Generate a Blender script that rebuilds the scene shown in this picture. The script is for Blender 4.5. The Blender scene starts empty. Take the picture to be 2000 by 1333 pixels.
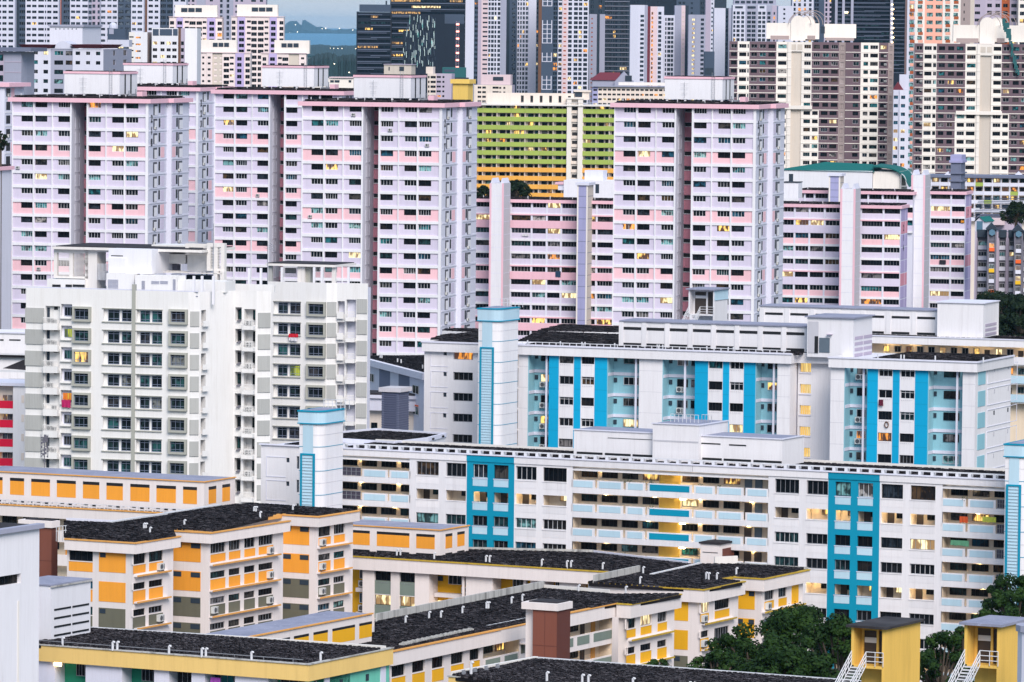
import bpy, math, random
from mathutils import Vector, Matrix
R = math.radians
# ------------------------------------------------------------------ camera
FOC = 10500.0                      # focal length in pixels of the 2000 px wide photograph
HC = 86.0
PITCH = math.atan(614.5 / FOC)
ROLL = 0.0098
sc = bpy.context.scene
cd = bpy.data.cameras.new('camera'); cam = bpy.data.objects.new('camera', cd)
sc.collection.objects.link(cam); sc.camera = cam
cd.sensor_width = 36.0; cd.lens = 36.0 * FOC / 2000.0; cd.clip_start = 5.0; cd.clip_end = 200000.0
Fw = Vector((0, math.cos(PITCH), -math.sin(PITCH)))
R0 = Vector((1, 0, 0)); U0 = Vector((0, math.sin(PITCH), math.cos(PITCH)))
Rt = R0 * math.cos(ROLL) + U0 * math.sin(ROLL)
Up = -R0 * math.sin(ROLL) + U0 * math.cos(ROLL)
cam.matrix_world = Matrix(((Rt.x, Up.x, -Fw.x, 0), (Rt.y, Up.y, -Fw.y, 0), (Rt.z, Up.z, -Fw.z, HC), (0, 0, 0, 1)))
CP = Vector((0, 0, HC))
HAZE = 0.000012
# ------------------------------------------------------------------ light
SUN_EL, SUN_AZ = 40.0, 165.0       # azimuth clockwise from +Y: behind the camera, a little to its right
w = bpy.data.worlds.new('World'); sc.world = w; w.use_nodes = True
nt = w.node_tree; bg = nt.nodes['Background']
sky = nt.nodes.new('ShaderNodeTexSky'); sky.sky_type = 'NISHITA'; sky.sun_disc = False
sky.sun_elevation = R(SUN_EL); sky.sun_rotation = R(SUN_AZ)
sky.air_density = 1.2; sky.dust_density = 0.4; sky.ozone_density = 3.0
tint = nt.nodes.new('ShaderNodeMix'); tint.data_type = 'RGBA'; tint.blend_type = 'MULTIPLY'
tint.inputs[0].default_value = 1.0; tint.inputs[7].default_value = (1.1, 0.98, .92, 1)
ov = nt.nodes.new('ShaderNodeMix'); ov.data_type = 'RGBA'; ov.inputs[0].default_value = .85; ov.inputs[7].default_value = (1.55, 2.15, 3.0, 1)   # even overcast veil
nt.links.new(sky.outputs[0], tint.inputs[6]); nt.links.new(tint.outputs[2], ov.inputs[6]); nt.links.new(ov.outputs[2], bg.inputs['Color'])
bg.inputs['Strength'].default_value = 0.12
sl = bpy.data.lights.new('sun', 'SUN'); sl.energy = 1.95; sl.angle = R(35); sl.color = (1.0, 0.93, 0.88)
so = bpy.data.objects.new('sun', sl); sc.collection.objects.link(so)
sd = Vector((math.sin(R(SUN_AZ)) * math.cos(R(SUN_EL)), math.cos(R(SUN_AZ)) * math.cos(R(SUN_EL)), math.sin(R(SUN_EL))))
so.rotation_euler = sd.to_track_quat('Z', 'Y').to_euler(); so.location = (0, 0, 400)
vs = sc.view_settings; vs.view_transform = 'Standard'; vs.look = 'None'; vs.gamma = 1.0; vs.use_curve_mapping = False
vs.exposure = 1.0
sc.cycles.use_denoising = True
sc.cycles.max_bounces = 5; sc.cycles.diffuse_bounces = 3; sc.cycles.glossy_bounces = 2; sc.cycles.transmission_bounces = 2
sc.cycles.volume_bounces = 0
# ------------------------------------------------------------------ pixel -> place
def ray(px, py):
    return Fw + Rt * ((px - 1000) / FOC) + Up * ((666.5 - py) / FOC)
def at(px, py, Y):
    d = ray(px, py); return CP + d * (Y / d.y)
def on_z(px, py, z):
    d = ray(px, py); return CP + d * ((z - HC) / d.z)
# ------------------------------------------------------------------ materials
MATS = {}
def srgb(h):
    if isinstance(h, str):
        c = [int(h[i:i + 2], 16) / 255 for i in (0, 2, 4)]
        return tuple((v / 12.92 if v <= .04045 else ((v + .055) / 1.055) ** 2.4) for v in c)
    return h
def new_mat(name):
    m = bpy.data.materials.new(name); m.use_nodes = True; MATS[name] = m
    return m, m.node_tree, m.node_tree.nodes['Principled BSDF']
def nmix(t, a, b, fac, mode='MIX'):
    n = t.nodes.new('ShaderNodeMix'); n.data_type = 'RGBA'; n.blend_type = mode
    for s, v in ((0, fac), (6, a), (7, b)):
        if hasattr(v, 'is_output'): t.links.new(v, n.inputs[s])
        elif s == 0: n.inputs[0].default_value = v
        else: n.inputs[s].default_value = (*v, 1)
    return n.outputs[2]
def nnoise(t, scale, vec=None, sc3=(1, 1, 1), detail=3, rough=.6):
    n = t.nodes.new('ShaderNodeTexNoise'); n.inputs['Scale'].default_value = scale; n.inputs['Detail'].default_value = detail
    n.inputs['Roughness'].default_value = rough
    mp = t.nodes.new('ShaderNodeMapping'); mp.inputs['Scale'].default_value = sc3
    t.links.new(vec, mp.inputs[0]); t.links.new(mp.outputs[0], n.inputs[0]); return n.outputs[0]
def nramp(t, fac, stops, mode='LINEAR'):
    n = t.nodes.new('ShaderNodeValToRGB'); n.color_ramp.interpolation = mode
    e = n.color_ramp.elements
    while len(e) < len(stops): e.new(.5)
    for k, (p, c) in enumerate(stops):
        e[k].position = p; e[k].color = (*c, 1) if len(c) == 3 else c
    t.links.new(fac, n.inputs[0]); return n.outputs[0]
def paint(name, col, rough=.75, dirt=.13, stain=(.42, .38, .36), grain=.5):
    """painted plaster: faint rain streaks, blotches and a little relief"""
    if name in MATS: return MATS[name]
    col = srgb(col); m, t, p = new_mat(name)
    g = t.nodes.new('ShaderNodeNewGeometry').outputs['Position']
    streak = nnoise(t, 1.0, g, (1.3, 1.3, .12), 4, .65)
    blot = nnoise(t, .22, g, (1, 1, 1), 3)
    f1 = nramp(t, streak, [(.48, (0, 0, 0)), (.78, (1, 1, 1))])
    f2 = nramp(t, blot, [(.4, (0, 0, 0)), (.75, (1, 1, 1))])
    dc = tuple(c * s for c, s in zip(col, stain))
    m1 = t.nodes.new('ShaderNodeMath'); m1.operation = 'MULTIPLY'; t.links.new(f1, m1.inputs[0]); m1.inputs[1].default_value = dirt
    m2 = t.nodes.new('ShaderNodeMath'); m2.operation = 'MULTIPLY'; t.links.new(f2, m2.inputs[0]); m2.inputs[1].default_value = dirt * .45
    o = nmix(t, col, dc, m1.outputs[0]); o = nmix(t, o, tuple(c * .8 for c in col), m2.outputs[0])
    fine = nramp(t, nnoise(t, 1.0, g, (5, 5, .25), 3, .7), [(.5, (1, 1, 1)), (.85, tuple(.72 + .28 * s for s in stain))]); oi = t.nodes.new('ShaderNodeObjectInfo')
    o = nmix(t, o, fine, min(1, dirt * 4), 'MULTIPLY'); o = nmix(t, o, nramp(t, oi.outputs['Random'], [(0, (.93, .93, .93)), (1, (1.04, 1.03, 1.02))]), 1.0, 'MULTIPLY')
    t.links.new(o, p.inputs['Base Color']); p.inputs['Roughness'].default_value = rough
    p.inputs['Specular IOR Level'].default_value = .25
    return m
def roofmat(name, a, b, rough=.9):
    if name in MATS: return MATS[name]
    m, t, p = new_mat(name); g = t.nodes.new('ShaderNodeNewGeometry').outputs['Position']
    n1 = nnoise(t, .35, g, (1, 1, 1), 4); n2 = nnoise(t, 3.0, g, (1, 1, 1), 3)
    o = nmix(t, srgb(a), srgb(b), nramp(t, n1, [(.35, (0, 0, 0)), (.7, (1, 1, 1))]))
    o = nmix(t, o, tuple(min(1, c * 2.2) for c in srgb(a)), nramp(t, n2, [(.58, (0, 0, 0)), (.8, (.5, .5, .5))]))
    t.links.new(o, p.inputs['Base Color']); p.inputs['Roughness'].default_value = rough
    p.inputs['Specular IOR Level'].default_value = .2
    return m
def glassmat(name, stops, rough=.12):
    """window glass over a dim room: tone and curtains differ from pane to pane"""
    m, t, p = new_mat(name)
    oi = t.nodes.new('ShaderNodeObjectInfo'); tc = t.nodes.new('ShaderNodeTexCoord')
    base = nramp(t, oi.outputs['Random'], stops, 'CONSTANT')
    add = t.nodes.new('ShaderNodeVectorMath'); add.operation = 'ADD'
    cx = t.nodes.new('ShaderNodeCombineXYZ'); mul = t.nodes.new('ShaderNodeMath'); mul.operation = 'MULTIPLY'; mul.inputs[1].default_value = 913.0
    t.links.new(oi.outputs['Random'], mul.inputs[0]); t.links.new(mul.outputs[0], cx.inputs[0]); t.links.new(mul.outputs[0], cx.inputs[2])
    t.links.new(tc.outputs['Object'], add.inputs[0]); t.links.new(cx.outputs[0], add.inputs[1])
    folds = nnoise(t, 1.0, add.outputs[0], (5.5, 0, .35), 3, .7)
    big = nnoise(t, 1.0, add.outputs[0], (.8, 0, .7), 2)
    f = nramp(t, folds, [(.3, (.45, .45, .45)), (.72, (1.35, 1.35, 1.35))])
    o = nmix(t, base, f, 1.0, 'MULTIPLY')
    o = nmix(t, o, (.006, .008, .012), nramp(t, big, [(.46, (0, 0, 0)), (.54, (.85, .85, .85))]))
    t.links.new(o, p.inputs['Base Color']); p.inputs['Roughness'].default_value = rough
    p.inputs['IOR'].default_value = 1.45; p.inputs['Specular IOR Level'].default_value = .12
    return m
def emat(name, col, strength, col2=None):
    """a lit room seen through glass: uneven warm glow with darker furniture and curtains"""
    m, t, p = new_mat(name)
    oi = t.nodes.new('ShaderNodeObjectInfo'); tc = t.nodes.new('ShaderNodeTexCoord')
    add = t.nodes.new('ShaderNodeVectorMath'); add.operation = 'ADD'
    cx = t.nodes.new('ShaderNodeCombineXYZ'); mul = t.nodes.new('ShaderNodeMath'); mul.operation = 'MULTIPLY'; mul.inputs[1].default_value = 317.0
    t.links.new(oi.outputs['Random'], mul.inputs[0]); t.links.new(mul.outputs[0], cx.inputs[0]); t.links.new(mul.outputs[0], cx.inputs[2])
    t.links.new(tc.outputs['Object'], add.inputs[0]); t.links.new(cx.outputs[0], add.inputs[1])
    n = nnoise(t, 1.0, add.outputs[0], (1.1, 0, .45), 2, .5); st_ = nramp(t, nnoise(t, 1.0, add.outputs[0], (7, 0, .3), 2), [(.35, (.35, .35, .35)), (.6, (1, 1, 1))])
    c2 = col2 or (.05, .02, .01)
    o = nmix(t, c2, nmix(t, col, st_, 1.0, 'MULTIPLY'), nramp(t, n, [(.47, (0, 0, 0)), (.55, (1, 1, 1))]))
    t.links.new(o, p.inputs['Emission Color']); p.inputs['Emission Strength'].default_value = strength
    p.inputs['Base Color'].default_value = (.02, .02, .02, 1); p.inputs['Roughness'].default_value = .2
    return m
def plain(name, col, rough=.6, metal=0.0):
    if name in MATS: return MATS[name]
    m, t, p = new_mat(name)
    g = t.nodes.new('ShaderNodeNewGeometry').outputs['Position']
    o = nmix(t, srgb(col), tuple(c * .7 for c in srgb(col)), nnoise(t, 1.7, g, (1, 1, 1), 3))
    t.links.new(o, p.inputs['Base Color']); p.inputs['Roughness'].default_value = rough; p.inputs['Metallic'].default_value = metal
    return m
DK = (.006, .008, .011)
glassmat('glass', [(0, DK), (.30, (.012, .014, .018)), (.48, (.022, .02, .02)), (.56, (.03, .04, .055)), (.64, (.02, .055, .06)), (.72, (.07, .065, .06)),
                   (.78, (.02, .10, .16)), (.83, (.18, .17, .17)), (.87, (.03, .18, .2)), (.91, (.2, .42, .42)), (.95, (.09, .055, .03)), (.98, (.45, .42, .4))])
glassmat('glass_green', [(0, (.012, .022, .024)), (.3, (.02, .04, .042)), (.55, (.03, .09, .09)), (.7, (.05, .05, .055)), (.8, (.03, .11, .11)), (.93, (.22, .23, .22))])
glassmat('glass_teal', [(0, (.22, .5, .5)), (.5, (.12, .4, .42)), (.8, (.3, .55, .52))], .2)
glassmat('glass_far', [(0, (.03, .045, .07)), (.5, (.05, .07, .1)), (.8, (.09, .12, .16))], .15)
emat('lit_room', (1.0, .62, .16), 1.1)
emat('lit_pale', (1.0, .83, .45), 1.0, (.2, .12, .05))
emat('lit_orange', (1.0, .36, .05), .9)
def lampmat(name, col, s):
    m, t, p = new_mat(name); p.inputs['Emission Color'].default_value = (*col, 1); p.inputs['Emission Strength'].default_value = s
    p.inputs['Base Color'].default_value = (.8, .8, .8, 1); return m
lampmat('lamp', (1.0, .74, .36), 22)
lampmat('lamp_far', (1.0, .7, .35), 5)
paint('white', (.80, .79, .83)); paint('white_cool', (.70, .70, .80)); paint('white_warm', (.80, .76, .72))
paint('lilac', (.66, .60, .74), dirt=.12); paint('pink', (.87, .54, .59), dirt=.12); paint('pink_trim', (.82, .50, .58), dirt=.1)
paint('lilac_deep', (.47, .40, .64), dirt=.12); paint('pink_deep', (.72, .30, .38), dirt=.15)
paint('grey_wall', (.55, .54, .58)); paint('concrete', (.42, .41, .42), dirt=.5)
roofmat('roof_dark', (.007, .006, .008), (.016, .013, .016)); roofmat('roof_mid', (.026, .023, .027), (.045, .040, .046))
roofmat('roof_pale', (.07, .063, .072), (.13, .12, .13)); roofmat('roof_felt', (.30, .31, .40), (.22, .23, .31))
plain('frame_white', (.75, .75, .78)); plain('frame_dark', (.012, .012, .015)); plain('frame_grey', (.28, .29, .32), .4)
plain('metal', (.45, .46, .5), .4, .6); plain('black', (.008, .008, .01)); plain('unit', (.72, .72, .70)); plain('unit_grille', (.10, .10, .11))
def M(n): return MATS[n]
# ------------------------------------------------------------------ meshes
class MB:
    def __init__(s): s.v = []; s.f = []; s.m = []
    def box(s, x0, x1, y0, y1, z0, z1, m=0):
        n = len(s.v)
        s.v += [(x0, y0, z0), (x1, y0, z0), (x1, y1, z0), (x0, y1, z0), (x0, y0, z1), (x1, y0, z1), (x1, y1, z1), (x0, y1, z1)]
        s.f += [(n, n + 3, n + 2, n + 1), (n + 4, n + 5, n + 6, n + 7), (n, n + 1, n + 5, n + 4), (n + 1, n + 2, n + 6, n + 5), (n + 2, n + 3, n + 7, n + 6), (n + 3, n, n + 4, n + 7)]
        s.m += [m] * 6; return s
    def quad(s, a, b, c, d, m=0):
        n = len(s.v); s.v += [a, b, c, d]; s.f.append((n, n + 1, n + 2, n + 3)); s.m.append(m); return s
    def tube(s, p, q, r, k=6, m=0, cap=True):
        p = Vector(p); q = Vector(q); d = (q - p).normalized(); a = d.orthogonal().normalized(); b = d.cross(a); n = len(s.v)
        for e in (p, q):
            for i in range(k):
                t = 2 * math.pi * i / k; s.v.append(tuple(e + (a * math.cos(t) + b * math.sin(t)) * r))
        for i in range(k):
            j = (i + 1) % k; s.f.append((n + i, n + j, n + k + j, n + k + i)); s.m.append(m)
        if cap: s.f.append(tuple(n + i for i in reversed(range(k)))); s.f.append(tuple(n + k + i for i in range(k))); s.m += [m, m]
        return s
    def prism(s, pts, z0, z1, m=0, mtop=None):
        """vertical prism over a plan polygon, counter-clockwise"""
        n = len(s.v); k = len(pts)
        s.v += [(x, y, z0) for x, y in pts] + [(x, y, z1) for x, y in pts]
        for i in range(k):
            j = (i + 1) % k; s.f.append((n + i, n + j, n + k + j, n + k + i)); s.m.append(m)
        s.f.append(tuple(n + k + i for i in range(k))); s.f.append(tuple(n + i for i in reversed(range(k)))); s.m += [m if mtop is None else mtop, m]
        return s
    def holes(s, x0, x1, z0, z1, hs, rev=.3, m=0, mr=None, y=0.0):
        """wall sheet facing -y with rectangular openings that have reveals"""
        mr = m if mr is None else mr
        xs = sorted({x0, x1} | {c for h in hs for c in h[:2]}); zs = sorted({z0, z1} | {c for h in hs for c in h[2:4]})
        xs = [x for x in xs if x0 <= x <= x1]; zs = [z for z in zs if z0 <= z <= z1]
        for j in range(len(zs) - 1):
            run = None; cz = (zs[j] + zs[j + 1]) / 2
            for i in range(len(xs)):
                solid = i < len(xs) - 1 and not any(h[0] < (xs[i] + xs[i + 1]) / 2 < h[1] and h[2] < cz < h[3] for h in hs)
                if solid and run is None: run = xs[i]
                if not solid and run is not None:
                    s.quad((run, y, zs[j]), (xs[i], y, zs[j]), (xs[i], y, zs[j + 1]), (run, y, zs[j + 1]), m); run = None
        for h in hs:
            a, b, c, d = h[:4]; e = y + rev
            s.quad((a, y, c), (a, e, c), (b, e, c), (b, y, c), mr); s.quad((a, y, d), (b, y, d), (b, e, d), (a, e, d), mr)
            s.quad((a, y, c), (a, y, d), (a, e, d), (a, e, c), mr); s.quad((b, y, c), (b, e, c), (b, e, d), (b, y, d), mr)
        return s
    def mesh(s, name, mats):
        me = bpy.data.meshes.new(name); me.from_pydata(s.v, [], s.f)
        for m in mats: me.materials.append(M(m) if isinstance(m, str) else m)
        if len(mats) > 1: me.polygons.foreach_set('material_index', s.m)
        me.update(); return me
CACHE = {}
def cached(key, fn):
    if key not in CACHE: CACHE[key] = fn()
    return CACHE[key]
COL = sc.collection
def obj(name, me, parent=None, loc=(0, 0, 0), rz=0.0):
    if isinstance(me, tuple): me = me[0].mesh(name, me[1])
    o = bpy.data.objects.new(name, me); COL.objects.link(o)
    if parent is not None: o.parent = parent
    o.location = loc
    if rz: o.rotation_euler = (0, 0, rz)
    return o
def tag(o, label, cat, group=None):
    o['label'] = label; o['category'] = cat
    if group: o['group'] = group
    return o
def stuff(o): o['kind'] = 'stuff'; return o
def rr(x): return round(x, 2)
def boxpart(name, parent, x0, x1, y0, y1, z0, z1, mat, rz=0.0):
    w_, d_, h_ = rr(x1 - x0), rr(y1 - y0), rr(z1 - z0)
    me = cached(('box', w_, d_, h_, mat), lambda: MB().box(0, w_, 0, d_, 0, h_).mesh(name, [mat]))
    return obj(name, me, parent, (x0, y0, z0), rz)
class Building:
    """root Empty on the ground under the left front corner; local x runs along the front, y into the depth, z up"""
    def __init__(s, name, px, py, Y, deg, label, cat='building', group=None):
        P = at(px, py, Y); s.th = R(deg); s.O = Vector((P.x, P.y, 0)); s.top = P.z
        s.u = Vector((math.cos(s.th), -math.sin(s.th), 0)); s.v = Vector((math.sin(s.th), math.cos(s.th), 0))
        s.r = bpy.data.objects.new(name, None); COL.objects.link(s.r); s.r.location = s.O; s.r.rotation_euler = (0, 0, -s.th)
        s.r.empty_display_size = 2
        tag(s.r, label, cat, group); s.rng = random.Random(hash((px, py)) & 0xffff)
    def loc(s, W):
        d = W - s.O; return d.dot(s.u), d.dot(s.v), W.z
    def fr(s, px, py, y=0.0):
        """pixel -> (x, z) on the local plane y"""
        d = ray(px, py); t = (y - (CP - s.O).dot(s.v)) / d.dot(s.v); x, _, z = s.loc(CP + d * t); return x, z
    def sd(s, px, py, x):
        """pixel -> (y, z) on the local plane x"""
        d = ray(px, py); t = (x - (CP - s.O).dot(s.u)) / d.dot(s.u); _, y, z = s.loc(CP + d * t); return y, z
    def hz(s, px, py, z):
        """pixel -> (x, y) on the level z"""
        x, y, _ = s.loc(on_z(px, py, z)); return x, y
class Face:
    """a wall plane of a building: a along it (left to right as seen from outside), d inwards"""
    def __init__(s, b, ox, oy, kind='front', deg=None):
        s.b = b; s.ox = ox; s.oy = oy
        s.rz = {'front': 0.0, 'right': math.pi / 2, 'left': -math.pi / 2}[kind] if deg is None else R(deg)
        s.c = math.cos(s.rz); s.s = math.sin(s.rz)
    def p(s, a, d, z): return (s.ox + a * s.c - d * s.s, s.oy + a * s.s + d * s.c, z)
    def az(s, px, py, d=0.0):
        b = s.b; A = b.u * s.c + b.v * s.s; N = -b.u * s.s + b.v * s.c
        O = b.O + b.u * s.ox + b.v * s.oy
        r_ = ray(px, py); t = (d - (CP - O).dot(N)) / r_.dot(N); P = CP + r_ * t
        return (P - O).dot(A), P.z
    def box(s, name, a0, a1, d0, d1, z0, z1, mat, parent=None):
        w_, d_, h_ = rr(a1 - a0), rr(d1 - d0), rr(z1 - z0)
        me = cached(('box', w_, d_, h_, mat), lambda: MB().box(0, w_, 0, d_, 0, h_).mesh(name, [mat]))
        return obj(name, me, parent or s.b.r, s.p(a0, d0, z0), s.rz)
    def put(s, name, me, a=0, d=0, z=0, parent=None):
        return obj(name, me, parent or s.b.r, s.p(a, d, z), s.rz)
# ------------------------------------------------------------------ windows
def win_mesh(w_, h_, n, frame, transom, t=.06):
    def mk():
        b = MB(); e = .05
        b.box(0, w_, 0, e, 0, t); b.box(0, w_, 0, e, h_ - t, h_); b.box(0, t, 0, e, t, h_ - t); b.box(w_ - t, w_, 0, e, t, h_ - t)
        for i in range(1, n):
            x = w_ * i / n; b.box(x - t * .4, x + t * .4, .003, e - .003, t, h_ - t)
        if transom:
            z = h_ * (1 - transom); b.box(t, w_ - t, .006, e - .006, z - t * .4, z + t * .4)
        return b.mesh('window', [frame])
    return cached(('win', rr(w_), rr(h_), n, frame, transom, t), mk)
def pane_mesh(w_, h_, mat):
    return cached(('pane', rr(w_), rr(h_), mat), lambda: MB().box(0, w_, 0, .02, 0, h_).mesh('pane', [mat]))
def window(face, a, d, z, w_, h_, n=4, frame='frame_dark', glass='glass', transom=0, pane=True, t=.06, parent=None):
    w_, h_ = rr(w_), rr(h_)
    if pane:
        o = face.put('window', win_mesh(w_, h_, n, frame, transom, t), a, d, z, parent)
        obj('pane', pane_mesh(w_ - .06, h_ - .06, glass), o, (.03, .055, .03))
        return o
    def mk():
        b = MB(); e = .05
        b.box(0, w_, 0, e, 0, t); b.box(0, w_, 0, e, h_ - t, h_); b.box(0, t, 0, e, t, h_ - t); b.box(w_ - t, w_, 0, e, t, h_ - t)
        for i in range(1, n): x = w_ * i / n; b.box(x - t * .4, x + t * .4, .003, e - .003, t, h_ - t)
        b.box(.03, w_ - .03, .055, .075, .03, h_ - .03, 1); return b.mesh('window', [frame, glass])
    return face.put('window', cached(('winp', w_, h_, n, frame, glass, t), mk), a, d, z, parent)
def ac_mesh():
    def mk():
        b = MB(); b.box(0, .85, 0, .35, 0, .62, 0)
        pts = 10; cx, cz, r = .33, .31, .25; n = len(b.v)
        b.v += [(cx + r * math.cos(2 * math.pi * i / pts), -.006, cz + r * math.sin(2 * math.pi * i / pts)) for i in range(pts)]
        b.f.append(tuple(range(n, n + pts))); b.m.append(1)
        b.box(.66, .80, -.006, -.002, .08, .54, 1); b.box(.05, .1, .02, .3, -.12, 0, 1); b.box(.75, .8, .02, .3, -.12, 0, 1)
        return b.mesh('air_conditioner', ['unit', 'unit_grille'])
    return cached('ac', mk)
def ac(face, a, z, d=-.36, parent=None, sc_=1.0):
    o = face.put('air_conditioner', ac_mesh(), a, d, z, parent); o.scale = (sc_,) * 3; return o
def pick_glass(rng, lit=.05):
    r = rng.random()
    if r < lit * .5: return 'lit_room'
    if r < lit * .8: return 'lit_pale'
    if r < lit: return 'lit_orange'
    return 'glass'
def slab_roof(b, x0, x1, y0, y1, z, cell=.62, ratio=2.0, gap=.08, name='roof_tile', jit=.03, pale=.14, slope=0.0, clip=None, lift=0.0):
    """loose dark roof slabs laid in rows: too small to pick apart singly, one joined part"""
    rng = random.Random(int(x0 * 31 + y1 * 7 + z)); mb = MB()
    nx = max(1, int((x1 - x0) / cell)); ny = max(1, int((y1 - y0) / (cell * ratio))); cx = (x1 - x0) / nx; cy = (y1 - y0) / ny
    for j in range(ny):
        for i in range(nx):
            xa = x0 + i * cx + gap * 1.3; ya = y0 + j * cy + gap / 2; xb = xa + cx - gap * 2.6; yb = ya + cy - gap
            if clip and not clip((xa + xb) / 2, (ya + yb) / 2): continue
            zz = z + slope * (ya - y0) + rng.uniform(0, jit) + (.05 if j % 2 else 0); t = [rng.uniform(-jit, jit) * .7 for _ in range(4)]
            m = 2 if rng.random() < pale else (1 if rng.random() < .55 else 0); n = len(mb.v); h = .07
            mb.v += [(xa, ya, zz - .1), (xb, ya, zz - .1), (xb, yb, zz - .1), (xa, yb, zz - .1),
                     (xa, ya, zz + h + t[0]), (xb, ya, zz + h + t[1]), (xb, yb, zz + h + t[2]), (xa, yb, zz + h + t[3])]
            mb.f += [(n + 4, n + 5, n + 6, n + 7), (n, n + 1, n + 5, n + 4), (n + 1, n + 2, n + 6, n + 5), (n + 3, n, n + 4, n + 7)]; mb.m += [m] * 4
    o = obj(name, (mb, ['roof_dark', 'roof_mid', 'roof_pale']), b.r); stuff(o); return o
def text_on(face, s, a, z, h, mat, d=-.02, name='lettering', vertical=False, ext=.01, parent=None):
    c = bpy.data.curves.new('lettering', 'FONT'); c.body = '\n'.join(s) if vertical else s
    c.size = h; c.extrude = ext; c.offset = h * .035; c.align_x = 'CENTER' if vertical else 'LEFT'; c.space_line = 1.15
    c.materials.append(M(mat)); t_ = bpy.data.objects.new('t', c); COL.objects.link(t_); bpy.context.view_layer.update()
    me = bpy.data.meshes.new_from_object(t_.evaluated_get(bpy.context.evaluated_depsgraph_get())); bpy.data.objects.remove(t_)
    o = bpy.data.objects.new(name, me); COL.objects.link(o); o.parent = parent or face.b.r
    o.location = face.p(a, d, z); o.rotation_euler = (math.pi / 2, 0, face.rz); return o
# ================================================================== lilac point blocks
PURPLE_DEG = 14.0
_b = Building('measuring_frame', 590, 205.5, 1031, PURPLE_DEG, 'x', 'x')   # the layout is read once from the nearest block
_L = lambda px: _b.fr(px, 240)[0]
P_W = _L(863.5)
P_PIL = [(_L(a), _L(b)) for a, b in ((590, 592), (632, 635.3), (669.5, 672), (706.3, 709.3), (739.6, 743.2), (777.5, 780), (814.7, 817.8), (858, 863.5))]
P_BAY = [[(_L(a), _L(b)), (_L(c), _L(d))] for a, b, c, d in ((592, 632, 608, 631.7), (635.3, 669.5, 636, 660), (672, 706.3, 682, 706),
         (743.2, 777.5, 743.5, 767.7), (780, 814.7, 790, 814), (817.8, 858, 818, 842.7))]
P_REC = (_L(709.3), _L(739.6)); P_RD = 7.8
P_S = lambda px, x=P_W: _b.sd(px, 240, x)[0]
P_S1 = [P_S(p) for p in (871.6, 878.2, 880.5, 883, 884, 890, 894.5)]
P_S2 = [_b.sd(p, 240, P_W + 1.0)[0] for p in (904, 904.6, 910, 911, 913.5, 914.3, 921.3, 932)]
bpy.data.objects.remove(_b.r)
FH = 2.8
plain('balcony_dark', (.09, .09, .11))
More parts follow.
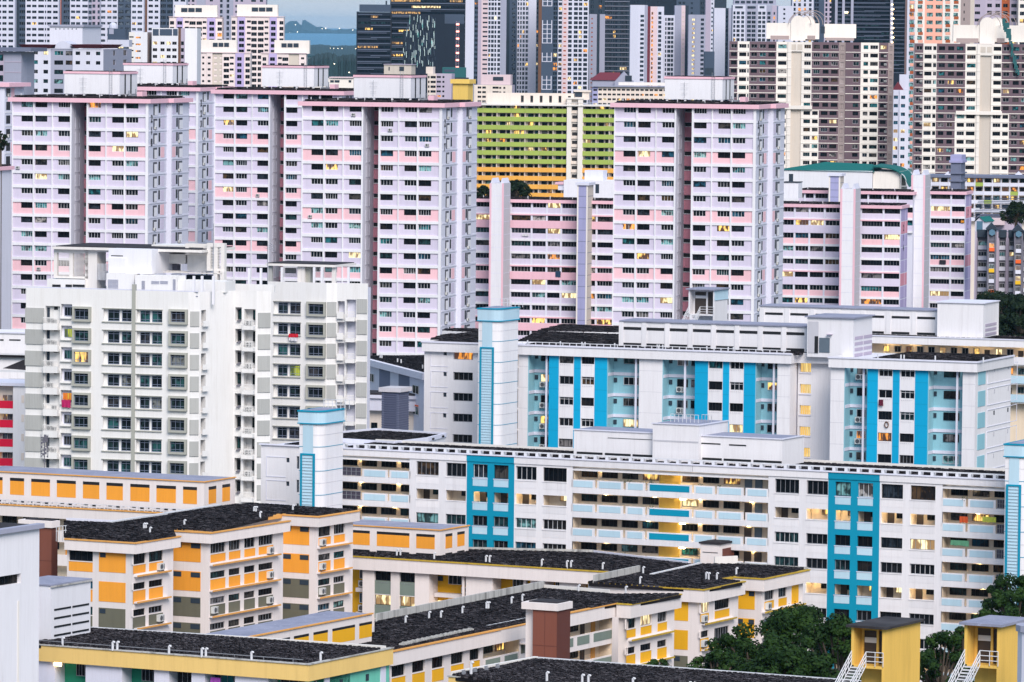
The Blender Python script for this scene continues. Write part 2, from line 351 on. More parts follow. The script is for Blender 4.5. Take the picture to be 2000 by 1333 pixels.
def purple_tower(px, py, Y, rows, number, label, seed, tank=(688, 799.6), lo=0, deg=PURPLE_DEG, deep=False, side_rows=None):
    b = Building('apartment_tower', px, py, Y, deg, label, 'apartment tower', 'lilac and pink apartment towers'); rng = random.Random(seed)
    F = Face(b, 0, 0); S = Face(b, P_W, 0, 'right'); zt = b.top; r = b.r; W = P_W; D = P_S2[-1]
    LI, PK = ('lilac', 'pink') if not deep else ('lilac', 'pink')
    x0, x1 = P_REC
    # body: left block, right block, back block round the recess
    mb = MB(); mb.box(0, x0, .42, D, 0, zt); mb.box(x1, W - .42, .42, D, 0, zt); mb.box(x0 + .002, x1 - .002, P_RD + .3, D - .01, 0, zt - .01)
    obj('wall', (mb, ['white_cool']), r)
    mb = MB(); mb.box(x0 - .32, x0 - .02 + .04, 0, P_RD + .28, 0, zt - .02)    # recess cheeks
    obj('recess_wall', (mb, ['white_cool']), r)
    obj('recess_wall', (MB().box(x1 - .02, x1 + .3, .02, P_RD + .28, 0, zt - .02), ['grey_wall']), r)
    z = zt
    for a, c in P_PIL:
        F.box('pilaster', a, c, -.04, .44, 0, zt - .01, 'white')
    for i in range(rows):
        z1 = zt - FH * i; zb = z1 - FH + .56; pink = (i % 4 == 3)
        mat = PK if pink else LI
        if i < lo: continue
        for k, ((a, c), (wa, wc)) in enumerate(P_BAY):
            a_, c_ = a, c; w0, w1 = wa - a_, wc - a_; hh = 1.16; H = z1 - zb
            w0 = max(w0, .03); w1 = min(w1, c_ - a_ - .03)
            me = cached(('panel', k, mat), lambda: MB().holes(0, c_ - a_, 0, H, [(w0, w1, H - hh, H - .001)], .22).mesh('wall_panel', [mat]))
            F.put('wall_panel', me, a_, .2, zb)
            g = pick_glass(rng, .05); st = rng.random()
            if g == 'glass' and st > .93: g = 'glass_teal'
            if st < .5: window(F, a_ + w0, .34, zb + H - hh, w1 - w0, hh - .01, 2, 'frame_dark', g)
            else: window(F, a_ + w0, .34, zb + H - hh, w1 - w0, hh - .01, 4 + (st > .8), 'frame_white', g, .0, t=.075)
        if rng.random() < .12: ac(F, P_BAY[rng.randrange(6)][0][0] + .6 + rng.random(), zb + .25, -.2, sc_=.9)
        F.box('floor_band', 0 + .001, x0, .0, .44, zb - .56, zb, 'white'); F.box('floor_band', x1, W - .001, .0, .44, zb - .56, zb, 'white')
        # stair landing at the back of the recess
        me = cached('landing', lambda: MB().box(0, x1 - x0 - .06, 0, .25, 0, 1.9, 0).box(0, x1 - x0 - .06, -.12, .35, 1.9, 2.02, 1).mesh('stair_parapet', ['pink_deep', 'white']))
        obj('stair_parapet', me, r, (x0 + .03, P_RD, zb - .1 - .62))
        obj('stair_opening', cached('stairop', lambda: MB().box(0, x1 - x0 - .06, 0, .02, 0, .8).mesh('stair_opening', ['black'])), r, (x0 + .03, P_RD + .26, zb + 1.2))
        # raised frame on the left cheek
        me = cached('cheek', lambda: MB().box(0, .05, 0, .25, 0, 2.2).box(0, .05, 2.6, 2.85, 0, 2.2).box(0, .05, .25, 2.6, 0, .12).mesh('cheek_frame', ['white_cool']))
        obj('cheek_frame', me, r, (x0 + .03, 2.2, zb - .3))
        # side: balconies, slit windows and coloured strips
        if side_rows and i > side_rows: continue
        s = P_S1
        mat2 = PK if pink else LI
        S.box('balcony_shade', s[0], s[1], -.012, .0, zb - .25, z1 - .35, 'balcony_dark')  # flat dark sheet, painted shade of a deep balcony
        S.box('balcony_screen', s[0] + .85, s[1] + .05, -.05, -.014, zb - .2, z1 - .75, 'white')
        if rng.random() < .4: ac(S, s[0] + .1 + rng.random() * .6, zb - .15, -.3, sc_=.8)
        S.box('slit_window', s[2], s[3], -.03, 0, zb + .2, z1 - .3, 'black'); S.box('side_panel', s[4], s[5], -.03, 0, zb - .1, z1 - .3, mat2)
        S.box('floor_band', .6, s[6] - .02, -.08, 0, zb - .56, zb - .28, 'white_cool')
        T = Face(b, W + 1.0, 0, 'right'); q = P_S2
        T.box('side_panel', q[1], q[2], -.03, 0, zb - .1, z1 - .3, mat2); T.box('slit_window', q[3], q[4], -.03, 0, zb + .2, z1 - .3, 'black')
        T.box('balcony_shade', q[5], q[6], -.012, 0, zb - .25, z1 - .35, 'balcony_dark'); T.box('balcony_screen', q[5] + .8, q[6] + .05, -.05, -.014, zb - .2, z1 - .75, 'white')
        if rng.random() < .45: ac(T, q[5] + .1 + rng.random() * .5, zb - .15, -.3, sc_=.8)
        T.box('floor_band', q[0] + .1, q[7] - .1, -.08, 0, zb - .56, zb - .28, 'white_cool')
    # side walls
    obj('side_wall', (MB().box(W - .42, W, .1, P_S1[-1] + .1, 0, zt).box(W - .4, W + 1.0, P_S2[0] - .2, D, 0, zt - .003), ['white_cool']), r)
    # fascia, roof and the tank house on stilts
    e = .65; fh = .82; zf = zt - .12
    mb = MB(); pts = [(-e, -e), (W + e, -e), (W + e, P_S2[0] - .9), (W + 1 + e, P_S2[0] - .9), (W + 1 + e, D + e), (-e, D + e)]
    mb.prism(pts, zf, zf + fh); obj('fascia', (mb, ['pink_trim']), r)
    z0 = zf + fh + .02
    slab_roof(b, .2, W, .6, D - .5, z0 + .22, .9, .07, jit=.06)
    obj('roof_deck', (MB().box(0, W + .2, .4, D - .2, z0 - .01, z0 + .1), ['roof_dark']), r)
    ty = 6.5; k = W / (863.5 - 590); ta, tb = (tank[0] - 590) * k - 1.5, (tank[1] - 590) * k - 1.5; td = 11.0; tz0, tz1 = z0 + .75, z0 + 5.1
    tk = obj('tank_house', (MB().box(ta, tb, ty, ty + td, tz0, tz1 - .42), ['white']), r)
    obj('roof_trim', (MB().box(ta - .15, tb + .15, ty - .15, ty + td + .15, tz1 - .419, tz1), ['pink_trim']), tk)
    obj('tank_roof', (MB().box(ta + .1, tb - .1, ty + .1, ty + td - .1, tz1 + .002, tz1 + .1), ['roof_dark']), tk)
    for i in range(4):
        x = ta + .25 + (tb - ta - .6) * i / 3
        for yy in (ty + .1, ty + td - .5): obj('stilt', cached('stilt', lambda: MB().box(0, .38, 0, .38, 0, .78).mesh('stilt', ['white'])), tk, (x, yy, tz0 - .779))
    TS = Face(b, tb, ty, 'right')
    for a in (3.0, 6.6): TS.box('vent_slot', a, a + .8, -.03, 0, tz0 + .05, tz1 - .5, 'black', tk)
    mb = MB(); lx = ta + (tb - ta) * .82
    for dx in (0, .55): mb.box(lx + dx, lx + dx + .05, ty - .28, ty - .23, tz0 - .3, tz1 + .9)
    for q in range(16): mb.box(lx, lx + .55, ty - .27, ty - .24, tz0 + .33 * q, tz0 + .33 * q + .03)
    obj('ladder', (mb, ['metal']), tk)
    mb = MB(); ax = ta + (tb - ta) * .35
    mb.tube((ax, ty - .35, tz0 + .3), (ax, ty - .35, tz0 + 3.4), .035, 5); 
    for q, l in ((1.2, .6), (2.2, .8), (3.0, .8)): mb.tube((ax - l, ty - .35, tz0 + q), (ax + l, ty - .35, tz0 + q), .025, 4)
    obj('antenna', (mb, ['metal']), tk)
    obj('stair_hatch', (MB().box(tb + 3.2, tb + 4.3, ty + 1, ty + 4, z0, z0 + 1.3), ['pink_trim']), r)
    mb = MB(); mb.tube((tb + 1.6, ty + 1, z0), (tb + 1.6, ty + 1, z0 + 1.5), .12); mb.tube((tb + 2.8, ty + 1.6, z0), (tb + 2.8, ty + 1.6, z0 + 1.8), .12); mb.box(tb + 1.2, tb + 3.2, ty + 1.5, ty + 3, z0, z0 + .7)
    obj('roof_pipework', (mb, ['metal']), r)
    for q in range(5): obj('vent_pipe', cached('vp', lambda: MB().tube((0, 0, 0), (0, 0, .8), .09).mesh('vent_pipe', ['frame_white'])), r, (1.5 + q * W / 5.2, 1.0, z0))
    if number: text_on(S, number, 1.9, zt - FH * (1.35 if number != '223' else 1.2), 2.0, 'black', -.1, 'block_number', True)
    return b
purple_tower(590, 205.5, 1031, 18, '217', 'pink roofed lilac apartment tower numbered 217, in the middle left, beside the white flats', 217)
purple_tower(1199.5, 208.5, 1031, 17, '216', 'pink roofed lilac apartment tower numbered 216, right of the lime green block', 216)
purple_tower(23.5, 197.5, 1045, 17, '218', 'pink roofed lilac apartment tower numbered 218, rising behind the white flats', 218, lo=0)
purple_tower(419, 182, 1130, 16, None, 'lilac tower without a visible number, between towers 218 and 217, rusty pink stairwell', 220, deep=True)
purple_tower(152, 174.5, 1185, 16, '223', 'lilac apartment tower numbered 223, its front mostly hidden behind tower 218', 223)
# ================================================================== generic towers and slabs of the middle and far distance
paint('cream', (.78, .68, .60), dirt=.2); paint('cream_pale', (.84, .78, .72), dirt=.15); paint('brownwall', (.155, .105, .125), dirt=.1); paint('brownside', (.36, .29, .28), dirt=.1)
paint('beige', (.62, .55, .48), dirt=.12); paint('salmon', (.85, .42, .32), dirt=.1); paint('rust', (.42, .10, .03), dirt=.1); paint('lime', (.36, .46, .10), dirt=.15)
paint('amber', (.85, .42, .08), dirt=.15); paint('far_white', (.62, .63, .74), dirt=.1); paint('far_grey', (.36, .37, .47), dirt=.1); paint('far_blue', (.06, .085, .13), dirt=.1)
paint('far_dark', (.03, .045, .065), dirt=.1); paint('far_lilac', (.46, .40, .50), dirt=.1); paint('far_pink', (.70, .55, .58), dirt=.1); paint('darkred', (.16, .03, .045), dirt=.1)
paint('lav', (.52, .43, .70), dirt=.1); paint('green_roof', (.005, .13, .12), dirt=.2); paint('slate', (.16, .18, .26), dirt=.1); paint('yellow', (.83, .56, .14), dirt=.22)
paint('brown_strip', (.16, .08, .05), dirt=.1); paint('office', (.012, .02, .035), dirt=.1); paint('office_band', (.18, .22, .32), dirt=.1)
paint('lilac_blue', (.36, .36, .58), dirt=.15); paint('orange_red', (.85, .14, .03), dirt=.1); paint('signal_yellow', (.85, .50, .02), dirt=.1); paint('house_grey', (.16, .155, .19), dirt=.1)
plain('hexglass', (.12, .24, .34), .3); plain('solar', (.03, .05, .09), .3); plain('teal_net', (.01, .12, .13), .7)
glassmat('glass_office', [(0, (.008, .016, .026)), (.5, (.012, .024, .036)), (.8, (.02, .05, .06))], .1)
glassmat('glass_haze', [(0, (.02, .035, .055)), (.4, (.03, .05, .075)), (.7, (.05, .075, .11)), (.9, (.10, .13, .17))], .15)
def tower(name, label, cat, x0, x1, yt, Y, deg, pitch, y1, rows, cols, depth=18, side=None, body='cream', one=False, lit=.04, line=None, glass='glass', base_y=None, group=None, side_rows=None):
    """cols: (xa, xb, wall colour, set-out, [(wa, wb, lo, hi[, glass])...][, first row, last row]); lo/hi are shares of a storey"""
    b = Building(name, x0, yt, Y, deg, label, cat, group); F = Face(b, 0, 0); r = b.r; rng = random.Random(int(x0 * 7 + Y)); ym = y1
    fx = lambda px: b.fr(px, ym)[0]; z1 = b.fr(x0, y1)[1]; fh = pitch * Y / FOC; W = fx(x1); zt = b.top
    zb = 0.0
    obj('core', (MB().box(.05, W - .05, .55, depth, zb, zt - .05), [body]), r)
    jw = {}; lines = MB()
    for c in cols:
        xa, xb, mat, off, wins = c[:5]; ra, rb = (c[5], c[6]) if len(c) > 5 else (0, rows)
        a0, a1 = fx(xa), fx(xb); hs = []
        ztop = zt if ra == 0 else z1 - fh * ra; zbot = zb if rb >= rows else z1 - fh * rb
        wl = [(fx(w[0]) - a0, fx(w[1]) - a0, w[2], w[3], w[4] if len(w) > 4 else glass) for w in wins]
        for i in range(ra, rb):
            zc = z1 - fh * (i + 1)
            for w in wl: hs.append((w[0], w[1], zc + w[2] * fh, zc + w[3] * fh, w[4], i))
        hs = [h for h in hs if h[3] < ztop - .02 and h[2] > 0]
        mb = MB().holes(0, a1 - a0, zbot, ztop, hs, .3)
        mb.quad((0, .56, zbot), (0, 0, zbot), (0, 0, ztop), (0, .56, ztop)); mb.quad((a1 - a0, 0, zbot), (a1 - a0, .56, zbot), (a1 - a0, .56, ztop), (a1 - a0, 0, ztop))
        mb.quad((0, 0, ztop), (a1 - a0, 0, ztop), (a1 - a0, .56, ztop), (0, .56, ztop))
        mb.v = [(x, y + (off if y < .4 else 0), z) for x, y, z in mb.v]
        obj('wall_bay', (mb, [mat]), r, (a0, 0, 0))
        for h in hs:
            g = h[4]
            if g in ('glass', 'glass_haze', 'glass_far') and rng.random() < lit: g = rng.choice(['lit_room', 'lit_pale', 'lit_orange'])
            if one: window(F, a0 + h[0], off + .16, h[2], h[1] - h[0], h[3] - h[2], max(2, int((h[1] - h[0]) / .7)), rng.choice(['frame_dark', 'frame_dark', 'frame_white']), g, pane=False, t=.05)
            else:
                q = jw.setdefault(g, MB()); q.box(a0 + h[0], a0 + h[1], off + .24, off + .3, h[2], h[3])
                if h[1] - h[0] > 1.2:
                    n = max(2, int((h[1] - h[0]) / .8)); fq = jw.setdefault('frame_grey', MB())
                    for k in range(1, n): xx = a0 + h[0] + (h[1] - h[0]) * k / n; fq.box(xx - .03, xx + .03, off + .2, off + .25, h[2], h[3])
        if line and mat in line[2]:
            for i in range(ra, rb): zc = z1 - fh * (i + 1); lines.box(a0, a1, off - line[1], off + .05, zc - .08, zc + .14)
    for g, q in jw.items(): stuff(obj('window', (q, [g]), r))
    if line and lines.v: stuff(obj('floor_lines', (lines, [line[0]]), r))
    if side:
        # side = (x of far edge, colour, [(ya, yb, lo, hi)] as shares of the depth)
        y_end = b.sd(side[0], ym, W)[0]; y_end = min(max(y_end, 3), 40); S = Face(b, W, 0, 'right'); hs = []
        for i in range(rows):
            zc = z1 - fh * (i + 1)
            for w in side[2]: hs.append((w[0] * y_end, w[1] * y_end, zc + w[2] * fh, zc + w[3] * fh))
        mb = MB().holes(0, y_end, zb, zt, [h for h in hs if h[3] < zt and h[2] > 0], .3); mb.box(.02, y_end, .5, .55, zb, zt - .04)
        mb.quad((0, 0, zt), (y_end, 0, zt), (y_end, .56, zt), (0, .56, zt)); mb.quad((y_end, 0, zb), (y_end, .56, zb), (y_end, .56, zt), (y_end, 0, zt))
        S.put('side_wall', mb.mesh('side_wall', [side[1]]), 0, -.02, 0)
        q = MB()
        for h in hs: q.box(h[0], h[1], .2, .26, h[2], h[3])
        if q.v: stuff(S.put('window', q.mesh('window', [glass]), 0, -.02, 0))
        b.side_y = y_end
    b.F = F; b.W = W; b.fx = fx; b.z1 = z1; b.fh = fh; b.D = depth; return b
def rbox(b, name, xa, xb, ya, yb, y0, y1, mat, parent=None):
    """box given by the pixels of its front face on the local plane y0"""
    a, z1 = b.fr(xa, ya, y0); c, z0 = b.fr(xb, yb, y0)
    return obj(name, (MB().box(a, c, y0, y1, z0, z1), [mat]), parent or b.r)
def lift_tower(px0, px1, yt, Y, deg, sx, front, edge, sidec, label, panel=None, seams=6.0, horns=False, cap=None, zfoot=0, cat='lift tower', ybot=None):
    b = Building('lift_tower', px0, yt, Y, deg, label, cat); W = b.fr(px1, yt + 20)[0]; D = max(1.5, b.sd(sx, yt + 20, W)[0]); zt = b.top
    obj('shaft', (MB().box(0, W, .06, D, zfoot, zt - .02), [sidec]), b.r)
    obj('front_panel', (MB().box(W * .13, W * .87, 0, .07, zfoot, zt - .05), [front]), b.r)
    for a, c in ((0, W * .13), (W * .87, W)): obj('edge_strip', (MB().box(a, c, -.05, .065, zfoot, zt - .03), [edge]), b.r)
    q = MB(); z = zt - seams
    while z > zfoot + 1: q.box(W * .13 + .001, W * .87 - .001, -.025, .01, z, z + .09); q.box(W - .01, W + .02, .3, D - .1, z, z + .09); z -= seams
    if q.v: obj('panel_joint', (q, [panel or 'grey_wall']), b.r)
    if horns:
        for x in (.1, W - .9):
            q = MB(); q.v = [(x, .3, zt), (x + .8, .3, zt), (x + .4, .3, zt + 1.1), (x, D - .3, zt), (x + .8, D - .3, zt), (x + .4, D - .3, zt + 1.1)]
            q.f = [(0, 1, 2), (3, 5, 4), (0, 2, 5, 3), (1, 4, 5, 2)]; q.m = [0] * 4; obj('roof_gable', (q, ['white_cool']), b.r)
    if cap: obj('cap', (MB().box(-.35, W + .35, -.35, D + .35, zt - .019, zt + .55), [cap]), b.r)
    b.W = W; b.D = D; return b
def pink_slab(label, x0, x1, yt, Y, deg, pils, pitch, rows, colour, side=None, roofdepth=11, number=None, lit=.12, nwin=5, z_lo=0, edgecap=True):
    """access-balcony slab with lilac and pink parapets"""
    b = Building('apartment_slab', x0, yt, Y, deg, label, 'apartment block'); F = Face(b, 0, 0); r = b.r; rng = random.Random(int(x0 + Y)); ym = yt + 60
    fx = lambda px: b.fr(px, ym)[0]; zt = b.top; W = fx(x1); fh = pitch * Y / FOC; D = roofdepth
    obj('core', (MB().box(0, W - .01, .5, D, 0, zt), ['white_cool']), r)
    xs = [0] + [fx(p) for p in pils] + [W]
    for p in xs[1:-1]: F.box('pilaster', p - .2, p + .2, .02, .5, 0, zt - .01, 'white_cool')
    for i in range(rows):
        z1 = zt - fh * i; mode, mat = colour(i)
        wh = fh * .40
        for k in range(len(xs) - 1):
            a = xs[k] + (.2 if k else .0); c = xs[k + 1] - (.2 if k < len(xs) - 2 else 0)
            if c - a < .5: continue
            g = pick_glass(rng, lit)
            window(F, a, .3, z1 - wh, c - a, wh, max(2, int((c - a) / .62)), rng.choice(['frame_dark', 'frame_white', 'frame_grey']), g, t=.055)
            if mode != 'full': F.box('parapet', a, c, .12, .5, z1 - fh + .5, z1 - wh, mat)
        if mode == 'full': F.box('parapet', 0, W, -.06, .5, z1 - fh + .02, z1 - wh, mat)
        else: F.box('floor_band', 0, W, -.02, .5, z1 - fh + .001, z1 - fh + .5, 'white'); 
        if mode == 'trim': F.box('floor_trim', 0, W, -.08, -.021, z1 - fh + .02, z1 - fh + .3, 'pink_trim')
    e = .45; sy = side[2] if side else D
    obj('fascia', (MB().box(-e, W + e, -e, D + e, zt - .05, zt + .62), ['pink_trim']), r)
    slab_roof(b, 0, W, .3, D, zt + .75, .8, .06, jit=.07)
    for q in range(int(W / 5)): obj('vent_pipe', cached('vp', lambda: MB().tube((0, 0, 0), (0, 0, .8), .09).mesh('vent_pipe', ['frame_white'])), r, (2 + q * 5, .5, zt + .62))
    if side:
        S = Face(b, W, 0, 'right'); py1 = side[0]
        obj('side_wall', (MB().box(W - .02, W + .1, 0, D, 0, zt - .06), ['white_cool']), r)
        for i in range(rows):
            z1 = zt - fh * i; mat = colour(i)[1]
            if number: mat = 'pink_deep' if i % 4 == 1 else 'lilac_deep'
            for a, c in ((.08, .62), (.68, .97)): S.box('side_panel', a * D, c * D, -.14, -.1, z1 - fh + .1, z1 - .1, mat)
        if number: text_on(S, number, D * .42, zt - fh * 1.75, 1.9, 'far_dark', -.17, 'block_number', True, parent=None)
    b.F = F; b.W = W; b.fh = fh; b.D = D; return b
# ------------------------------------------------------------------ low lilac and pink slabs between the towers
def colA(i):
    m = i % 5
    return {0: ('trim', 'lilac'), 1: ('full', 'pink_trim'), 2: ('band', 'lilac'), 3: ('band', 'lilac')}.get(i % 4, ('band', 'lilac'))
def colB(i): return {0: ('trim', 'lilac'), 1: ('full', 'lilac'), 2: ('band', 'pink'), 3: ('band', 'lilac')}[i % 4]
def colC(i): return ('band', 'pink') if i % 4 == 1 else ('band', 'lilac')
_G1 = pink_slab('low pink and lilac slab with long open galleries, between towers 217 and 216', 926, 1200, 394, 1176, 14, [958, 997, 1038, 1067.6, 1095.7, 1128, 1165], 25, 13, colA, lit=.12)
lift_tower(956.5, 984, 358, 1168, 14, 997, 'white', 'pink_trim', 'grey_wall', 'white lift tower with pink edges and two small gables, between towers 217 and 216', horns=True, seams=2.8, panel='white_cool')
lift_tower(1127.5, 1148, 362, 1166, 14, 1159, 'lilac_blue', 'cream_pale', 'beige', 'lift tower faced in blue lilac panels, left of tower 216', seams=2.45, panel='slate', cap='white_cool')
_b = Building('roof_block', 1101, 352, 1190, 14, 'white roof block with one dark slot, left of tower 216, below the lime block', 'roof block')
_W = _b.fr(1205, 370)[0]; _zb = _b.fr(1101, 384)[1]
obj('wall', (MB().box(0, _W, 0, 8, _zb - 6, _b.top), ['white']), _b.r)
rbox(_b, 'door', 1163, 1170, 360, 378, -.02, .1, 'far_dark')
_p = rbox(_b, 'parapet', 1090, 1101, 360, 372, .5, 4, 'white_cool'); rbox(_b, 'fascia', 1084, 1101, 356, 361, .2, 4.4, 'pink_trim'); rbox(_b, 'stair_head', 1142, 1178, 333, 352.5, 3, 7, 'white_cool')
pink_slab('narrow slab with a pink fascia, behind the two pink-edged lift towers on the right', 1560, 1782, 377, 1225, 13, [1571, 1590, 1618, 1669, 1695, 1723, 1752], 25, 3, colC, lit=.3)
pink_slab('lilac and pink slab beside tower 216, with the lift tower standing against its middle', 1500, 1757.5, 403.5, 1172, 13, [1523, 1551.5, 1580.5, 1610, 1641, 1681, 1725], 25.3, 10, lambda i: colB(i), side=(1777, 'lilac', 11), roofdepth=10, number='214', lit=.12)
_G3 = pink_slab('tall lilac and pink slab end at the far right, with 213 on its side', 1800, 1884, 379, 1240, 13, [1816, 1857], 23.7, 12, colC, side=(1902, 'lilac', 11), roofdepth=10, number='213', lit=.1)
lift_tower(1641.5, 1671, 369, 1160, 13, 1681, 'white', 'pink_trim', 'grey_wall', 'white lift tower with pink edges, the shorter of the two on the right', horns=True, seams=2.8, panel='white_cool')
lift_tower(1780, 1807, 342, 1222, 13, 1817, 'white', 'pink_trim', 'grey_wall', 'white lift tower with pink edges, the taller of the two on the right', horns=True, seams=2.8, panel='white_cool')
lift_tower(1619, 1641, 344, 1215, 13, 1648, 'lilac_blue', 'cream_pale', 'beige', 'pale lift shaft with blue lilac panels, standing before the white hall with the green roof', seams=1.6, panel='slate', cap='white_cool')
_b = lift_tower(1857, 1877, 318, 1250, 13, 1885, 'slate', 'slate', 'slate', 'slate blue stair shaft with three collars on the roof above block 213', seams=99, cap='lilac_blue')
for _z in (2.6, 4.4): obj('collar', (MB().box(-.4, _b.W + .4, -.4, _b.D + .4, _b.top - _z, _b.top - _z + .35), ['slate']), _b.r)
obj('crown', (MB().box(-.1, _b.W + .1, -.1, _b.D + .1, _b.top + .55, _b.top + 1.8), ['lilac_blue']), _b.r)
# white tank room and the hall with the green roof
_b = Building('tank_house', 1528, 357, 1190, 13, 'small white tank room on the slab roof beside tower 216', 'roof block')
rbox(_b, 'wall', 1528, 1559, 357, 388, 0, 5, 'white'); rbox(_b, 'roof_trim', 1527, 1560, 355.5, 357.1, -.2, 5.2, 'frame_dark')
_b = Building('sports_hall', 1520, 332, 1330, 10, 'white hall with a dark green pitched roof, above the lilac slabs on the right', 'hall')
_x1, _ = _b.fr(1704, 345); _x2, _ = _b.fr(1760, 345); _xa, _ = _b.fr(1605, 345); _t = _b.top
obj('wall', (MB().box(0, _x1, 0, 20, _t - 30, _t), ['white']), _b.r)
mb = MB(); mb.v = [(0, -.3, _t), (_x1 + .5, -.3, _t - .2), (_xa, 9, _t + 1.9), (_x1 - 1, 9, _t + 1.5), (0, 20, _t), (_x1 + .5, 20, _t)]; mb.f = [(0, 1, 3, 2), (4, 0, 2), (2, 3, 5, 4), (1, 5, 3)]; mb.m = [0] * 4
obj('roof', (mb, ['green_roof']), _b.r)
rbox(_b, 'window', 1541, 1549, 340, 356, -.05, .2, 'far_dark')
mb = MB(); n = 20; pts = []
for k in range(n + 1):
    t = k / n; pts.append((_x1 + (_x2 + 2 - _x1) * t, _t + .5 + .9 * (1 - t) - 4.0 * t ** 5))
for k in range(n):
    (xa, za), (xb, zb_) = pts[k], pts[k + 1]
    for (u, v, w_) in ((0, 0, 1), (-.3, -.3, 0)): mb.quad((xa, -.5, za + u), (xb, -.5, zb_ + v), (xb, 20, zb_ + v), (xa, 20, za + u))
    mb.quad((xa, -.5, za - .3), (xb, -.5, zb_ - .3), (xb, -.5, zb_), (xa, -.5, za))
obj('curved_roof', (mb, ['green_roof']), _b.r).name = 'curved_roof'
obj('gable_wall', (MB().box(_x1 + .1, _x2 - .4, .5, 19, _t - 30, _t - .1), ['cream_pale']), _b.r)
mb = MB()
for k in range(9):
    a0, a1 = math.pi / 2 * k / 8, math.pi / 2 * (k + 1) / 8
    if k < 8: mb.tube((_x2 + 1.4 * math.sin(a0), -.4, _t - 3.6 + 3 * math.cos(a0)), (_x2 + 1.4 * math.sin(a1), -.4, _t - 3.6 + 3 * math.cos(a1)), .12, 5)
mb.tube((_x2, -.4, _t - .6), (_x2, -.4, _t - 6), .1, 5); mb.tube((_x2, -.4, _t - 3.6), (_x2 + 1.4, -.4, _t - 3.6), .08, 5)
obj('arched_brace', (mb, ['frame_white']), _b.r)
_b = Building('apartment_tower', -150, 168, 1110, 14, 'lilac tower cut off by the left edge of the picture, behind tower 218', 'apartment tower', 'lilac and pink apartment towers')
_W = _b.fr(9, 200)[0]; _b2 = Face(_b, _W, 0, 'right'); _t = _b.top
obj('wall', (MB().box(0, _W, 0, 12, 0, _t), ['white_cool']), _b.r); obj('fascia', (MB().box(-.6, _W + 1.2, -.6, 13, _t, _t + .8), ['pink_trim']), _b.r)
for i in range(18):
    z = _t - 2.8 * i; _b2.box('balcony_shade', 1, 3.5, -.02, 0, z - 2.0, z - .3, 'black'); _b2.box('floor_band', .3, 10, -.06, 0, z - 2.6, z - 2.3, 'white'); _b2.box('side_panel', 4, 6, -.04, 0, z - 2.2, z - .3, 'lilac' if i % 4 else 'pink')  # black sheets paint in the shade of the balconies
    if i % 3 == 0: ac(_b2, 1.6, z - 2, -.4)
pink_slab('lilac slab running off the left edge in front of tower 218', -140, -9, 331, 1010, 14, [-110, -80, -45], 24.2, 14, lambda i: ('band', 'pink_trim') if i % 3 == 0 else ('band', 'lilac'), lit=.15, roofdepth=9)
